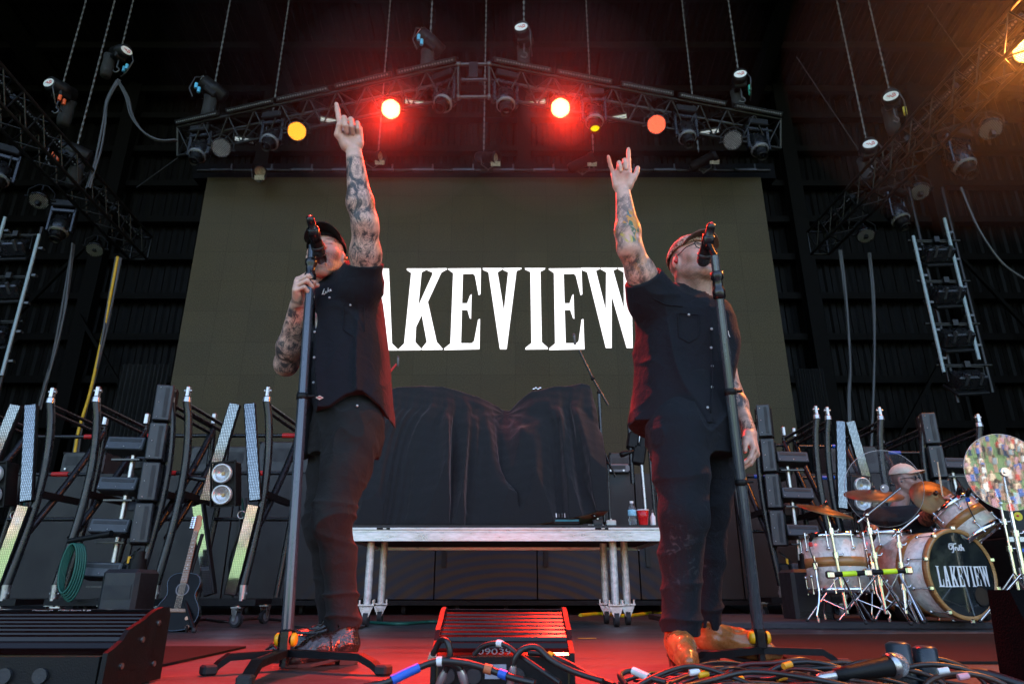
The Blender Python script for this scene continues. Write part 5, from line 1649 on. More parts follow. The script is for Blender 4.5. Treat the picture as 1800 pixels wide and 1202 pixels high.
# boom mic stands behind and on the deck
def mic_capsule(root, o, c, d, r=.012, ln=.10):
    c = Vector(c); d = Vector(d).normalized()
    m = MB(o); m.lathe(c, d, [(0, 0), (r, 0), (r, ln * .35), (r * .9, ln * .37), (r * .9, ln), (0, ln)], 14); k = m.build('microphone', M_GREY, root)
    m = MB(o); m.lathe(c, d, [(r * 1.02, ln * .06), (r * 1.05, ln * .08), (r * 1.05, ln * .12), (r * 1.02, ln * .14)], 14); m.build('band', M_BLACK, k)
def boom_stand(label, Y, base, top, bends, mic_at, mic_dir, tail=None, zb=None, red=False):
    pb = P(*base, Y); zb = DZ if zb is None else zb
    r = thing('boom_stand', label, 'microphone stand', (pb.x, Y, zb)); o = r.location
    pt = P(*top, Y)
    m = MB(o); m.cyl((pb.x, Y, zb + .01), (pt.x, Y, pt.z), .014, 10); m.build('pole', pbr('satin_grey_pole', (.06, .065, .07), .3, .4), r)
    m = MB(o); m.lathe((pb.x, Y, zb), (0, 0, 1), [(0, .0), (.085, .0), (.085, .012), (.03, .03), (.018, .05), (0, .05)], 20); m.build('base', M_BLACK, r)
    if tail:
        q = P(*tail, Y); s_ = P(*bends[-1], Y) if bends else P(*mic_at, Y)
        path = [q] + [P(*b_, Y) for b_ in bends]
        m = MB(o); m.tube(path, .0105, 8); bm_ = m.build('boom_arm', M_RED if red else M_TUBE, r)
        for b_ in [top] + list(bends[:1]):
            m = MB(o); m.sphere(P(*b_, Y), .019, 10, 7); m.build('joint', M_BLACK, r)
    c = P(*mic_at, Y)
    mic_capsule(r, o, c, mic_dir)
    return r
boom_stand('tall boom microphone stand right of the draped gear', DY + .30, (1062, 908), (1053, 690), [(1042, 665), (1018, 615)], (1009, 587), (0.05, -.1, -1), (1069, 712))
boom_stand('short boom microphone stand behind the tall one', DY + .85, (1072, 915), (1068, 815), [(1060, 790), (1050, 755)], (1048, 745), (-.1, -.2, -1), (1082, 838))
boom_stand('microphone stand peeking out beside the left singer shirt', DY + .9, (690, 910), (676, 720), [(680, 660), (697, 640)], (700, 627), (.05, -.1, -1), (668, 700), red=True)
# thin upright pole left of the drape
q = P(660, 905, DY + .35); t = P(664, 790, DY + .35)
r = thing('thin_pole_stand', 'thin grey pole standing left of the draped cloth', 'stand', (q.x, DY + .35, DZ)); o = r.location
m = MB(o); m.cyl((q.x, DY + .35, DZ + .01), (t.x, DY + .35, t.z), .008, 8); m.build('pole', M_STEEL, r)
m = MB(o); m.lathe((q.x, DY + .35, DZ), (0, 0, 1), [(0, 0), (.06, 0), (.06, .008), (.012, .02), (0, .02)], 16); m.build('base', M_BLACK, r)

# guitar rack / folded stands between the deck and the right singer
def rack():
    c = P(1120, 905, DY + .35); r = thing('stand_cluster', 'dark upright stand with clamped fixtures just left of the right singer', 'stand', (c.x, c.y, DZ)); o = r.location
    for (u0, v0, u1, v1, rr, mt) in ((1120, 722, 1136, 915, .016, M_STEEL), (1139, 760, 1152, 915, .014, M_TUBE), (1147, 780, 1160, 915, .014, M_TUBE), (1106, 745, 1112, 850, .018, M_TUBE)):
        a_, b_ = P(u0, v0, DY + .4), P(u1, v1, DY + .4)
        m = MB(o); m.cyl(a_, b_, rr, 8); m.build('pole', mt, r)
    for (u, v, sx, sz) in ((1112, 775, .09, .14), (1122, 800, .11, .16), (1118, 745, .08, .08), (1130, 770, .06, .2)):
        q_ = P(u, v, DY + .42); m = MB(o); m.box(q_, (sx, .1, sz), Matrix.Rotation(.2, 3, 'Y'), .012); m.build('clamped_box', M_BLACK, r)
    a_ = P(1095, 798, DY + .38); m = MB(o); m.lathe(a_, (1, 0, .3), [(0, -.03), (.022, -.025), (.026, 0), (.02, .03), (.012, .1), (0, .1)], 12); m.build('microphone', M_BLACK, r)
    for k in range(3):
        m = MB(o); m.tube(smooth_path([P(1140, 790, DY + .3), P(1170 - 6 * k, 800 + 8 * k, DY + .3), P(1160, 850, DY + .35)], 7), .006, 6); m.build('cable', M_CABLE, r)
rack()
# yellow cable pile and cables under the deck
def floor_cables(pixlist, r, mat, label, name='floor_cable', z=.012):
    pts = [G(u, v, z) for u, v in pixlist]
    c = pts[0]; m = MB(c); m.tube(smooth_path(pts, 8), r, 7); o_ = m.build(name, mat); o_.location = c; tag(o_, label, 'cable', 'cables on the floor')
floor_cables([(1020, 1081), (1060, 1078), (1100, 1082), (1145, 1077), (1170, 1080)], .02, pbr('bright_yellow_cable', (.75, .6, .01), .4), 'bright yellow cable on the floor under the right end of the deck')
floor_cables([(640, 1092), (700, 1096), (760, 1092), (830, 1097), (900, 1094), (980, 1097)], .012, M_GREEN, 'green cable on the floor crossing behind the red footlight')
floor_cables([(500, 1090), (450, 1086), (400, 1092), (360, 1088), (330, 1094)], .012, M_CABLE, 'black cable on the floor below the left strip cart')
floor_cables([(1270, 1060), (1320, 1078), (1370, 1085), (1420, 1080), (1470, 1086)], .012, M_GREEN, 'green cable on the floor left of the drum kit')
floor_cables([(640, 1100), (620, 1104), (600, 1098), (560, 1106), (520, 1101)], .010, M_CABLE, 'black cable on the floor behind the left singer boots')
q = G(1290, 1110); m = MB(q); m.prism([(0, 0), (.13, .02), (.02, .10)], lambda A, B, t: q + V(A, B, .003 + t), .001); oo = m.build('paper_scrap', M_WHITE); oo.location = q; tag(oo, 'white scrap of paper on the floor behind the right boot', 'paper')
q = G(1032, 1122); m = MB(q); m.box(q + V(0, 0, .003), (.10, .022, .001), Matrix.Rotation(.05, 3, 'Z')); oo = m.build('tape_mark', M_YTAPE); oo.location = q; tag(oo, 'short yellow tape mark on the floor right of the centre footlight', 'tape')
# ================================================================ people
import openvdb

class Vox:
    """signed distance field on a grid; union / carve round primitives, then mesh the zero level"""
    def __init__(s, lo, hi, h):
        s.lo = np.array(lo, dtype=np.float64); s.h = h
        n = np.ceil((np.array(hi) - s.lo) / h).astype(int) + 1
        s.n = n
        s.ax = [(s.lo[i] + h * np.arange(n[i])).astype(np.float32) for i in range(3)]
        s.d = np.full(tuple(n), .2, dtype=np.float32)
    def reg(s, lo, hi):
        sl = []
        for i in range(3):
            a = int(np.clip(math.floor((lo[i] - s.lo[i]) / s.h), 0, s.n[i])); b = int(np.clip(math.ceil((hi[i] - s.lo[i]) / s.h) + 1, 0, s.n[i]))
            if b <= a: return None, None
            sl.append(slice(a, b))
        sl = tuple(sl)
        return sl, (s.ax[0][sl[0]][:, None, None], s.ax[1][sl[1]][None, :, None], s.ax[2][sl[2]][None, None, :])
    def put(s, f, lo, hi, k=0.0, op='u'):
        sl, xyz = s.reg(lo, hi)
        if sl is None: return
        v = f(*xyz); a = s.d[sl]
        if op == 'u':
            if k > 0:
                h = np.clip(.5 + .5 * (a - v) / k, 0, 1); s.d[sl] = a * (1 - h) + v * h - k * h * (1 - h)
            else: s.d[sl] = np.minimum(a, v)
        elif op == 's':
            if k > 0:
                h = np.clip(.5 - .5 * (a + v) / k, 0, 1); s.d[sl] = a * (1 - h) - v * h + k * h * (1 - h)
            else: s.d[sl] = np.maximum(a, -v)
        elif op == 'i':
            s.d[sl] = np.maximum(a, v)
    def cone(s, a, b, ra, rb, k=.02, op='u', flat=None):
        """tapered capsule; flat=(dir, factor) squashes the section along dir"""
        a = np.array(a, float); b = np.array(b, float)
        ab = b - a; L2 = float(ab @ ab) + 1e-9
        R_ = max(ra, rb) * (1.0 if flat is None else max(1, flat[1])) + k + .02
        lo = np.minimum(a, b) - R_; hi = np.maximum(a, b) + R_
        def f(x, y, z):
            t = np.clip(((x - a[0]) * ab[0] + (y - a[1]) * ab[1] + (z - a[2]) * ab[2]) / L2, 0, 1)
            dx = x - a[0] - t * ab[0]; dy = y - a[1] - t * ab[1]; dz = z - a[2] - t * ab[2]
            q = dx * dx + dy * dy + dz * dz
            if flat is not None:
                fd = np.array(flat[0], float); fd = fd / np.linalg.norm(fd)
                e = dx * fd[0] + dy * fd[1] + dz * fd[2]
                q = q + e * e * (1 / flat[1] ** 2 - 1)
            return (np.sqrt(q) - (ra + (rb - ra) * t)).astype(np.float32)
        s.put(f, lo, hi, k, op)
    def chain(s, pts, rad, k=.02):
        for i in range(len(pts) - 1):
            s.cone(pts[i], pts[i + 1], rad[i], rad[i + 1], k)
    def ell(s, c, r, M=None, k=.02, op='u'):
        c = np.array(c, float); r = np.array(r, float)
        M = np.eye(3) if M is None else np.array(M, float)
        R_ = r.max() + k + .02
        def f(x, y, z):
            dx, dy, dz = x - c[0], y - c[1], z - c[2]
            p = [(dx * M[0][i] + dy * M[1][i] + dz * M[2][i]) for i in range(3)]
            k0 = np.sqrt((p[0] / r[0]) ** 2 + (p[1] / r[1]) ** 2 + (p[2] / r[2]) ** 2)
            k1 = np.sqrt((p[0] / r[0] ** 2) ** 2 + (p[1] / r[1] ** 2) ** 2 + (p[2] / r[2] ** 2) ** 2) + 1e-6
            return (k0 * (k0 - 1) / k1).astype(np.float32)
        s.put(f, c - R_, c + R_, k, op)
    def box(s, c, hs, M=None, r=.01, k=.01, op='u'):
        c = np.array(c, float); hs = np.array(hs, float); M = np.eye(3) if M is None else np.array(M, float)
        R_ = np.linalg.norm(hs) + k + .02
        def f(x, y, z):
            dx, dy, dz = x - c[0], y - c[1], z - c[2]
            q = [np.abs(dx * M[0][i] + dy * M[1][i] + dz * M[2][i]) - hs[i] + r for i in range(3)]
            out = np.sqrt(np.maximum(q[0], 0) ** 2 + np.maximum(q[1], 0) ** 2 + np.maximum(q[2], 0) ** 2)
            return (out + np.minimum(np.maximum(q[0], np.maximum(q[1], q[2])), 0) - r).astype(np.float32)
        s.put(f, c - R_, c + R_, k, op)
    def loft(s, st, k=.03, p=2.4):
        """st: list of (z, cx, cy, half_x, half_y), z rising"""
        st = sorted(st)
        Zs = np.array([q[0] for q in st]); tb = np.array(st)
        lo = (tb[:, 1].min() - tb[:, 3].max() - .06, tb[:, 2].min() - tb[:, 4].max() - .06, Zs[0] - .04)
        hi = (tb[:, 1].max() + tb[:, 3].max() + .06, tb[:, 2].max() + tb[:, 4].max() + .06, Zs[-1] + .04)
        def f(x, y, z):
            zz = z.ravel()
            g = lambda i: np.interp(zz, Zs, tb[:, i])[None, None, :].astype(np.float32)
            cx, cy, hx, hy = g(1), g(2), g(3), g(4)
            q = (np.abs((x - cx) / hx) ** p + np.abs((y - cy) / hy) ** p) ** (1 / p)
            d = (q - 1) * np.minimum(hx, hy)
            return np.maximum(d, np.maximum(Zs[0] - z, z - Zs[-1])).astype(np.float32)
        s.put(f, lo, hi, k)
    def cut(s, f):
        """keep where f(x, y, z) < 0"""
        v = f(s.ax[0][:, None, None], s.ax[1][None, :, None], s.ax[2][None, None, :])
        s.d = np.maximum(s.d, np.broadcast_to(v, s.d.shape)).astype(np.float32)
    def ripple(s, fn, band=.03):
        idx = np.nonzero(np.abs(s.d) < band)
        s.d[idx] += fn(s.ax[0][idx[0]], s.ax[1][idx[1]], s.ax[2][idx[2]]).astype(np.float32)
    def shell(s, t):
        s.d = np.maximum(s.d, -(s.d + t))
    def mesh(s, name, keep_big=False):
        g = openvdb.FloatGrid(background=.2)
        g.copyFromArray(s.d)
        pts, tris, quads = g.convertToPolygons(isovalue=0.0, adaptivity=0.0)
        co = (pts.astype(np.float64) * s.h + s.lo)
        me = bpy.data.meshes.new(name)
        nq, nt_ = len(quads), len(tris)
        me.vertices.add(len(co)); me.vertices.foreach_set('co', co.astype(np.float32).ravel())
        loops = np.concatenate([quads[:, ::-1].ravel(), tris[:, ::-1].ravel()]).astype(np.int32) if nt_ else quads[:, ::-1].ravel().astype(np.int32)
        me.loops.add(len(loops)); me.loops.foreach_set('vertex_index', loops)
        me.polygons.add(nq + nt_)
        start = np.concatenate([np.arange(nq) * 4, nq * 4 + np.arange(nt_) * 3]).astype(np.int32)
        me.polygons.foreach_set('loop_start', start)
        me.update(calc_edges=True)
        me.validate()
        me.polygons.foreach_set('use_smooth', np.ones(len(me.polygons), dtype=bool))
        bm = bmesh.new(); bm.from_mesh(me)
        bmesh.ops.recalc_face_normals(bm, faces=bm.faces)
        bm.to_mesh(me); bm.free()
        return me

def trig_noise(seed, freq, n=7, aniso=(1, 1, 1)):
    rs = np.random.RandomState(seed)
    ks = rs.normal(size=(n, 3)) * freq * np.array(aniso); ph = rs.rand(n) * 6.28
    w = 1 / math.sqrt(n)
    def f(x, y, z):
        o = 0
        for i in range(n):
            o = o + w * np.sin(ks[i, 0] * x + ks[i, 1] * y + ks[i, 2] * z + ph[i])
        return o
    return f

def ridged(seed, aniso, n=10, p=3.0):
    f0 = trig_noise(seed, 1.0, n, aniso)
    return lambda x, y, z: np.clip(1 - np.abs(f0(x, y, z)), 0, 1) ** p

def shift_mesh(me, off):
    n = len(me.vertices)
    co = np.empty(n * 3, dtype=np.float32); me.vertices.foreach_get('co', co)
    co = co.reshape(-1, 3); w = co.copy().astype(np.float64)
    co -= np.array(off, dtype=np.float32)
    me.vertices.foreach_set('co', co.ravel()); me.update()
    return w

def set_attr(me, name, val):
    if val.ndim == 1:
        a = me.attributes.new(name, 'FLOAT', 'POINT'); a.data.foreach_set('value', val.astype(np.float32))
    else:
        a = me.color_attributes.new(name, 'FLOAT_COLOR', 'POINT')
        a.data.foreach_set('color', np.concatenate([val, np.ones((len(val), 1))], 1).astype(np.float32).ravel())

# ---------------------------------------------------------------- skin with ink
def skin_material(name, ink_colour=False, seed=0.0):
    m = bpy.data.materials.new(name); m.use_nodes = True
    N = m.node_tree.nodes; L = m.node_tree.links
    b = N['Principled BSDF']
    col = N.new('ShaderNodeAttribute'); col.attribute_name = 'col'
    ink = N.new('ShaderNodeAttribute'); ink.attribute_name = 'ink'
    tc = N.new('ShaderNodeTexCoord')
    def mp(sc, loc=(0, 0, 0)):
        q = N.new('ShaderNodeMapping'); q.inputs['Scale'].default_value = sc; q.inputs['Location'].default_value = loc
        L.new(tc.outputs['Object'], q.inputs[0]); return q.outputs[0]
    def noise(vec, sc, det=4, dist=0.0, rough=.6):
        n = N.new('ShaderNodeTexNoise'); n.inputs['Scale'].default_value = sc; n.inputs['Detail'].default_value = det
        n.inputs['Distortion'].default_value = dist; n.inputs['Roughness'].default_value = rough
        L.new(vec, n.inputs['Vector']); return n.outputs[0]
    def ramp(src, a, bb, lo=0.0, hi=1.0):
        r = N.new('ShaderNodeMapRange'); r.inputs['From Min'].default_value = a; r.inputs['From Max'].default_value = bb
        r.inputs['To Min'].default_value = lo; r.inputs['To Max'].default_value = hi; L.new(src, r.inputs[0]); return r.outputs[0]
    def math_(op, a, bb):
        q = N.new('ShaderNodeMath'); q.operation = op; q.use_clamp = True
        for i, s_ in enumerate((a, bb)):
            if isinstance(s_, (int, float)): q.inputs[i].default_value = s_
            else: L.new(s_, q.inputs[i])
        return q.outputs[0]
    # mottled skin
    mot = ramp(noise(mp((1, 1, 1)), 38, 4), .3, .7, .86, 1.14)
    mx = N.new('ShaderNodeMix'); mx.data_type = 'RGBA'; mx.blend_type = 'MULTIPLY'; mx.inputs[0].default_value = 1
    L.new(col.outputs['Color'], mx.inputs[6]); L.new(mot, mx.inputs[7])
    # ink: flowing line work, shaded patches and clear gaps
    v = mp((1, 1, .7), (seed, seed * .7, seed * 1.3))
    n1 = noise(v, 15, 5, 2.2, .55)
    lines = N.new('ShaderNodeMath'); lines.operation = 'PINGPONG'; lines.inputs[1].default_value = .055; L.new(n1, lines.inputs[0])
    line = ramp(lines.outputs[0], .0, .02, 1, 0)
    shade = ramp(noise(v, 19, 6, 1.4, .72), .43, .56, 0, .95)
    area = ramp(noise(v, 6.5, 2, .4), .33, .43, .12, 1)
    tot = math_('MULTIPLY', math_('MULTIPLY', math_('MAXIMUM', math_('MULTIPLY', line, .9), shade), area), ink.outputs['Fac'])
    dark = N.new('ShaderNodeMix'); dark.data_type = 'RGBA'
    dark.inputs[7].default_value = (.022, .026, .032, 1)
    L.new(mx.outputs[2], dark.inputs[6]); L.new(tot, dark.inputs[0])
    out = dark.outputs[2]
    if ink_colour:
        cm = N.new('ShaderNodeAttribute'); cm.attribute_name = 'ink_colour'
        blob = ramp(noise(v, 17, 3, 1.0), .52, .57)
        cr = N.new('ShaderNodeValToRGB'); cr.color_ramp.interpolation = 'CONSTANT'
        e = cr.color_ramp.elements
        e[0].position = 0; e[0].color = (.02, .13, .12, 1)
        e[1].position = .46; e[1].color = (.62, .24, .03, 1)
        q = e.new(.58); q.color = (.03, .12, .05, 1)
        q = e.new(.66); q.color = (.55, .40, .06, 1)
        L.new(noise(v, 9, 2, .3), cr.inputs[0])
        m3 = N.new('ShaderNodeMix'); m3.data_type = 'RGBA'
        L.new(math_('MULTIPLY', math_('MULTIPLY', blob, cm.outputs['Fac']), .9), m3.inputs[0]); L.new(out, m3.inputs[6]); L.new(cr.outputs[0], m3.inputs[7])
        out = m3.outputs[2]
    L.new(out, b.inputs['Base Color'])
    rr = ramp(noise(mp((1, 1, 1)), 60, 3), .3, .7, .36, .56); L.new(rr, b.inputs['Roughness'])
    b.inputs['Subsurface Weight'].default_value = .05
    b.inputs['Subsurface Radius'].default_value = (1.0, .3, .15)
    b.inputs['Subsurface Scale'].default_value = .008
    bp = N.new('ShaderNodeBump'); bp.inputs['Strength'].default_value = .25; bp.inputs['Distance'].default_value = .004
    L.new(noise(mp((1, 1, 1)), 190, 4), bp.inputs['Height']); L.new(bp.outputs[0], b.inputs['Normal'])
    return m

def cloth(name, col, rough=.85, weave=900, bump=.5, sheen=.03, wear=None):
    m = pbr(name, col, rough, var=.3, scale=9, spec=.22, sheen=sheen, rvar=.06)
    N = m.node_tree.nodes; L = m.node_tree.links; b = N['Principled BSDF']
    tc = N.new('ShaderNodeTexCoord')
    w = N.new('ShaderNodeTexNoise'); w.inputs['Scale'].default_value = weave * .35; w.inputs['Detail'].default_value = 2
    L.new(tc.outputs['Object'], w.inputs['Vector'])
    n = N.new('ShaderNodeTexNoise'); n.inputs['Scale'].default_value = 22; n.inputs['Detail'].default_value = 5; n.inputs['Distortion'].default_value = .8
    L.new(tc.outputs['Object'], n.inputs['Vector'])
    ad = N.new('ShaderNodeMath'); ad.operation = 'MULTIPLY_ADD'; ad.inputs[1].default_value = .25
    L.new(w.outputs[0], ad.inputs[0]); L.new(n.outputs[0], ad.inputs[2])
    bp = N.new('ShaderNodeBump'); bp.inputs['Strength'].default_value = bump; bp.inputs['Distance'].default_value = .012
    L.new(ad.outputs[0], bp.inputs['Height']); L.new(bp.outputs[0], b.inputs['Normal'])
    if wear:
        old = b.inputs['Base Color'].links[0].from_socket
        at = N.new('ShaderNodeAttribute'); at.attribute_name = 'wear'
        nz = N.new('ShaderNodeTexNoise'); nz.inputs['Scale'].default_value = 30; nz.inputs['Detail'].default_value = 6; nz.inputs['Distortion'].default_value = 1.5
        L.new(tc.outputs['Object'], nz.inputs['Vector'])
        mr = N.new('ShaderNodeMapRange'); mr.inputs['From Min'].default_value = .56; mr.inputs['From Max'].default_value = .72; L.new(nz.outputs[0], mr.inputs[0])
        mu = N.new('ShaderNodeMath'); mu.operation = 'MULTIPLY'; L.new(mr.outputs[0], mu.inputs[0]); L.new(at.outputs['Fac'], mu.inputs[1])
        mx = N.new('ShaderNodeMix'); mx.data_type = 'RGBA'; mx.inputs[7].default_value = (*wear, 1)
        L.new(mu.outputs[0], mx.inputs[0]); L.new(old, mx.inputs[6]); L.new(mx.outputs[2], b.inputs['Base Color'])
    return m

M_SHIRT = cloth('black_work_shirt', (.0062, .0068, .0105))
M_JEANS1 = cloth('charcoal_jeans', (.0145, .013, .013), .9, bump=.7)
M_JEANS2 = cloth('dusty_black_jeans', (.0075, .0088, .0125), .88, bump=.7, wear=(.05, .055, .06))
M_TEE = cloth('white_tee', (.72, .72, .74), .9)
M_CAPBLACK = cloth('black_cap', (.005, .0045, .005))

# ---------------------------------------------------------------- anatomy
def orth(d, n):
    d = Vector(d).normalized(); n = Vector(n); n = (n - d * n.dot(d)).normalized()
    return d, n

FING = ((.036, .096, (.046, .028, .022), .0108), (.012, .100, (.051, .031, .023), .0108), (-.011, .095, (.047, .029, .022), .0102), (-.032, .084, (.036, .022, .019), .0090))
def hand(vx, W, d, n, right, pose, thumb, s=1.0, nails=None):
    """W wrist; d towards the fingers, n out of the palm; pose: four (mcp, pip, dip, spread) in degrees; thumb: three points (along d, thumb side, n)"""
    d, n = orth(d, n)
    side = d.cross(n) if right else n.cross(d)       # towards the thumb
    W = Vector(W)
    T = lambda a, b, c: W + (d * a + side * b + n * c) * s
    k = .012 * s
    # palm: a plate of metacarpals with two pads
    for (off, kn, L, r) in FING:
        vx.cone(T(.012, off * .62, -.002), T(kn, off, -.004), .0145 * s, .0125 * s, k)
    vx.cone(T(.02, .0, 0), T(.075, .0, -.002), .019 * s, .016 * s, k, flat=(side, 1.7))
    vx.cone(T(.02, .026, .008), T(.062, .036, .012), .019 * s, .014 * s, k)
    vx.cone(T(.02, -.024, .007), T(.068, -.029, .007), .016 * s, .012 * s, k)
    tips = []
    for (off, kn, L, r), (a1, a2, a3, sp) in zip(FING, pose):
        p = T(kn, off, -.002)
        ang = 0.0
        base = (d * math.cos(R(sp)) + side * math.sin(R(sp)))
        rr = r * s
        for i, (ln, a) in enumerate(zip(L, (a1, a2, a3))):
            ang += R(a)
            dr = base * math.cos(ang) + n * math.sin(ang)
            q = p + dr * (ln * s)
            vx.cone(p, q, rr, rr * (.94 if i < 2 else .86), .004 * s)
            p = q; rr *= .94
        tips.append((p, dr))
    tp = [T(*t) for t in thumb]
    vx.cone(T(.018, .022, .006), tp[0], .017 * s, .0135 * s, .010 * s)
    vx.cone(tp[0], tp[1], .0130 * s, .0112 * s, .005 * s)
    vx.cone(tp[1], tp[2], .0112 * s, .0092 * s, .004 * s)
    return tips

class Head:
    def __init__(s, c, yaw, pitch, roll, sc=1.0):
        """yaw 0 faces the camera (-Y), positive turns towards picture right; pitch lifts the chin"""
        f = V(math.sin(yaw) * math.cos(pitch), -math.cos(yaw) * math.cos(pitch), math.sin(pitch))
        x = V(0, 0, 1).cross(f); x = x.normalized()       # picture right when facing the camera
        u = f.cross(x) if f.cross(x).z > 0 else x.cross(f)
        q = Matrix.Rotation(roll, 3, f)
        s.f, s.x, s.u, s.c, s.s = q @ f, q @ x, q @ u, Vector(c), sc
        s.M = np.array([[s.x[i], s.f[i], s.u[i]] for i in range(3)])
    def T(s, x, y, z):
        return s.c + (s.x * x + s.f * y + s.u * z) * s.s
    def local(s, w):
        return (w - np.array(s.c)) @ s.M / s.s

def head_sdf(vx, H, mouth_open=0.0):
    T = H.T; S = H.s; M = H.M
    k = .018
    vx.ell(T(0, -.012, .030), np.array((.077, .098, .090)) * S, M, k)
    vx.ell(T(0, .022, -.030), np.array((.064, .070, .082)) * S, M, .03)
    dz = -.024 * mouth_open
    for sg in (-1, 1):
        vx.cone(T(sg * .058, -.012, -.045), T(sg * .022, .062, -.094 + dz), .020 * S, .019 * S, .022)
        vx.ell(T(sg * .040, .055, -.022), np.array((.026, .026, .026)) * S, M, .02)
        vx.ell(T(sg * .078, -.010, -.010), np.array((.011, .022, .034)) * S, M, .008)
        vx.ell(T(sg * .086, -.004, -.012), np.array((.006, .011, .020)) * S, M, .004, 's')
    vx.ell(T(0, .070, -.098 + dz), np.array((.026, .024, .020)) * S, M, .02)
    vx.cone(T(-.036, .073, .026), T(.036, .073, .026), .0125 * S, .0125 * S, .018)
    vx.ell(T(-.031, .098, .006), np.array((.019, .016, .013)) * S, M, .012, 's')
    vx.ell(T(.031, .098, .006), np.array((.019, .016, .013)) * S, M, .012, 's')
    for sg in (-1, 1):
        vx.ell(T(sg * .031, .074, .005), np.array((.0145, .0135, .0115)) * S, M, .003)
    vx.cone(T(0, .084, .014), T(0, .110, -.022), .0085 * S, .0135 * S, .010)
    for sg in (-1, 1):
        vx.ell(T(sg * .014, .098, -.026), np.array((.010, .012, .008)) * S, M, .006)
        vx.ell(T(sg * .008, .104, -.034), np.array((.0045, .006, .004)) * S, M, .002, 's')
    vx.cone(T(-.020, .082, -.050), T(.020, .082, -.050), .0085 * S, .0085 * S, .008)
    vx.cone(T(0, .088, -.049), T(0, .088, -.0495), .008 * S, .008 * S, .008)
    vx.cone(T(-.017, .080, -.066 + dz), T(.017, .080, -.066 + dz), .0085 * S, .0085 * S, .008)
    if mouth_open > 0:
        vx.ell(T(0, .080, -.058 + dz * .5), np.array((.024, .036, .008 + .015 * mouth_open)) * S, M, .004, 's')
    else:
        vx.ell(T(0, .098, -.0575), np.array((.022, .012, .0022)) * S, M, .003, 's')

def head_paint(H, w, skin, beard, lip=(.42, .16, .14), mouth_open=0.0, hair=(.05, .03, .02), hairline=True):
    """per-vertex colour of the head: lips, stubble, brows, mouth, hair"""
    p = H.local(w)
    col = np.tile(np.array(skin), (len(w), 1))
    x, y, z = p[:, 0], p[:, 1], p[:, 2]
    near = (np.abs(x) < .12) & (np.abs(y) < .15) & (np.abs(z) < .17)
    dz = -.024 * mouth_open
    def mix(mask, c, a=1.0):
        nonlocal col
        t = (np.clip(mask, 0, 1) * a * near)[:, None]
        col = col * (1 - t) + np.array(c) * t
    sm = lambda e0, e1, v: np.clip((v - e0) / (e1 - e0), 0, 1)
    front = sm(.02, .06, y)
    # flushed cheeks and nose
    mix(np.exp(-(((np.abs(x) - .042) / .022) ** 2 + ((z + .02) / .028) ** 2)) * front, (skin[0] * 1.02, skin[1] * .72, skin[2] * .68), .6)
    mix(np.exp(-((x / .02) ** 2 + ((z + .02) / .02) ** 2)) * sm(.08, .1, y), (skin[0], skin[1] * .74, skin[2] * .7), .5)
    # stubble on jaw, chin and lip
    nz = trig_noise(5, 420, 9)(w[:, 0], w[:, 1], w[:, 2])
    jaw = sm(-.030, -.062, z - .25 * np.abs(x)) * sm(-.03, .0, y) * sm(-.17, -.13, z)
    mix(jaw * (.75 + .25 * nz), beard[0], beard[1])
    mus = np.exp(-((x / .030) ** 4 + ((z + .0405 - .0 + np.abs(x) * .25) / .0085) ** 2)) * sm(.06, .075, y)
    mix(mus * (.85 + .15 * nz), beard[2], beard[3])
    # lips
    up_ = np.exp(-((x / .024) ** 4 + ((z + .050) / .006) ** 2)) * sm(.06, .07, y)
    lo_ = np.exp(-((x / .021) ** 4 + ((z + .067 - dz) / .0075) ** 2)) * sm(.06, .07, y)
    mix(up_ + lo_, lip, .85)
    # brows and lashes
    br = np.exp(-(((np.abs(x) - .033) / .018) ** 4 + ((z - .026 + .12 * (np.abs(x) - .033)) / .0055) ** 2)) * front
    mix(br, hair, .85)
    lash = np.exp(-(((np.abs(x) - .031) / .0145) ** 4 + ((z - .0035) / .0022) ** 2)) * front
    mix(lash, (.05, .03, .025), .8)
    if mouth_open > 0:
        e = (x / .0235) ** 2 + ((z + .058 - dz * .5) / (.008 + .015 * mouth_open)) ** 2
        inside = (e < 1.0) & (y < .084) & (y > .03)
        mix(inside.astype(float), (.07, .012, .012), .95)
        tongue = np.exp(-((x / .016) ** 2 + ((z + .069 - dz) / .008) ** 2)) * inside
        mix(tongue, (.42, .12, .11), .8)
    if hairline:
        hr = sm(.035, .02, y + .4 * z) * sm(-.055, -.02, z - .6 * y) * sm(.06, .075, np.abs(x) + .4 * np.maximum(0, -y))
        ear = np.exp(-(((np.abs(x) - .080) / .012) ** 2 + ((y + .01) / .024) ** 2 + ((z + .01) / .034) ** 2))
        mix(hr * (1 - np.clip(ear * 2, 0, 1)) * (np.abs(x) < .079), hair, .8)
    return col

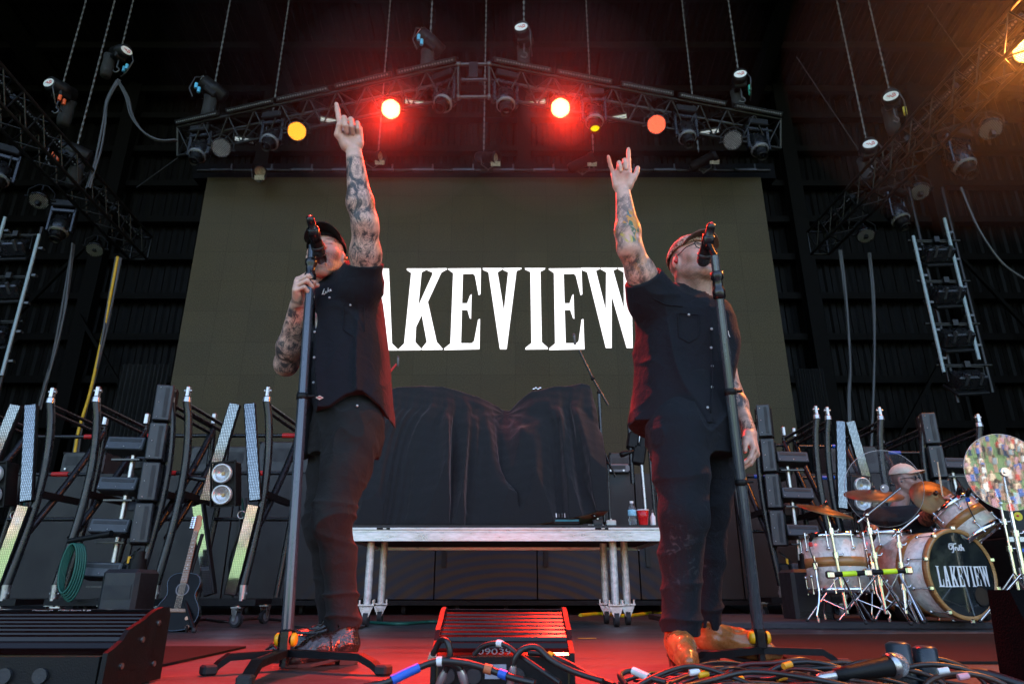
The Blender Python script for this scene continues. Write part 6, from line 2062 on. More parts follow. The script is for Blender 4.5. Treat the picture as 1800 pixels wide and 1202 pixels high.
def cap_part(root, H, off, mat_crown, mat_brim, width=.080, brim_len=.075, brim_w=.075, arch=.030, h=.0035):
    """baseball cap: shell crown + curved peak"""
    T, S, M = H.T, H.s, H.M
    lo = np.array(H.c) - .24; hi = np.array(H.c) + .24
    vx = Vox(lo, hi, h)
    vx.ell(T(0, -.012, .048), np.array((.087, .108, .092)) * S, M, .01)
    cM = np.array(H.c)
    def fz(x, y, z):
        l = [(x - cM[0]) * M[0][i] + (y - cM[1]) * M[1][i] + (z - cM[2]) * M[2][i] for i in range(3)]
        return (.050 + .10 * (l[1] * -1 - .0) * .25) * S - l[2]
    vx.cut(fz)
    inner = Vox(lo, hi, h); inner.ell(T(0, -.012, .040), np.array((.080, .101, .091)) * S, M, .01)
    vx.d = np.maximum(vx.d, -inner.d)
    me = vx.mesh('crown'); shift_mesh(me, off)
    cap = link_mesh('cap', me, mat_crown, root)
    # button and seams
    m = MB(off); m.sphere(T(0, -.012, .140), .008 * S, 10, 6, (1, 1, .6)); m.build('button', mat_crown, cap)
    vb = Vox(lo, hi, h)
    def fb(x, y, z):
        l = [((x - cM[0]) * M[0][i] + (y - cM[1]) * M[1][i] + (z - cM[2]) * M[2][i]) / S for i in range(3)]
        zc = .062 + arch * .35 - arch * (l[0] / brim_w) ** 2 - .12 * np.maximum(0, l[1] - .09)
        th = np.abs(l[2] - zc) - .0042
        e = (l[0] / brim_w) ** 2 + (np.maximum(l[1] - .075, -.03) / brim_len) ** 2
        ed = (np.sqrt(e) - 1) * brim_w * .9
        back = .082 - l[1] - 1.2 * (np.abs(l[0]) / .08) ** 2 * .055
        return np.maximum(np.maximum(th, ed), back) * S
    vb.put(fb, lo, hi, 0)
    me = vb.mesh('peak'); shift_mesh(me, off)
    link_mesh('peak', me, mat_brim, cap)
    return cap

def sdf_part(vx, name, mat, root, off, smooth_iter=0, attr=None):
    me = vx.mesh(name)
    w = shift_mesh(me, off)
    if attr:
        for k, fn in attr.items(): set_attr(me, k, fn(w))
    return link_mesh(name, me, mat, root), me, w

def seg_mask(w, a, b, rad, t0=0.0, t1=1.0, soft=.06):
    a = np.array(a); b = np.array(b); ab = b - a
    t = ((w - a) @ ab) / (ab @ ab)
    q = a + np.clip(t, 0, 1)[:, None] * ab
    r = np.linalg.norm(w - q, axis=1)
    m = np.clip((t - t0) / soft, 0, 1) * np.clip((t1 - t) / soft, 0, 1)
    return m * (r < rad)

def boot(root, off, heel, toe, ankle_top, mat, mat_sole, name_lbl=None, heel_h=.035, w=.045, h=.004, ruff=0.0, seed=1):
    """heel, toe: floor points; ankle_top: where the shaft disappears in the trousers"""
    heel = Vector(heel); toe = Vector(toe); at = Vector(ankle_top)
    d = (toe - heel); L = d.length; d.normalize(); up = V(0, 0, 1); sd = d.cross(up).normalized()
    lo = [min(heel[i], toe[i], at[i]) - .10 for i in range(3)]; hi = [max(heel[i], toe[i], at[i]) + .10 for i in range(3)]
    lo[2] = min(heel.z, toe.z) - .02
    vx = Vox(lo, hi, h)
    Q = lambda a, b, c: heel + d * (a * L) + sd * b + up * c
    z0 = heel_h + .012
    vx.cone(Q(.14, 0, z0 + .03), Q(.50, 0, z0 + .028), .036, .042, .02)
    vx.cone(Q(.50, 0, z0 + .018), Q(.80, 0, z0 - .002), .045, .037, .02)
    vx.cone(Q(.80, 0, z0 - .004), Q(.955, 0, z0 - .008), .036, .021, .015)
    vx.cone(Q(.16, 0, z0 + .04), at, .040, .047, .03)
    vx.cone(Q(.24, 0, z0 + .05), Q(.62, 0, z0 + .03), .040, .036, .02)
    nz = trig_noise(seed, 60, 8)
    vx.ripple(lambda x, y, z: .0011 * nz(x, y, z) + ruff * np.sin(95 * z + 12 * nz(x * .4, y * .4, z * .4)))
    vx.cut(lambda x, y, z: z0 - .03 - z)
    me = vx.mesh('upper'); shift_mesh(me, off)
    b = link_mesh('boot', me, mat, root)
    # sole following the outline, and a stacked heel block
    m = MB(off)
    out = [(.02, .022), (.0, .0), (.02, -.022), (.12, -.034), (.28, -.031), (.45, -.034), (.66, -.044), (.82, -.037), (.95, -.018), (1.0, 0), (.95, .018), (.82, .037), (.66, .044), (.45, .034), (.28, .031), (.12, .034)]
    def zz(a): return heel_h * np.clip((.62 - a) / .34, 0, 1) ** 1.2
    n = len(out)
    pts = [Q(a, s_ * w / .042, zz(a) + .001) for a, s_ in out] + [Q(a, s_ * w / .042, zz(a) + .011) for a, s_ in out]
    m.add(pts, [tuple(range(n)), tuple(range(n, 2 * n))] + [(i, (i + 1) % n, n + (i + 1) % n, n + i) for i in range(n)])
    m.build('sole', mat_sole, b)
    m = MB(off)
    hb = [(.0, .018), (.0, -.018), (.06, -.031), (.27, -.029), (.27, .029), (.06, .031)]
    pts = [Q(a * .94 + .015, s_ * .92, .001) for a, s_ in hb] + [Q(a, s_, heel_h + .002) for a, s_ in hb]
    n = 6
    m.add(pts, [tuple(range(n)), tuple(range(n, 2 * n))] + [(i, (i + 1) % n, n + (i + 1) % n, n + i) for i in range(n)])
    m.build('heel', mat_sole, b)
    return b
# ---------------------------------------------------------------- left singer
def band(z, stations):
    return stations

def silhouette(rows, Yc, hy):
    """rows of (v, u_left, u_right) at depth Yc -> loft stations"""
    st = []
    for i, (v, ul, ur) in enumerate(rows):
        a = P(ul, v, Yc); b = P(ur, v, Yc)
        hyy = hy[i] if isinstance(hy, (list, tuple)) else hy
        st.append((a.z, (a.x + b.x) / 2, Yc, (b.x - a.x) / 2, hyy))
    return st

def singer_left():
    root = thing('person', 'singer in black cap and dark shirt raising one finger beside his microphone stand', 'person', (P(600, 1165, 2.8).x, 2.8, 0), 0, 'singers at the front')
    off = root.location
    Yb = 2.80
    # joints
    neck = P(590, 522, 2.86); chest = P(612, 600, 2.86)
    H = Head(P(572, 452, 2.76), R(3), R(13), R(4), 1.02)
    shL = P(644, 500, 2.66); elL = P(641, 392, 2.50); wrL = P(622, 268, 2.44)
    shR = P(556, 545, 2.98); elR = P(503, 640, 2.86); wrR = P(523, 536, 2.66)
    skin = (.60, .365, .285)
    lo = np.minimum.reduce([np.array(p) for p in (H.c, elR, wrL, shL, chest)]) - np.array((.14, .16, .10))
    hi = np.maximum.reduce([np.array(p) for p in (H.c, elR, wrL, shL, shR)]) + np.array((.12, .14, .30))
    vx = Vox(lo, hi, .0042)
    # torso stub under the shirt, neck, head
    vx.cone(chest, neck + V(0, 0, -.05), .12, .10, .03)
    vx.cone(shL + V(-.05, .05, -.02), shR + V(.05, -.05, -.02), .055, .055, .04)
    vx.cone(neck + V(0, 0, -.06), H.T(0, -.035, -.05), .060, .058, .03)
    vx.cone(neck + V(0.0, -.04, -.04), H.T(0, .035, -.085), .035, .035, .03)
    head_sdf(vx, H, 1.6)
    # raised left arm
    vx.cone(shL, shL.lerp(elL, .5), .066, .062, .03); vx.cone(shL.lerp(elL, .5), elL, .062, .050, .03)
    f1 = elL.lerp(wrL, .28)
    vx.cone(elL, f1 + V(-.006, 0, 0), .050, .0525, .03); vx.cone(f1 + V(-.006, 0, 0), wrL, .0525, .033, .03)
    vx.cone(elL + V(.012, .02, -.02), elL + V(.006, .02, .03), .036, .03, .03)
    up = (wrL - elL).normalized()
    hand(vx, wrL + up * .012, (wrL - elL).normalized() + V(.0, .05, 0), (.05, -1, -.12), False,
         ((4, 3, 2, 1), (84, 98, 40, 1), (86, 100, 42, -1), (86, 98, 40, -4)), ((.055, .046, .026), (.083, .034, .040), (.098, .012, .046)), 1.13)
    # right arm bent to the microphone stand
    vx.cone(shR, elR, .060, .047, .03)
    f2 = elR.lerp(wrR, .3)
    vx.cone(elR, f2, .048, .051, .03); vx.cone(f2, wrR, .051, .032, .03)
    hand(vx, wrR, V(.15, -.70, .55), V(.93, .33, -.1), True,
         ((52, 82, 48, 3), (56, 84, 48, 1), (58, 84, 48, -1), (60, 82, 48, -3)), ((.050, .040, .030), (.072, .040, .058), (.086, .022, .074)), 1.05)
    me = vx.mesh('body'); w = shift_mesh(me, off)
    col = head_paint(H, w, skin, ((.17, .10, .065), .75, (.14, .075, .045), .9), mouth_open=1.6, hair=(.09, .055, .035))
    # palms and knuckles are redder
    for (c, rr) in ((wrL + up * .09, .10), (wrR + V(.03, -.03, .07), .085)):
        t = np.clip(1 - np.linalg.norm(w - np.array(c), axis=1) / rr, 0, 1)[:, None] ** .5 * .45
        col = col * (1 - t) + np.array((.66, .34, .26)) * t
    set_attr(me, 'col', col)
    ink = seg_mask(w, shL, elL, .12, .2, 1.1) + seg_mask(w, elL, wrL, .10, -.1, .93) + seg_mask(w, elR, wrR, .10, -.1, 1.0) + .6 * seg_mask(w, wrR, wrR + V(.03, -.03, .09), .06, 0, .7)
    set_attr(me, 'ink', np.clip(ink, 0, 1))
    body = link_mesh('body', me, skin_material('inked_skin_left', False, 3.1), root)
    # teeth
    m = MB(off)
    arc = [H.T(.019 * math.sin(t), .064 + .016 * math.cos(t), -.0505) for t in [(-1.25 + 2.5 * k / 14) for k in range(15)]]
    m.tube(arc, .0036, 6); m.build('teeth', pbr('teeth', (.75, .70, .60), .3), root)
    # earpiece
    m = MB(off); m.sphere(H.T(.089, .000, -.012), .009, 10, 7); m.build('earpiece', pbr('orange_earpiece', (.7, .2, .05), .3), root)
    cap_part(root, H, off, M_CAPBLACK, M_CAPBLACK, arch=.034, brim_w=.080, brim_len=.080)

    # ---- trousers
    hipN = P(630, 748, 2.76); kneeN = P(584, 905, 2.64); ankN = P(604, 1100, 2.72)
    hipF = P(590, 750, 2.92); kneeF = P(566, 922, 2.84); ankF = P(584, 1100, 2.90)
    lo = (min(p.x for p in (hipN, kneeN, ankN, hipF, kneeF, ankF)) - .18, 2.44, ankN.z - .06); hi = (max(p.x for p in (hipN, ankN)) + .20, 3.16, 1.12)
    vt = Vox(lo, hi, .0048)
    vt.loft(silhouette(((800, 548, 662), (760, 549, 668), (725, 556, 670), (690, 562, 668), (660, 566, 666)), 2.83, (.12, .135, .14, .13, .125)), .03)
    def leg(hip, knee, ank, rs):
        t1 = hip.lerp(knee, .5)
        vt.cone(hip, t1, rs[0], rs[1], .04); vt.cone(t1, knee, rs[1], rs[2], .03)
        c = knee.lerp(ank, .38) + V(0, .03, 0)
        vt.cone(knee, c, rs[2], rs[3], .03); vt.cone(c, ank, rs[3], rs[4], .03)
    leg(hipN, kneeN, ankN, (.106, .092, .071, .060, .055)); leg(hipF, kneeF, ankF, (.100, .086, .067, .055, .048))
    r1 = ridged(11, (8, 8, 30)); r2 = ridged(12, (16, 12, 15)); n2 = trig_noise(13, 24, 8)
    def folds(x, y, z):
        kz = np.exp(-((z - kneeN.z + .03) / .13) ** 2); hem = np.exp(-((z - ankN.z - .05) / .12) ** 2); cr = np.exp(-((z - hipN.z + .05) / .12) ** 2)
        return -.014 * r1(x, y, z) * (kz * .8 + hem + .12) - .011 * r2(x, y, z) * (cr + .25) + .0015 * n2(x, y, z)
    vt.ripple(folds, .035)
    vt.cut(lambda x, y, z: (ankN.z - .012 + .01 * np.sin(40 * x)) - z)
    vt.cut(lambda x, y, z: z - 1.10)
    inner = Vox(lo, hi, .0048); 
    inner.cone(ankN + V(0, 0, -.1), ankN + V(0, 0, .02), .050, .05, .0); inner.cone(ankF + V(0, 0, -.1), ankF + V(0, 0, .02), .050, .05, .0)
    vt.d = np.maximum(vt.d, -inner.d)
    tr, _, _ = sdf_part(vt, 'trousers', M_JEANS1, root, off)
    m = MB(off)
    seam = [P(632, 706, 2.62), P(627, 760, 2.595), P(618, 820, 2.58)]
    p0 = P(628, 713, 2.655)
    m.sphere(p0, .006, 8, 6); m.build('rivet', M_STEEL, tr)

    # ---- shirt: boxy torso, short sleeves, open front
    rows = ((745, 560, 690), (715, 552, 688), (690, 549, 686), (650, 546, 682), (600, 549, 677), (560, 552, 672), (528, 556, 668), (505, 566, 664), (488, 584, 655))
    st = silhouette(rows, 2.83, (.19, .185, .18, .175, .175, .175, .165, .13, .09))
    lo = (min(s_[1] - s_[3] for s_ in st) - .12, 2.44, .80); hi = (max(s_[1] + s_[3] for s_ in st) + .14, 3.16, shL.z + .30)
    vs = Vox(lo, hi, .0048)
    vs.loft(st, .02, 2.6)
    slv = shL.lerp(elL, .34)
    shS = P(632, 504, 2.68)
    vs.cone(P(612, 550, 2.80), shS, .100, .076, .06); vs.cone(shS, slv, .076, .072, .05); vs.cone(neck + V(.03, .02, -.03), shS, .050, .07, .06); vs.cone(P(592, 514, 2.80), P(626, 482, 2.68), .055, .062, .05)
    slR = shR.lerp(elR, .62)
    vs.cone(P(585, 545, 2.92), shR, .09, .085, .05); vs.cone(shR, slR, .082, .078, .04)
    ad = (elL - shL).normalized(); rd = (elR - shR).normalized()
    r1 = ridged(21, (13, 9, 3.5), p=2.2); r2 = ridged(22, (14, 9, 12)); n2 = trig_noise(23, 20, 8); ap = P(668, 530, 2.7)
    def sf(x, y, z):
        near = np.exp(-(((x - ap.x) / .14) ** 2 + ((z - ap.z) / .16) ** 2))
        return -.024 * r1(x, y, z) * np.clip((1.50 - z) / .35, .15, 1) - .008 * r2(x, y, z) * (.35 + near) + .002 * n2(x, y, z)
    vs.ripple(sf, .035)
    sl_d = np.array(slv); sr_d = np.array(slR)
    X = lambda q, p: None
    # cuffs, hem with shirt tails, collar opening
    def cuff(x, y, z):
        t1 = (x - sl_d[0]) * ad[0] + (y - sl_d[1]) * ad[1] + (z - sl_d[2]) * ad[2]
        t1 = np.where(z > shL.z - .02, t1, -1)
        t2 = (x - sr_d[0]) * rd[0] + (y - sr_d[1]) * rd[1] + (z - sr_d[2]) * rd[2]
        t2 = np.where(x < shR.x + .03, t2, -1)
        return np.maximum(t1, t2)
    vs.cut(cuff)
    hx = [P(u, 700, 2.7).x for u in (540, 556, 585, 612, 640, 668, 690)]
    hz = [P(560, v, 2.7).z for v in (726, 724, 719, 699, 692, 712, 746)]
    vs.cut(lambda x, y, z: np.interp(x.ravel(), hx, hz)[:, None, None].astype(np.float32) + np.float32(.0) * y - z)
    core = vs.d.copy()
    vs.shell(.011)
    inner = Vox(lo, hi, .0048)
    inner.cone(neck + V(-.02, -.03, -.03), neck + V(-.02, -.06, .14), .072, .085, .0)
    inner.cone(shL, elL + ad * .1, .060, .056, 0); inner.cone(shR, elR, .060, .052, 0)
    # front opening towards picture left
    a1, a2, a3 = P(541, 560, 2.62), P(538, 640, 2.62), P(541, 760, 2.62)
    inner.cone(neck + V(-.04, -.08, .0), P(546, 575, 2.66), .04, .022, 0); inner.cone(P(546, 575, 2.66), a3, .020, .016, 0)
    vs.d = np.maximum(vs.d, -inner.d)
    sh, _, _ = sdf_part(vs, 'shirt', M_SHIRT, root, off)
    # white tee below
    vt2 = Vox(lo, hi, .006)
    st2 = [(z, cx + .004, cy, hx_ - .014, hy_ - .014) for (z, cx, cy, hx_, hy_) in st if z > 1.06]
    vt2.loft(st2, .02, 2.6)
    vt2.cone(neck + V(0, 0, -.08), neck + V(0, 0, .02), .09, .066, .03)
    vt2.cut(lambda x, y, z: z - neck.z + .005 + .0 * x)
    sdf_part(vt2, 'tee_shirt', M_TEE, root, off)
    # collar, sleeve tape, buttons, pocket details, embroidery
    M_THREAD = pbr('white_thread', (.75, .75, .72), .7)
    front = 2.60
    def on_shirt(u, v):
        """nearest shirt surface along the sight line"""
        for k in range(200):
            Yq = 2.46 + k * .003
            q = P(u, v, Yq)
            i = [int(round((q[j] - vs.lo[j]) / vs.h)) for j in range(3)]
            if all(0 <= i[j] < vs.n[j] for j in range(3)) and vs.d[i[0], i[1], i[2]] < .001:
                return P(u, v, Yq - .004)
        return P(u, v, 2.66)
    m = MB(off)
    scr_ = [[(566, 518), (568.5, 511), (570, 507.5), (569, 512), (567.5, 517), (570, 517.5), (572, 515)], [(572.5, 512), (572, 515.5), (574, 515), (575, 511.5), (575, 514.5)], [(577, 506), (576, 513.5), (576.6, 511), (578.6, 509.5), (577, 511.3), (579, 513)], [(580, 511), (582, 509.8), (581.5, 508.3), (580, 509.6), (580.3, 512), (583, 511)]]
    for s_ in scr_:
        m.tube([on_shirt(*q) for q in s_], .0016, 5)
    m.build('name_embroidery', M_THREAD, sh)
    for (u, v) in ((579, 523), (553, 583), (552, 628), (551, 672), (616, 536)):
        q = on_shirt(u, v); m = MB(off); m.sphere(q, .0055, 8, 5, (1, .5, 1)); m.build('button', pbr('grey_button', (.35, .35, .36), .3), sh)
    m = MB(off)
    q = on_shirt(562, 699)
    m.prism([(-.016, 0), (0, .009), (.016, 0), (0, -.009)], lambda a, b, t: q + V(a, -t, b), .003); m.build('label_patch', pbr('patch', (.75, .6, .5), .7), sh)
    q2 = q + V(0, -.0035, 0); m = MB(off); m.prism([(-.008, -.002), (.008, -.002), (.008, .003), (-.008, .003)], lambda a, b, t: q2 + V(a, -t, b), .001); m.build('patch_mark', M_RED, sh)
    for pp in (((604, 536), (640, 540), (641, 582), (622, 592), (604, 580), (604, 536)), ((598, 520), (630, 516), (660, 520))):
        m = MB(off); m.tube([on_shirt(*q) + V(0, .002, 0) for q in pp], .0022, 5); m.build('seam', M_SHIRT, sh)
    # loose shirt front hanging left of the stand
    vl = Vox((P(515, 700, 2.75).x, 2.58, .70), (P(560, 700, 2.75).x, 2.95, 1.35), .005)
    vl.cone(P(549, 610, 2.72), P(541, 700, 2.76), .03, .035, .02, flat=((0, 1, 0), 2.0)); vl.cone(P(541, 700, 2.76), P(534, 795, 2.80), .035, .022, .02, flat=((0, 1, 0), 2.2))
    vl.ripple(lambda x, y, z: .006 * np.sin(60 * x + 20 * y + 8 * z))
    sdf_part(vl, 'shirt_front', M_SHIRT, root, off)
    # boots
    M_B = pbr('black_boot_leather', (.016, .013, .012), .26, bump=.5, bscale=45, coat=.3)
    M_S = pbr('boot_sole', (.05, .035, .028), .7)
    M_BG = pbr('red_tinted_boot_leather', (.020, .013, .009), .22, bump=.6, bscale=70, coat=.5, var=.5)  # black leather with its red reflection tinted into the colour
    hN, tN = G(634, 1163), G(560, 1169)
    boot(root, off, (hN.x, 2.74, 0), (hN.x - .235, 2.60, 0), ankN + V(.004, 0, .03), M_BG, M_S, heel_h=.020, seed=3, ruff=.0012)
    hF = G(592, 1157)
    boot(root, off, (hF.x - .01, 2.92, 0), (hF.x - .25, 2.80, 0), ankF + V(0, 0, .03), M_B, M_S, heel_h=.020, seed=5, ruff=.003)
    return root

# ---------------------------------------------------------------- right singer
def singer_right():
    root = thing('person', 'singer in glasses and red patterned cap making a horned hand sign, head tilted back', 'person', (P(1225, 1160, 2.65).x, 2.65, 0), 0, 'singers at the front')
    off = root.location
    neck = P(1222, 545, 2.74); chest = P(1212, 620, 2.74)
    H = Head(P(1218, 464, 2.66), R(24), R(17), R(-5), 1.03)
    shR = P(1146, 525, 2.60); elR = P(1107, 436, 2.46); wrR = P(1095, 338, 2.44)
    shL = P(1258, 572, 2.92); elL = P(1284, 690, 2.92); wrL = P(1318, 762, 2.78)
    skin = (.62, .37, .29)
    pts = (H.c, elR, wrR, shL, elL, wrL, chest)
    lo = np.minimum.reduce([np.array(p) for p in pts]) - np.array((.14, .16, .26))
    hi = np.maximum.reduce([np.array(p) for p in pts]) + np.array((.14, .14, .28))
    vx = Vox(lo, hi, .0042)
    vx.cone(chest, neck + V(0, 0, -.05), .12, .10, .03)
    vx.cone(shR + V(.05, .03, -.02), shL + V(-.05, -.03, -.02), .055, .055, .04)
    vx.cone(neck + V(0, 0, -.06), H.T(0, -.04, -.05), .064, .064, .03)
    vx.cone(neck + V(.02, -.05, -.05), H.T(0, .030, -.085), .042, .040, .03)
    head_sdf(vx, H, .35)
    # pointing right arm
    vx.cone(shR, shR.lerp(elR, .5), .064, .058, .03); vx.cone(shR.lerp(elR, .5), elR, .058, .047, .03)
    f1 = elR.lerp(wrR, .30)
    vx.cone(elR, f1, .047, .0485, .03); vx.cone(f1, wrR, .0485, .030, .03)
    dr = (wrR - elR).normalized()
    hand(vx, wrR + dr * .008, dr + V(.02, .02, 0), (0, -1, -.22), True,
         ((6, 4, 3, 3), (72, 78, 30, 1), (74, 80, 30, -2), (20, 18, 10, -20)), ((.050, .050, .010), (.078, .066, .008), (.103, .074, .004)), .97)
    # hanging left arm
    vx.cone(shL, elL, .058, .046, .03)
    f2 = elL.lerp(wrL, .3)
    vx.cone(elL, f2, .047, .0465, .03); vx.cone(f2, wrL, .0465, .029, .03)
    d2 = (wrL - elL).normalized()
    hand(vx, wrL, d2 + V(-.10, -.05, -.55), (-.80, .50, .1), False,
         ((26, 30, 18, 3), (32, 34, 20, 1), (38, 38, 22, -1), (44, 40, 22, -3)), ((.050, .044, .016), (.080, .048, .024), (.104, .044, .030)), 1.0)
    me = vx.mesh('body'); w = shift_mesh(me, off)
    col = head_paint(H, w, skin, ((.24, .14, .095), .75, (.10, .045, .025), .95), mouth_open=.35, hair=(.10, .05, .03))
    for (c, rr) in ((wrR + dr * .09, .10), (wrL + d2 * .09, .09)):
        t = np.clip(1 - np.linalg.norm(w - np.array(c), axis=1) / rr, 0, 1)[:, None] ** .5 * .45
        col = col * (1 - t) + np.array((.68, .35, .27)) * t
    set_attr(me, 'col', col)
    ink = .9 * seg_mask(w, shR, elR, .12, .2, 1.0) + seg_mask(w, elR, wrR, .10, -.1, .92) * .75 + seg_mask(w, elL, wrL, .10, -.15, 1.05)
    set_attr(me, 'ink', np.clip(ink, 0, 1))
    set_attr(me, 'ink_colour', np.clip(seg_mask(w, elR, wrR, .10, -.02, .62) + .35 * seg_mask(w, shR, elR, .12, .45, 1.0), 0, 1))
    link_mesh('body', me, skin_material('inked_skin_right', True, 7.7), root)
    m = MB(off)
    arc = [H.T(.017 * math.sin(t), .066 + .015 * math.cos(t), -.053) for t in [(-1.2 + 2.4 * k / 14) for k in range(15)]]
    m.tube(arc, .003, 6); m.build('teeth', pbr('teeth', (.75, .70, .60), .3), root)
    # moustache with relief
    vm = Vox(np.array(H.c) - .14, np.array(H.c) + .14, .0032)
    for sg in (-1, 1):
        vm.cone(H.T(0, .092, -.0405), H.T(sg * .018, .089, -.043), .0062, .0065, .004); vm.cone(H.T(sg * .018, .089, -.043), H.T(sg * .031, .078, -.054), .0065, .003, .004)
    vm.ripple(lambda x, y, z: .0012 * trig_noise(3, 700, 5)(x, y, z))
    sdf_part(vm, 'moustache', pbr('brown_hair', (.075, .032, .018), .6, bump=.6, bscale=500), root, off)
    # glasses
    M_FR = pbr('dark_glasses_frame', (.02, .016, .015), .25)
    m = MB(off)
    for sg in (-1, 1):
        m.tube([H.T(sg * .034 + .0225 * math.copysign(abs(math.cos(t)) ** .7, math.cos(t)), .098 - abs(.0225 * math.cos(t) + .034) * .10, .006 + .0165 * math.copysign(abs(math.sin(t)) ** .7, math.sin(t))) for t in [2 * math.pi * k / 22 for k in range(22)]], .0023, 6, closed=True)
        m.tube([H.T(sg * .056, .092, .012), H.T(sg * .076, .06, .012), H.T(sg * .083, .0, .010), H.T(sg * .082, -.02, .0)], .002, 6)
    m.tube([H.T(-.0115, .098, .008), H.T(0, .103, .012), H.T(.0115, .098, .008)], .002, 6)
    gl = m.build('glasses', M_FR, root)
    # earpiece
    m = MB(off); m.sphere(H.T(-.088, .000, -.014), .009, 10, 7); m.tube([H.T(-.090, .0, -.014), H.T(-.088, .014, -.01), H.T(-.086, .008, .02)], .0028, 6)
    m.build('earpiece', pbr('red_earpiece', (.55, .03, .03), .25), root)
    # patterned cap
    def cap_pattern():
        mt = pbr('patterned_cap', (.42, .30, .24), .85, var=.2)
        N = mt.node_tree.nodes; L = mt.node_tree.links; b = N['Principled BSDF']
        tc = N.new('ShaderNodeTexCoord'); nz = N.new('ShaderNodeTexNoise'); nz.inputs['Scale'].default_value = 55; nz.inputs['Distortion'].default_value = 1.5
        L.new(tc.outputs['Object'], nz.inputs['Vector'])
        cr = N.new('ShaderNodeValToRGB'); cr.color_ramp.interpolation = 'CONSTANT'
        e = cr.color_ramp.elements; e[0].position = 0; e[0].color = (.10, .045, .035, 1); e[1].position = .44; e[1].color = (.40, .20, .13, 1)
        q = e.new(.53); q.color = (.62, .52, .42, 1); q = e.new(.6); q.color = (.22, .10, .06, 1)
        L.new(nz.outputs[0], cr.inputs[0]); L.new(cr.outputs[0], b.inputs['Base Color'])
        return mt
    cap_part(root, H, off, cap_pattern(), pbr('brown_cap_underside', (.085, .045, .03), .8, var=.5, scale=60), arch=.032, brim_w=.078, brim_len=.066)

    # ---- trousers
    hipN = P(1193, 755, 2.58); kneeN = P(1201, 905, 2.50); ankN = P(1197, 1108, 2.54)
    hipF = P(1258, 760, 2.74); kneeF = P(1250, 900, 2.74); ankF = P(1240, 1104, 2.76)
    lo = (min(p.x for p in (hipN, kneeN, ankN)) - .24, 2.24, ankN.z - .08); hi = (max(p.x for p in (hipF, kneeF, ankF)) + .20, 3.04, 1.12)
    vt = Vox(lo, hi, .0048)
    vt.loft(silhouette(((805, 1146, 1289), (765, 1140, 1289), (730, 1136, 1287), (700, 1138, 1284), (670, 1140, 1282)), 2.68, (.15, .165, .17, .165, .16)), .03)
    def leg(hip, knee, ank, rs):
        t1 = hip.lerp(knee, .5)
        vt.cone(hip, t1, rs[0], rs[1], .04); vt.cone(t1, knee, rs[1], rs[2], .03)
        c = knee.lerp(ank, .38) + V(0, .02, 0)
        vt.cone(knee, c, rs[2], rs[3], .03); vt.cone(c, ank, rs[3], rs[4], .03)
    leg(hipN, kneeN, ankN, (.112, .096, .076, .069, .062)); leg(hipF, kneeF, ankF, (.098, .084, .066, .060, .055))
    r1 = ridged(31, (8, 8, 28)); r2 = ridged(32, (16, 12, 14)); n2 = trig_noise(33, 24, 8)
    def folds(x, y, z):
        kz = np.exp(-((z - kneeN.z) / .16) ** 2); hem = np.exp(-((z - ankN.z - .05) / .12) ** 2); cr = np.exp(-((z - hipN.z + .03) / .11) ** 2)
        return -.012 * r1(x, y, z) * (kz * .9 + hem * .9 + .14) - .011 * r2(x, y, z) * (cr + .2) + .0015 * n2(x, y, z)
    vt.ripple(folds, .035)
    vt.cut(lambda x, y, z: (ankN.z - .010 + .008 * np.sin(38 * x)) - z)
    vt.cut(lambda x, y, z: z - 1.10)
    inner = Vox(lo, hi, .0048)
    inner.cone(ankN + V(0, 0, -.1), ankN + V(0, 0, .02), .052, .052, .0); inner.cone(ankF + V(0, 0, -.1), ankF + V(0, 0, .02), .052, .05, .0)
    vt.d = np.maximum(vt.d, -inner.d)
    shin = P(1205, 985, 2.42); shin2 = P(1252, 985, 2.66)
    wear = lambda w: np.clip(np.exp(-((w[:, 0] - shin.x) / .06) ** 2 - ((w[:, 2] - shin.z - .03) / .13) ** 2) * (w[:, 1] < 2.58) + .8 * np.exp(-((w[:, 0] - shin2.x) / .05) ** 2 - ((w[:, 2] - shin2.z - .02) / .12) ** 2) * (w[:, 1] < 2.74), 0, 1)
    sdf_part(vt, 'trousers', M_JEANS2, root, off, attr={'wear': wear})

    # ---- shirt
    rows = ((778, 1115, 1287), (745, 1114, 1286), (720, 1118, 1284), (690, 1122, 1280), (650, 1125, 1284), (610, 1124, 1287), (570, 1124, 1286), (550, 1130, 1280), (530, 1150, 1262), (516, 1175, 1240))
    st = silhouette(rows, 2.70, (.185, .185, .18, .175, .175, .18, .18, .16, .12, .09))
    lo = (min(s_[1] - s_[3] for s_ in st) - .16, 2.26, .84); hi = (max(s_[1] + s_[3] for s_ in st) + .14, 3.06, shR.z + .28)
    vs = Vox(lo, hi, .0048)
    vs.loft(st, .02, 2.6)
    slv = shR.lerp(elR, .42)
    vs.cone(P(1180, 555, 2.66), shR, .10, .090, .06); vs.cone(shR, slv, .088, .078, .05)
    slL = shL.lerp(elL, .50)
    vs.cone(P(1250, 570, 2.86), shL, .080, .072, .05); vs.cone(shL, slL, .071, .068, .04)
    ad = (elR - shR).normalized(); rd = (elL - shL).normalized()
    r1 = ridged(41, (13, 9, 3.5), p=2.2); r2 = ridged(42, (14, 9, 12)); n2 = trig_noise(43, 20, 8); ap = P(1128, 570, 2.6)
    def sf(x, y, z):
        near = np.exp(-(((x - ap.x) / .14) ** 2 + ((z - ap.z) / .16) ** 2))
        return -.023 * r1(x, y, z) * np.clip((1.44 - z) / .35, .15, 1) - .008 * r2(x, y, z) * (.35 + near) + .002 * n2(x, y, z)
    vs.ripple(sf, .035)
    sl_d = np.array(slv); sr_d = np.array(slL)
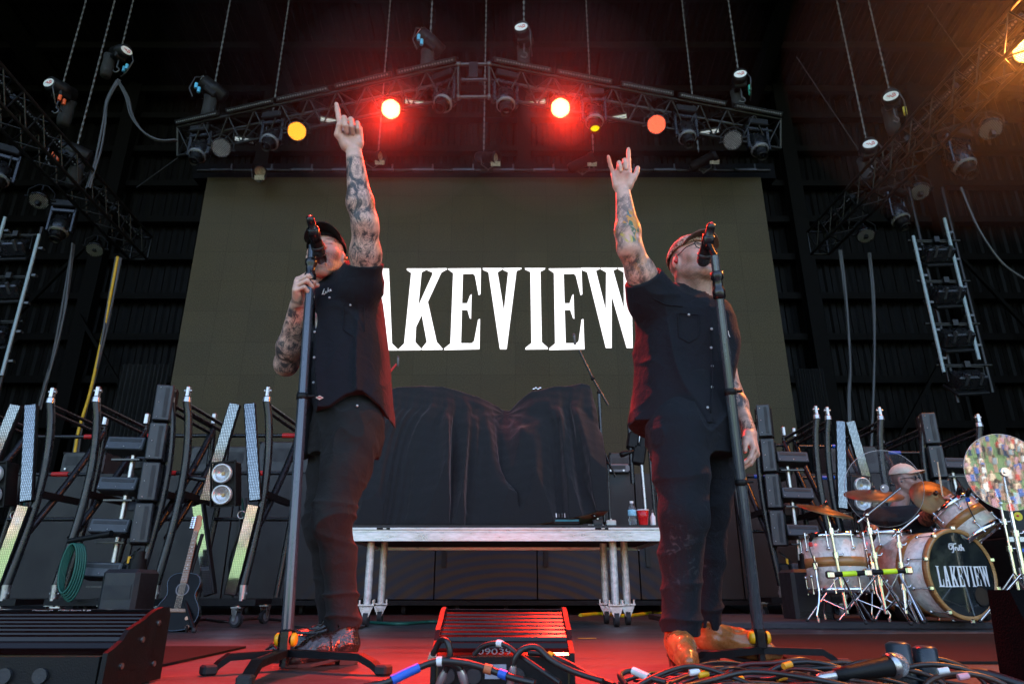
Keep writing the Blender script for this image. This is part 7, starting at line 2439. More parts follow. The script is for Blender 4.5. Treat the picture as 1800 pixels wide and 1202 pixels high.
    def cuff(x, y, z):
        t1 = (x - sl_d[0]) * ad[0] + (y - sl_d[1]) * ad[1] + (z - sl_d[2]) * ad[2]
        t1 = np.where(z > shR.z - .03, t1, -1)
        t2 = (x - sr_d[0]) * rd[0] + (y - sr_d[1]) * rd[1] + (z - sr_d[2]) * rd[2]
        t2 = np.where((x > shL.x - .01) & (y > 2.78), t2, -1)
        return np.maximum(t1, t2)
    vs.cut(cuff)
    hx = [P(u, 750, 2.6).x for u in (1108, 1135, 1170, 1205, 1240, 1252, 1258, 1285)]
    hz = [P(1200, v, 2.6).z for v in (737, 741, 748, 757, 766, 762, 742, 776)]
    vs.cut(lambda x, y, z: np.interp(x.ravel(), hx, hz)[:, None, None].astype(np.float32) + np.float32(.0) * y - z)
    vs.shell(.011)
    inner = Vox(lo, hi, .0048)
    inner.cone(neck + V(.01, -.04, -.03), neck + V(.03, -.13, .15), .078, .115, .0)
    inner.cone(shR, elR + ad * .1, .060, .054, 0); inner.cone(shL, elL, .060, .052, 0)
    inner.cone(neck + V(.035, -.12, .0), P(1250, 590, 2.53), .060, .008, 0)
    inner.cone(P(1254, 735, 2.50), P(1262, 790, 2.50), .006, .03, 0)
    vs.d = np.maximum(vs.d, -inner.d)
    sh, _, _ = sdf_part(vs, 'shirt', M_SHIRT, root, off)
    def on_shirt(u, v):
        for k in range(220):
            Yq = 2.28 + k * .003
            q = P(u, v, Yq)
            i = [int(round((q[j] - vs.lo[j]) / vs.h)) for j in range(3)]
            if all(0 <= i[j] < vs.n[j] for j in range(3)) and vs.d[i[0], i[1], i[2]] < .001:
                return P(u, v, Yq - .004)
        return P(u, v, 2.52)
    # collar wings
    vc = Vox(np.array(neck) - .2, np.array(neck) + .2, .0045)
    for (a, b) in ((P(1190, 512, 2.66), P(1214, 536, 2.56)), (P(1262, 548, 2.66), P(1252, 568, 2.57))):
        mid = (a + b) / 2
        vc.cone(a, b, .022, .016, .01, flat=((a - b).cross(V(0, 1, .2)), 1.0))
    sdf_part(vc, 'collar', M_SHIRT, sh, off)
    m = MB(off)
    pth = [on_shirt(u, v) + V(0, -.002, 0) for u, v in ((1247, 578), (1249, 610), (1252, 650), (1252, 690), (1249, 725), (1246, 757))]
    m.tube(smooth_path(pth, 5), .0028, 5); m.build('placket_seam', M_SHIRT, sh)
    for (u, v) in ((1251, 578), (1250, 611), (1252, 643), (1252, 680), (1244, 716), (1211, 553)):
        q = on_shirt(u, v); m = MB(off); m.sphere(q, .0055, 8, 5, (1, .5, 1)); m.build('button', pbr('grey_button', (.35, .35, .36), .3), sh)
    m = MB(off)
    for s_ in ([(1276, 581), (1278, 587), (1280, 582), (1281, 589)], [(1277, 590), (1281, 588), (1283, 592)]):
        m.tube([on_shirt(*q) for q in s_], .0017, 5)
    m.build('name_embroidery', pbr('white_thread', (.75, .75, .72), .7), sh)
    for pp in (((1192, 550), (1228, 553), (1229, 592), (1211, 602), (1193, 592), (1192, 550)), ((1150, 525), (1170, 535), (1200, 538))):
        m = MB(off); m.tube([on_shirt(*q) + V(0, .002, 0) for q in pp], .0022, 5); m.build('seam', M_SHIRT, sh)
    # chain necklace
    m = MB(off)
    pts_ = smooth_path([P(1243, 540, 2.60), P(1252, 556, 2.56), P(1258, 561, 2.555), P(1262, 552, 2.58), P(1260, 540, 2.64)], 9)
    for k, q in enumerate(pts_):
        m.sphere(q, .0042, 7, 5)
    m.build('necklace', M_CHROME, root)
    # boots
    M_B = pbr('tan_boot_leather', (.36, .13, .035), .30, bump=.35, bscale=40, coat=.25, var=.28, scale=26)
    M_S = pbr('dark_heel', (.02, .015, .012), .5)
    hN = G(1188, 1166); 
    boot(root, off, (ankN.x - .005, 2.62, 0), (ankN.x - .025, 2.345, 0), ankN + V(0, .01, .03), M_B, M_S, heel_h=.036, seed=7, ruff=.0012, w=.046)
    hF = ankF
    boot(root, off, (hF.x - .035, 2.795, 0), (hF.x + .235, 2.66, 0), ankF + V(0, 0, .03), M_B, M_S, heel_h=.036, seed=9, ruff=.0012)
    return root

singer_left()
singer_right()
drape_cloth_fn()
# ---------------------------------------------------------------- the drummer, seated behind the kit
def drummer():
    Yd = 5.75
    root = thing('person', 'drummer in tan cap and sunglasses seated behind the drum kit', 'person', (P(1590, 900, Yd).x, Yd, RZ))
    off = root.location
    H = Head(P(1592, 844, Yd - .03), R(40), R(0), R(3), 1.0)
    neck = P(1578, 885, Yd + .02); chest = P(1572, 950, Yd + .03)
    shL = P(1620, 905, Yd - .02); elL = P(1612, 905, Yd - .28); wrL = P(1652, 893, Yd - .40)
    shR = P(1538, 908, Yd - .02); elR = P(1532, 945, Yd - .22); wrR = P(1575, 948, Yd - .42)
    elL = P(1628, 912, Yd - .22)
    pts = (H.c, neck, chest, shL, shR, elL, elR, wrL, wrR)
    lo = np.minimum.reduce([np.array(p) for p in pts]) - .22; hi = np.maximum.reduce([np.array(p) for p in pts]) + .2
    vx = Vox(lo, hi, .0065)
    vx.cone(chest, neck + V(0, 0, -.05), .09, .06, .03)
    vx.cone(neck + V(0, 0, -.05), H.T(0, -.02, -.05), .06, .058, .03)
    head_sdf(vx, H, .2)
    for s_, e, w_ in ((shL, elL, wrL), (shR, elR, wrR)):
        vx.cone(s_, e, .06, .048, .03); vx.cone(e, e.lerp(w_, .3), .048, .048, .03); vx.cone(e.lerp(w_, .3), w_, .048, .032, .03)
    hand(vx, wrL, (.75, -.35, .5), (-.2, -.9, .1), False, ((60, 80, 45, 2), (62, 82, 45, 0), (64, 82, 45, -1), (66, 80, 45, -2)), ((.05, .04, .03), (.07, .04, .055), (.085, .02, .07)), 1.0)
    hand(vx, wrR, (.7, -.6, .1), (0, .1, -1), True, ((60, 80, 45, 2), (62, 82, 45, 0), (64, 82, 45, -1), (66, 80, 45, -2)), ((.05, .04, .03), (.07, .04, .055), (.085, .02, .07)), 1.0)
    me = vx.mesh('body'); w = shift_mesh(me, off)
    skin = (.44, .24, .18)
    set_attr(me, 'col', head_paint(H, w, skin, ((.22, .14, .10), .3, (.2, .12, .08), .2), mouth_open=.2, hair=(.08, .06, .05)))
    set_attr(me, 'ink', np.clip(seg_mask(w, elL, wrL, .10, -.3, 1.0) + .6 * seg_mask(w, elR, wrR, .10, -.2, 1.0), 0, 1))
    link_mesh('body', me, skin_material('drummer_skin', False, 1.2), root)
    cap_part(root, H, off, cloth('tan_cap', (.66, .58, .46)), cloth('tan_cap_peak', (.60, .46, .34)), arch=.026, h=.0045, brim_len=.085)
    # sunglasses
    m = MB(off)
    for sg in (-1, 1):
        m.sphere(H.T(sg * .034, .092, .006), .024, 12, 8, (1, .22, .78), Matrix(H.M.tolist()))
        m.tube([H.T(sg * .056, .088, .012), H.T(sg * .080, .05, .012), H.T(sg * .084, -.01, .010)], .0035, 6)
    m.tube([H.T(-.012, .098, .010), H.T(.012, .098, .010)], .003, 6)
    m.build('sunglasses', M_LENSDARK, root)
    m = MB(off); m.sphere(H.T(-.089, 0, -.012), .009, 8, 6); m.build('earpiece', M_GREY, root)
    # black sleeveless shirt
    lo = np.array(lo) - .05
    vs = Vox(lo, hi, .007)
    z0 = P(1580, 1000, Yd).z
    st = silhouette(((1030, 1528, 1622), (980, 1524, 1624), (940, 1524, 1626), (912, 1526, 1630), (898, 1536, 1622), (888, 1555, 1602)), Yd, (.13, .14, .15, .14, .11, .07))
    vs.loft(st, .02)
    vs.cone(shL, shL.lerp(elL, .45), .085, .075, .04); vs.cone(shR, shR.lerp(elR, .45), .085, .075, .04)
    n = trig_noise(91, 14, 8); vs.ripple(lambda x, y, z: .008 * n(x, y, z))
    sdf_part(vs, 'shirt', M_SHIRT, root, off)
    # legs to the floor, seated on the throne
    vt = Vox((lo[0] - .1, Yd - .75, RZ - .02), (hi[0] + .1, Yd + .25, .75), .009)
    hp = P(1575, 1010, Yd); hz = .52
    for sg in (-1, 1):
        k = V(hp.x + sg * .2, Yd - .40, hz + .02)
        vt.cone((hp.x + sg * .1, Yd, hz), k, .095, .075, .03); vt.cone(k, (k.x + sg * .02, Yd - .42, RZ + .08), .072, .055, .03)
        vt.cone((k.x + sg * .02, Yd - .40, RZ + .05), (k.x + sg * .04, Yd - .62, RZ + .04), .045, .036, .02)
    vt.cone((hp.x, Yd, hz), (hp.x, Yd, hz + .1), .14, .14, .05)
    sdf_part(vt, 'trousers', M_JEANS1, root, off)
    # drumstick is held: a thing of its own
    a, b = P(1660, 893, Yd - .46), P(1648, 812, Yd - .42)
    r = thing('drumstick', 'pale wooden drumstick held upright by the drummer', 'drumstick', a)
    m = MB(a); m.tube([a - (b - a) * .15, a, a.lerp(b, .7), a.lerp(b, .93), b], [.0075, .0075, .007, .004, .0055], 8); m.build('stick', pbr('pale_wood', (.62, .47, .28), .5), r)
    # stool
    r = thing('drum_throne', 'round black drum stool below the drummer', 'stool', (hp.x, Yd, RZ)); o = r.location
    m = MB(o); m.lathe((hp.x, Yd, RZ), (0, 0, 1), [(0, .30), (.16, .30), (.175, .33), (.17, .37), (.12, .39), (0, .39)], 24); m.build('seat', M_BLACK, r)
    m = MB(o); m.cyl((hp.x, Yd, RZ + .05), (hp.x, Yd, RZ + .30), .016, 10); m.build('post', M_CHROME, r)
    for k in range(3):
        t = 2.1 * k + .4; m = MB(o); m.cyl((hp.x, Yd, RZ + .16), (hp.x + .26 * math.cos(t), Yd + .26 * math.sin(t), RZ + .012), .010, 8); m.build('leg', M_CHROME, r)
drummer()
# ================================================================ vocal mic stands
def vocal_stand(label, mic_label, foot, top, Yt, feet, collars, mic_head, mic_tail, ymh, ymt, hub_v):
    """foot: floor pixel of the hub; top: pixel of the clip at depth Yt"""
    f = G(*foot); t = P(*top, Yt)
    root = thing('microphone_stand', label, 'microphone stand', (f.x, f.y, 0), 0, 'vocal microphone stands'); o = root.location
    hub = Vector((f.x, f.y, .055))
    d = (t - hub).normalized()
    x, y, z = basis(d)
    m = MB(o)
    def ribbed(a, b, r0, r1):
        n = 16
        pts = []
        for c_, r_ in ((a, r0), (b, r1)):
            for i in range(n):
                tt = 2 * math.pi * i / n
                q = (abs(math.cos(tt)) ** 4 + abs(math.sin(tt)) ** 4) ** -.25
                rr = r_ * q * (1 if i % 2 else .90)
                pts.append(c_ + x * (rr * math.cos(tt)) + y * (rr * math.sin(tt)))
        m.add(pts, [(i, (i + 1) % n, n + (i + 1) % n, n + i) for i in range(n)] + [tuple(range(n)), tuple(range(n, 2 * n))])
    s0 = hub + V(0, 0, .05)
    cs = [s0.lerp(t, q) for q in collars]
    ribbed(s0, cs[-1] if collars else t, .0195, .0175); ribbed(cs[-1] if collars else s0, t, .0165, .0150)
    m.build('pole', pbr('black_anodised_pole', (.085, .095, .11), .28, .5, var=.2, stretch=(1, 1, .2)), root)
    for c_ in cs:
        m = MB(o); m.lathe(c_, d, [(.02, -.012), (.023, -.01), (.023, .01), (.02, .012)], 16); m.tube([c_ + x * .02, c_ + x * .045], .006, 6); m.build('collar', M_BLACK, root)
    # clutch grip and clip
    g = t - d * .12
    m = MB(o); m.lathe(g, d, [(.016, -.055), (.024, -.05), (.025, -.02), (.019, -.01), (.019, .02), (.025, .03), (.025, .05), (.018, .056)], 18); m.build('clutch', M_BLACKGLOSS, root)
    # hub with yellow release discs
    m = MB(o); m.box(hub + V(0, 0, .035), (.042, .05, .075), bevel=.008); m.cyl(hub + V(0, 0, -.045), hub + V(0, 0, .01), .016, 10); m.build('hub', M_BLACKGLOSS, root)
    for sg in (-1, 1):
        m = MB(o); m.lathe(hub + V(sg * .026, -.004, .038), (sg, 0, 0), [(.0, .012), (.018, .010), (.022, .004), (.022, -.004)], 18); m.build('yellow_disc', M_YELLOW, root)
    for (u, v) in feet:
        e = G(u, v)
        dd = Vector((e.x - hub.x, e.y - hub.y, 0)); L_ = dd.length; dd.normalize()
        sd = V(-dd.y, dd.x, 0)
        prof = [(0.01, .052), (L_ * .80, .050), (L_ * .93, .030), (L_, .012)]
        m = MB(o)
        pts = []
        for (a, zc) in prof:
            c_ = Vector((hub.x, hub.y, 0)) + dd * a
            for (s_, h_) in ((-.017, -.011), (.017, -.011), (.017, .011), (-.017, .011)):
                pts.append(c_ + sd * s_ + V(0, 0, zc + h_))
        fs = [(0, 1, 2, 3), tuple(range(len(pts) - 4, len(pts)))]
        for k in range(len(prof) - 1):
            for j in range(4):
                fs.append((4 * k + j, 4 * k + (j + 1) % 4, 4 * k + 4 + (j + 1) % 4, 4 * k + 4 + j))
        m.add(pts, fs); lg = m.build('leg', M_BLACK, root)
        m = MB(o); c_ = Vector((hub.x, hub.y, .016)) + dd * (L_ + .012); m.box(c_, (.045, .044, .030), Matrix((dd, sd, V(0, 0, 1))).transposed(), .006); m.build('rubber_foot', M_RUBBER, lg)
    # microphone clamped on top: a thing of its own
    a, b = P(*mic_head, ymh), P(*mic_tail, ymt)
    d2 = (b - a).normalized(); L2 = (b - a).length
    mic = thing('microphone', mic_label, 'microphone', a, 0, 'wireless vocal microphones')
    m = MB(a); m.lathe(a, d2, [(.0, -.004), (.016, -.001), (.0255, .012), (.0275, .028), (.0265, .040)], 22); m.build('grille', pbr('black_mesh', (.03, .03, .032), .38, .7, var=.5, scale=300, bump=1.0, bscale=420), mic)
    m = MB(a); m.lathe(a, d2, [(.0275, .038), (.029, .041), (.029, .049), (.0265, .052)], 22); m.build('collar_ring', M_DARKGREY, mic)
    m = MB(a); m.lathe(a, d2, [(.0255, .051), (.0245, .065), (.0205, .11), (.0185, L2 * .70), (.0185, L2 * .72)], 22); m.build('handle', M_BLACK, mic)
    m = MB(a); m.lathe(a, d2, [(.0185, L2 * .72), (.0165, L2 * .725), (.0165, L2 * .90), (.0145, L2 * .98), (.0, L2)], 22); m.build('antenna_cap', M_BLACKGLOSS, mic)
    m = MB(a); m.sphere(a + d2 * (L2 * .99), .007, 8, 6); m.build('indicator', pbr('red_indicator', (.6, .03, .03), .3), mic)
    # clip joins stand and microphone
    cp = a + d2 * (L2 * .55)
    m = MB(o); m.lathe(cp, d2, [(.0205, -.03), (.024, -.028), (.024, .028), (.0205, .03)], 18); m.tube([cp + (t - cp).normalized() * .02, (cp + t) / 2, t], .011, 8); m.build('clip', M_BLACKGLOSS, root)
vocal_stand('black microphone stand gripped by the left singer', 'black microphone at the left singer mouth', (498, 1176), (549, 432), 2.60, ((372, 1186), (668, 1186), (432, 1206)), (.56,), (563, 449), (544, 380), 2.60, 2.43, 1150)
vocal_stand('black microphone stand in front of the right singer', 'black microphone at the right singer mouth', (1340, 1170), (1256, 450), 2.40, ((1215, 1184), (1478, 1174), (1345, 1150)), (.38, .62), (1235, 466), (1251, 392), 2.52, 2.38, 1150)

# ================================================================ footlights
def text_mesh(body, size, fx):
    """flat text turned into a mesh; fx maps (x, y, thickness) to 3D"""
    cu = bpy.data.curves.new('lettering', 'FONT'); cu.body = body; cu.size = size; cu.extrude = 0.0004
    ob = bpy.data.objects.new('lettering', cu); COL.objects.link(ob)
    dg = bpy.context.evaluated_depsgraph_get()
    me = bpy.data.meshes.new_from_object(ob.evaluated_get(dg))
    bpy.data.objects.remove(ob); bpy.data.curves.remove(cu)
    for v in me.vertices: v.co = Vector(fx(v.co.x, v.co.y, v.co.z))
    return me
M_FIN = pbr('black_anodised_fins', (.02, .018, .018), .14, .85, var=.15, stretch=(.3, 8, 8), rvar=.04)
def footlight(label, x0, x1, yoff=0.0, light=None, chalk=None, brand=None, group='LED footlight battens'):
    Y = 2.0 + yoff
    c = Vector(((x0 + x1) / 2, Y, 0)); W = x1 - x0
    root = thing('footlight', label, 'footlight', c, 0, group)
    prof = [(-.055, .010), (-.05, .092), (-.035, .098), (-.02, .107), (-.012, .102), (.0, .118)]
    n = 7
    for k in range(n):
        t0, t1 = k / n, (k + .55) / n
        yy = lambda t: .02 + .19 * t
        zz = lambda t: .122 + .062 * t
        prof += [(yy(t0), zz(t0)), (yy(t0) + .002, zz(t0) + .010), (yy(t1), zz(t1) + .010), (yy(t1) + .002, zz(t1) - .002)]
    prof += [(.215, .196), (.235, .198), (.245, .185), (.25, .03), (.23, .010)]
    pts = []
    for x in (x0 + .014, x1 - .014):
        pts += [(x, Y + a, b) for a, b in prof]
    m = MB(c); k = len(prof)
    m.add(pts, [(i, (i + 1) % k, k + (i + 1) % k, k + i) for i in range(k)]); m.build('finned_housing', M_FIN, root)
    # end plates with the curled outline
    outl = [(-.06, .004), (-.058, .098), (-.03, .108), (.005, .124), (.03, .150), (.10, .172), (.16, .196), (.205, .204), (.245, .202), (.258, .18), (.258, .004)]
    for x in (x0, x1 - .014):
        m = MB(c); m.prism(outl, lambda a, b, t: (x + t, Y + a, b), .013); pl = m.build('end_plate', M_BLACK, root)
        for (a, b) in ((.02, .06), (.11, .12), (.19, .16), (.2, .05)):
            m = MB(c); m.cyl((x - .003 if x < c.x else x + .013, Y + a, b), (x if x < c.x else x + .017, Y + a, b), .008, 8); m.build('bolt', M_STEEL, pl)
    # connector panel facing the pit
    m = MB(c); m.box(((x0 + x1) / 2, Y - .056, .052), (W - .04, .006, .075)); pn = m.build('connector_panel', M_BLACK, root)
    xs = x0 + .06
    m = MB(c); m.box((x0 + W * .45 if W < .6 else x1 - .35, Y - .0605, .055), (.055, .004, .034)); m.build('display', pbr('lcd', (.38, .40, .46), .2), pn)
    for q in ((.12, .30, .60) if W < .6 else (.45, .62, .78, .86)):
        xx = x0 + W * q
        m = MB(c); m.cyl((xx, Y - .06, .045), (xx, Y - .068, .045), .019, 14); m.build('socket', M_DARKGREY, pn)
    if chalk:
        me = text_mesh(chalk, .036, lambda a, b, t: (x0 + W * .32 + a, Y - .0535 - t + .0005, .096 - .03 + b) if False else (x0 + W * .32 + a, Y - .050 - t + b * .15, .0945 + b * .55))
        link_mesh('chalk_number', me, pbr('chalk', (.22, .22, .23), .9), root); shift_mesh(me, c)
    if brand:
        me = text_mesh(brand, .014, lambda a, b, t: (x1 - .42 + a, Y + .217 - t - .001, .1975 + b * .35) if False else (x1 - .40 + a, Y + .213 - t, .1915 + b * .5))
        link_mesh('brand_lettering', me, pbr('grey_print', (.5, .5, .5), .6), root); shift_mesh(me, c)
    # lens on the far side
    m = MB(c); m.box(((x0 + x1) / 2, Y + .262, .12), (W - .05, .012, .11)); m.build('lens', emit('lit_red_strip', (1, .05, .02), 2.0) if light else M_LENSDARK, root)
    if light:
        ld = bpy.data.lights.new('lamp_light', 'AREA'); ld.shape = 'RECTANGLE'; ld.size = W - .06; ld.size_y = .10; ld.energy = light; ld.color = (1, .06, .02)
        lo_ = bpy.data.objects.new('lamp_light', ld); COL.objects.link(lo_); lo_.parent = root
        lo_.location = (0, .272, .125); lo_.rotation_euler = (R(-80), 0, R(180)) if False else (R(100), 0, 0)
    return root
cx0, cx1 = P(770, 1100, 2.1).x, P(1001, 1100, 2.1).x
footlight('finned LED footlight glowing red at the front centre', cx0, cx1, 0, 3.2, chalk='09039')
lx1 = P(236, 1100, 2.05).x
footlight('long dark LED footlight at the lower left corner', lx1 - 1.15, lx1, .0, None, brand='Chroma-Q    Color Force II 48')

# plugs and leads on the centre footlight
M_XLR = pbr('nickel_plug', (.55, .55, .56), .3, .8)
def lead(label, pix, Y, r=.007, tape=None, plug=None, mat=None):
    pts = [P(u, v, y) for (u, v), y in zip(pix, Y)]
    for p in pts: p.z = max(p.z, r + .002)
    c = pts[0]; root = thing('lead', label, 'cable', c, 0, 'leads around the front footlight')
    sp = smooth_path(pts, 9)
    m = MB(c); m.tube(sp, r, 8); m.build('jacket', mat or M_CABLE, root)
    if tape:
        for (t0, t1, mt) in tape:
            i0, i1 = int(t0 * (len(sp) - 1)), max(int(t0 * (len(sp) - 1)) + 1, int(t1 * (len(sp) - 1)))
            m = MB(c); m.tube(sp[i0:i1 + 1], r * 1.35, 8); m.build('tape', mt, root)
    if plug:
        d = (sp[1] - sp[0]).normalized()
        m = MB(c); m.lathe(sp[0], d, [(0, -.05), (.0095, -.05), (.0095, -.004), (.011, 0), (.010, .018), (.006, .035)], 12); m.build('plug', M_XLR, root)
    return root
lead('lead looping over the left corner of the centre footlight', [(775, 1196), (790, 1160), (788, 1130), (775, 1125), (763, 1145), (757, 1162)], (1.86, 1.84, 1.84, 1.86, 1.88, 1.9), .0075, [(.86, .98, pbr('tan_tag', (.55, .4, .3), .6))], True)
lead('lead with blue tape curving to the left of the centre footlight', [(815, 1194), (806, 1172), (780, 1162), (752, 1166), (715, 1182), (680, 1198), (640, 1206)], (1.84, 1.83, 1.82, 1.82, 1.8, 1.78, 1.76), .0085, [(.58, .80, M_BLUE), (.36, .42, M_WHITE)], True)
lead('lead arching from the chalk numbered panel to the right', [(833, 1150), (848, 1136), (870, 1130), (890, 1134), (912, 1150), (950, 1176), (985, 1200)], (1.93, 1.92, 1.9, 1.88, 1.86, 1.82, 1.78), .0065, [(.38, .46, M_WHITE)])
lead('lead arching over the right half of the centre footlight', [(899, 1190), (905, 1158), (920, 1140), (945, 1138), (970, 1160), (1010, 1180), (1060, 1196)], (1.85, 1.84, 1.84, 1.84, 1.82, 1.8, 1.76), .0075, None, True)
lead('lead with blue tape running along the foot of the centre footlight', [(775, 1160), (820, 1165), (860, 1176), (900, 1190), (940, 1200)], (1.82, 1.82, 1.82, 1.8, 1.78), .0085, [(.62, .72, M_BLUE), (.45, .55, pbr('rust_tag', (.5, .15, .06), .6))])
lead('lead falling from the centre footlight towards the cable pile', [(930, 1146), (960, 1150), (1000, 1166), (1040, 1188), (1080, 1204)], (1.95, 1.92, 1.88, 1.82, 1.76), .0075, [(.3, .36, M_YELLOW)])
lead('thin lead with white plug beside the cable pile', [(1100, 1204), (1090, 1186), (1110, 1178), (1140, 1190), (1170, 1198)], (1.75, 1.78, 1.8, 1.76, 1.74), .007, [(.55, .75, M_WHITE)])

# heap of cables at the front right
def cable_heap():
    rs = random.Random(42)
    c = G(1400, 1190)
    root = thing('cable_heap', 'tangled heap of dark cables at the front right edge of the stage', 'cables', (c.x, c.y, 0))
    mats = [M_CABLE, pbr('brown_cable', (.05, .028, .02), .4), pbr('dark_red_cable', (.06, .012, .012), .4)]
    hm = [MB(root.location) for _ in mats]
    for k in range(46):
        y0 = rs.uniform(1.60, 2.12)
        xa = P(rs.uniform(1040, 1350), 1190, y0).x; xb = P(rs.uniform(1400, 1760), 1190, y0).x
        n = rs.randint(5, 8)
        zc = rs.uniform(.006, .050)
        yy = y0
        pts = []
        for i in range(n):
            t = i / (n - 1)
            yy += rs.uniform(-.09, .09)
            yy = min(2.16, max(1.58, yy))
            rise = math.sin(math.pi * t) ** .7 * zc * 1.25
            pts.append(V(xa + (xb - xa) * t, yy, .007 + max(0, rise + rs.uniform(-.008, .012))))
        r_ = rs.choice((.0035, .0045, .006))
        hm[rs.choice((0, 0, 0, 1, 2))].tube(smooth_path(pts, 6), r_, 7)
    for k in range(7):                         # stray loops standing up
        x = P(rs.uniform(1330, 1690), 1160, 1.95).x; y = rs.uniform(1.75, 2.1); rr = rs.uniform(.05, .10)
        hm[rs.choice((0, 1))].tube([V(x + rr * 1.5 * math.cos(t), y + .05 * math.sin(t * .7), .01 + rr * .75 * max(0, math.sin(t))) for t in [math.pi * i / 14 for i in range(15)]], .0065, 7)
    for mt, h_ in zip(mats, hm):
        h_.build('cables', mt, root, kind='stuff')
    for (u, v, mt, lab) in ((1238, 1186, M_YELLOW, 0), (1385, 1170, pbr('amber_tag', (.8, .33, .02), .5), 0), (1300, 1196, M_YELLOW, 0), (1660, 1180, M_WHITE, 0), (1695, 1190, pbr('pink_tag', (.75, .35, .4), .5), 0), (1222, 1182, M_WHITE, 0), (1375, 1192, pbr('amber_tag', (.8, .33, .02), .5), 0), (1480, 1188, M_WHITE, 0)):
        q = P(u, v, 1.80); q.z = max(q.z, .03)
        m = MB(root.location); a = rs.uniform(-.5, .5)
        m.cyl(q - V(.014 * math.cos(a), .014 * math.sin(a), 0), q + V(.010 * math.cos(a), .010 * math.sin(a), .004), .0075, 10); m.build('cable_tag', mt, root)
cable_heap()

def lying_mic():
    a, b = P(1577, 1176, 1.78), P(1435, 1198, 1.74)
    a.z = .085; b.z = .06
    d = (b - a).normalized()
    r = thing('handheld_microphone', 'silver headed microphone lying on the cable heap', 'microphone', a)
    m = MB(a); m.sphere(a, .027, 20, 14); m.build('grille', pbr('silver_mesh', (.45, .46, .47), .35, .8, var=.5, scale=260, bump=1.0, bscale=380), r)
    m = MB(a); m.lathe(a, d, [(.0265, .004), (.0285, .006), (.0285, .016), (.024, .02)], 20); m.build('collar_ring', M_STEEL, r)
    m = MB(a); m.lathe(a, d, [(.023, .02), (.0215, .04), (.0165, .13), (.0150, .165), (.0, .166)], 20); m.build('handle', M_BLACK, r)
    m = MB(a); m.lathe(a, d, [(.0105, .166), (.0105, .205), (.006, .215), (0, .215)], 12); m.build('plug', M_XLR, r)
lying_mic()
def power_plugs():
    c = P(1605, 1140, 2.0)
    r = thing('power_connector', 'dark twin power connector standing behind the cable heap', 'connector', (c.x, c.y, 0)); o = r.location
    for dx, h_ in ((-.04, .115), (.03, .105)):
        m = MB(o); m.lathe((c.x + dx, c.y, 0), (0, 0, 1), [(0, .002), (.032, .002), (.034, .03), (.030, .06), (.031, h_), (.02, h_ + .006), (0, h_ + .006)], 18); m.build('body', pbr('blue_black_plastic', (.02, .028, .035), .35), r)
    m = MB(o); m.tube(smooth_path([(c.x + .06, c.y, .04), (c.x + .14, c.y - .05, .05), (c.x + .22, c.y - .12, .02), (c.x + .3, c.y - .1, .01)], 6), .012, 8); m.build('lead', M_CABLE, r)
power_plugs()
# black monitor box at the right edge
p = P(1737, 1100, 2.05); zt = P(1737, 1036, 1.95).z
r = thing('monitor_speaker', 'black monitor speaker box at the lower right corner', 'speaker', (p.x + .2, 1.98, 0)); o = r.location
m = MB(o); m.prism([(1.90, 0.002), (1.88, zt * .5), (1.93, zt), (2.02, zt), (2.05, .002)], lambda a, b, t: (p.x + t, a, b), .5); m.build('cabinet', pbr('black_speaker_paint', (.003, .0026, .003), .9, bump=.3, bscale=160, spec=.04), r)
m = MB(o); m.box((p.x + .25, 1.975, zt + .003), (.3, .06, .004)); m.build('top_plate', M_BLACK, r)

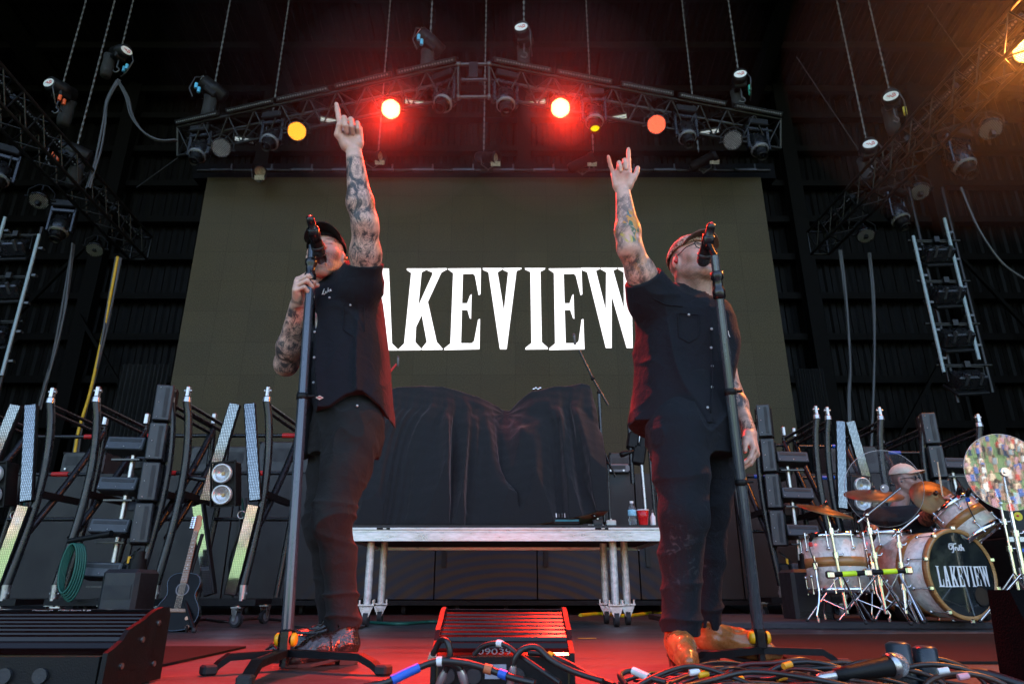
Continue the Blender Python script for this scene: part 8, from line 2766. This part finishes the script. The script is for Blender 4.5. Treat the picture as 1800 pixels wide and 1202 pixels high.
# ---------------------------------------------------------------- acoustic guitar on its stand
def guitar():
    Yg = 4.75
    O = P(303, 1108, Yg); Hd = P(352, 905, Yg + .16)
    ax = (Hd - O); L_ = ax.length; ax.normalize()
    nrm = (V(.12, -1, .12)); nrm = (nrm - ax * nrm.dot(ax)).normalized(); sd = ax.cross(nrm).normalized()
    if sd.x < 0: sd = -sd
    root = thing('guitar', 'black acoustic guitar with brown neck leaning on a stand before the left carts', 'guitar', O); o = O
    k = L_ / 1.02
    Q = lambda a, s_, t: O + (ax * a + sd * s_ + nrm * t) * k
    half = [(0.0, .02), (.01, .09), (.03, .135), (.08, .172), (.13, .185), (.18, .180), (.23, .155), (.27, .128), (.30, .118), (.33, .120), (.37, .134), (.41, .140), (.45, .126), (.475, .095), (.485, .05)]
    outl = [(a, -s_) for a, s_ in half] + [(.487, 0)] + [(a, s_) for a, s_ in reversed(half)] + [(-.002, 0)]
    m = MB(o); m.prism(outl, lambda a, b, t: Q(a, b, t - .09), .09); b = m.build('body', pbr('gloss_black_guitar', (.003, .003, .0035), .35, var=.1, spec=.12), root)
    m = MB(o); m.tube([Q(a, s_, .001) for a, s_ in outl], .004, 6, closed=True); m.build('rim_reflection', pbr('rim_reflection', (.03, .05, .07), .2), b)  # edging coloured blue to stand for reflections along the body rim
    m = MB(o); m.lathe(Q(.345, 0, .001), nrm, [(.046 * k, .0), (.052 * k, .002), (.056 * k, .002), (.058 * k, 0)], 28); m.build('rosette', M_GREY, b)
    m = MB(o); m.disc(Q(.345, 0, .0015), nrm, .047 * k, 28); m.build('sound_hole', M_VENT, b)
    m = MB(o); m.box(Q(.165, 0, .008), (.16 * k, .032 * k, .012 * k), Matrix((sd, ax, nrm)).transposed(), .004); m.build('bridge', pbr('bridge_wood', (.28, .17, .11), .5), b)
    for (a, s_) in ((.10, .10), (.03, .12)):
        m = MB(o); m.cyl(Q(a, s_, 0), Q(a, s_, .02), .012, 12); m.build('knob', pbr('copper_knob', (.4, .2, .12), .3, .6), b)
    m = MB(o); m.prism([(.40, -.028), (.86, -.0215), (.86, .0215), (.40, .028)], lambda a, b_, t: Q(a, b_, t), .016 * k); nk = m.build('neck', pbr('rosewood_neck', (.26, .105, .055), .45, var=.3, stretch=(1, 1, 8)), root)
    m = MB(o); m.prism([(.86, -.0215), (.885, -.026), (.90, -.040), (.99, -.038), (1.015, -.022), (1.02, .006), (1.0, .026), (.965, .024), (.93, .034), (.885, .026), (.86, .0215)], lambda a, b_, t: Q(a, b_ , t - .004), .016 * k); hd = m.build('headstock', pbr('copper_maple', (.48, .17, .06), .35, var=.2), root)
    for i in range(6):
        a = .895 + .019 * i; m = MB(o); m.cyl(Q(a, -.030 - .002 * i * 0, .01), Q(a, -.030, .026), .007, 8); m.sphere(Q(a, -.056, .006), .011, 8, 6); m.build('tuner', M_CHROME, hd)
    fr = .855
    for i in range(20):
        a = .855 - .44 * (1 - 2 ** (-(i + 1) / 12.0)) / (1 - 2 ** (-20 / 12.0))
        m = MB(o); w_ = .0215 + (.86 - a) / .46 * .0065
        m.cyl(Q(a, -w_, .017), Q(a, w_, .017), .0012, 5); m.build('fret', M_STEEL, nk)
    for a in (.80, .755, .715, .68, .62, .555, .525):
        m = MB(o); m.disc(Q(a, 0, .0168), nrm, .005, 10); m.build('inlay', M_WHITE, nk)
    for i in range(6):
        s_ = -.017 + .0068 * i
        m = MB(o); m.cyl(Q(.165, s_ * 1.5, .016), Q(.865, s_ * .95, .021), .0011, 4); m.build('string', pbr('bronze_string', (.55, .42, .3), .3, .8), nk)
    # stand
    r = thing('guitar_stand', 'small black guitar stand carrying the acoustic guitar', 'guitar stand', (O.x, O.y + .1, 0)); oo = r.location
    for (dx, dy) in ((-.17, -.10), (.17, -.12), (0.02, .24)):
        m = MB(oo); m.tube([Vector((O.x, O.y + .08, .22)), Vector((O.x + dx * .7, O.y + .05 + dy * .7, .08)), Vector((O.x + dx, O.y + .05 + dy, .012))], .012, 8); lg = m.build('leg', M_BLACK, r)
        m = MB(oo); m.sphere((O.x + dx, O.y + .05 + dy, .014), .018, 8, 6); m.build('rubber_foot', M_RUBBER, lg)
    for dx in (-.10, .10):
        q = Q(.02, dx / k, 0); m = MB(oo); m.tube([Vector((O.x, O.y + .08, .16)), q + V(0, .12, -.03), q + V(0, -.03, -.03), q + V(0, -.04, .02)], .009, 8); m.build('yoke_arm', M_RUBBER, r)
    m = MB(oo); m.cyl((O.x, O.y + .08, .2), (O.x + .03, O.y + .16, .62), .012, 8); m.build('post', M_BLACK, r)
guitar()
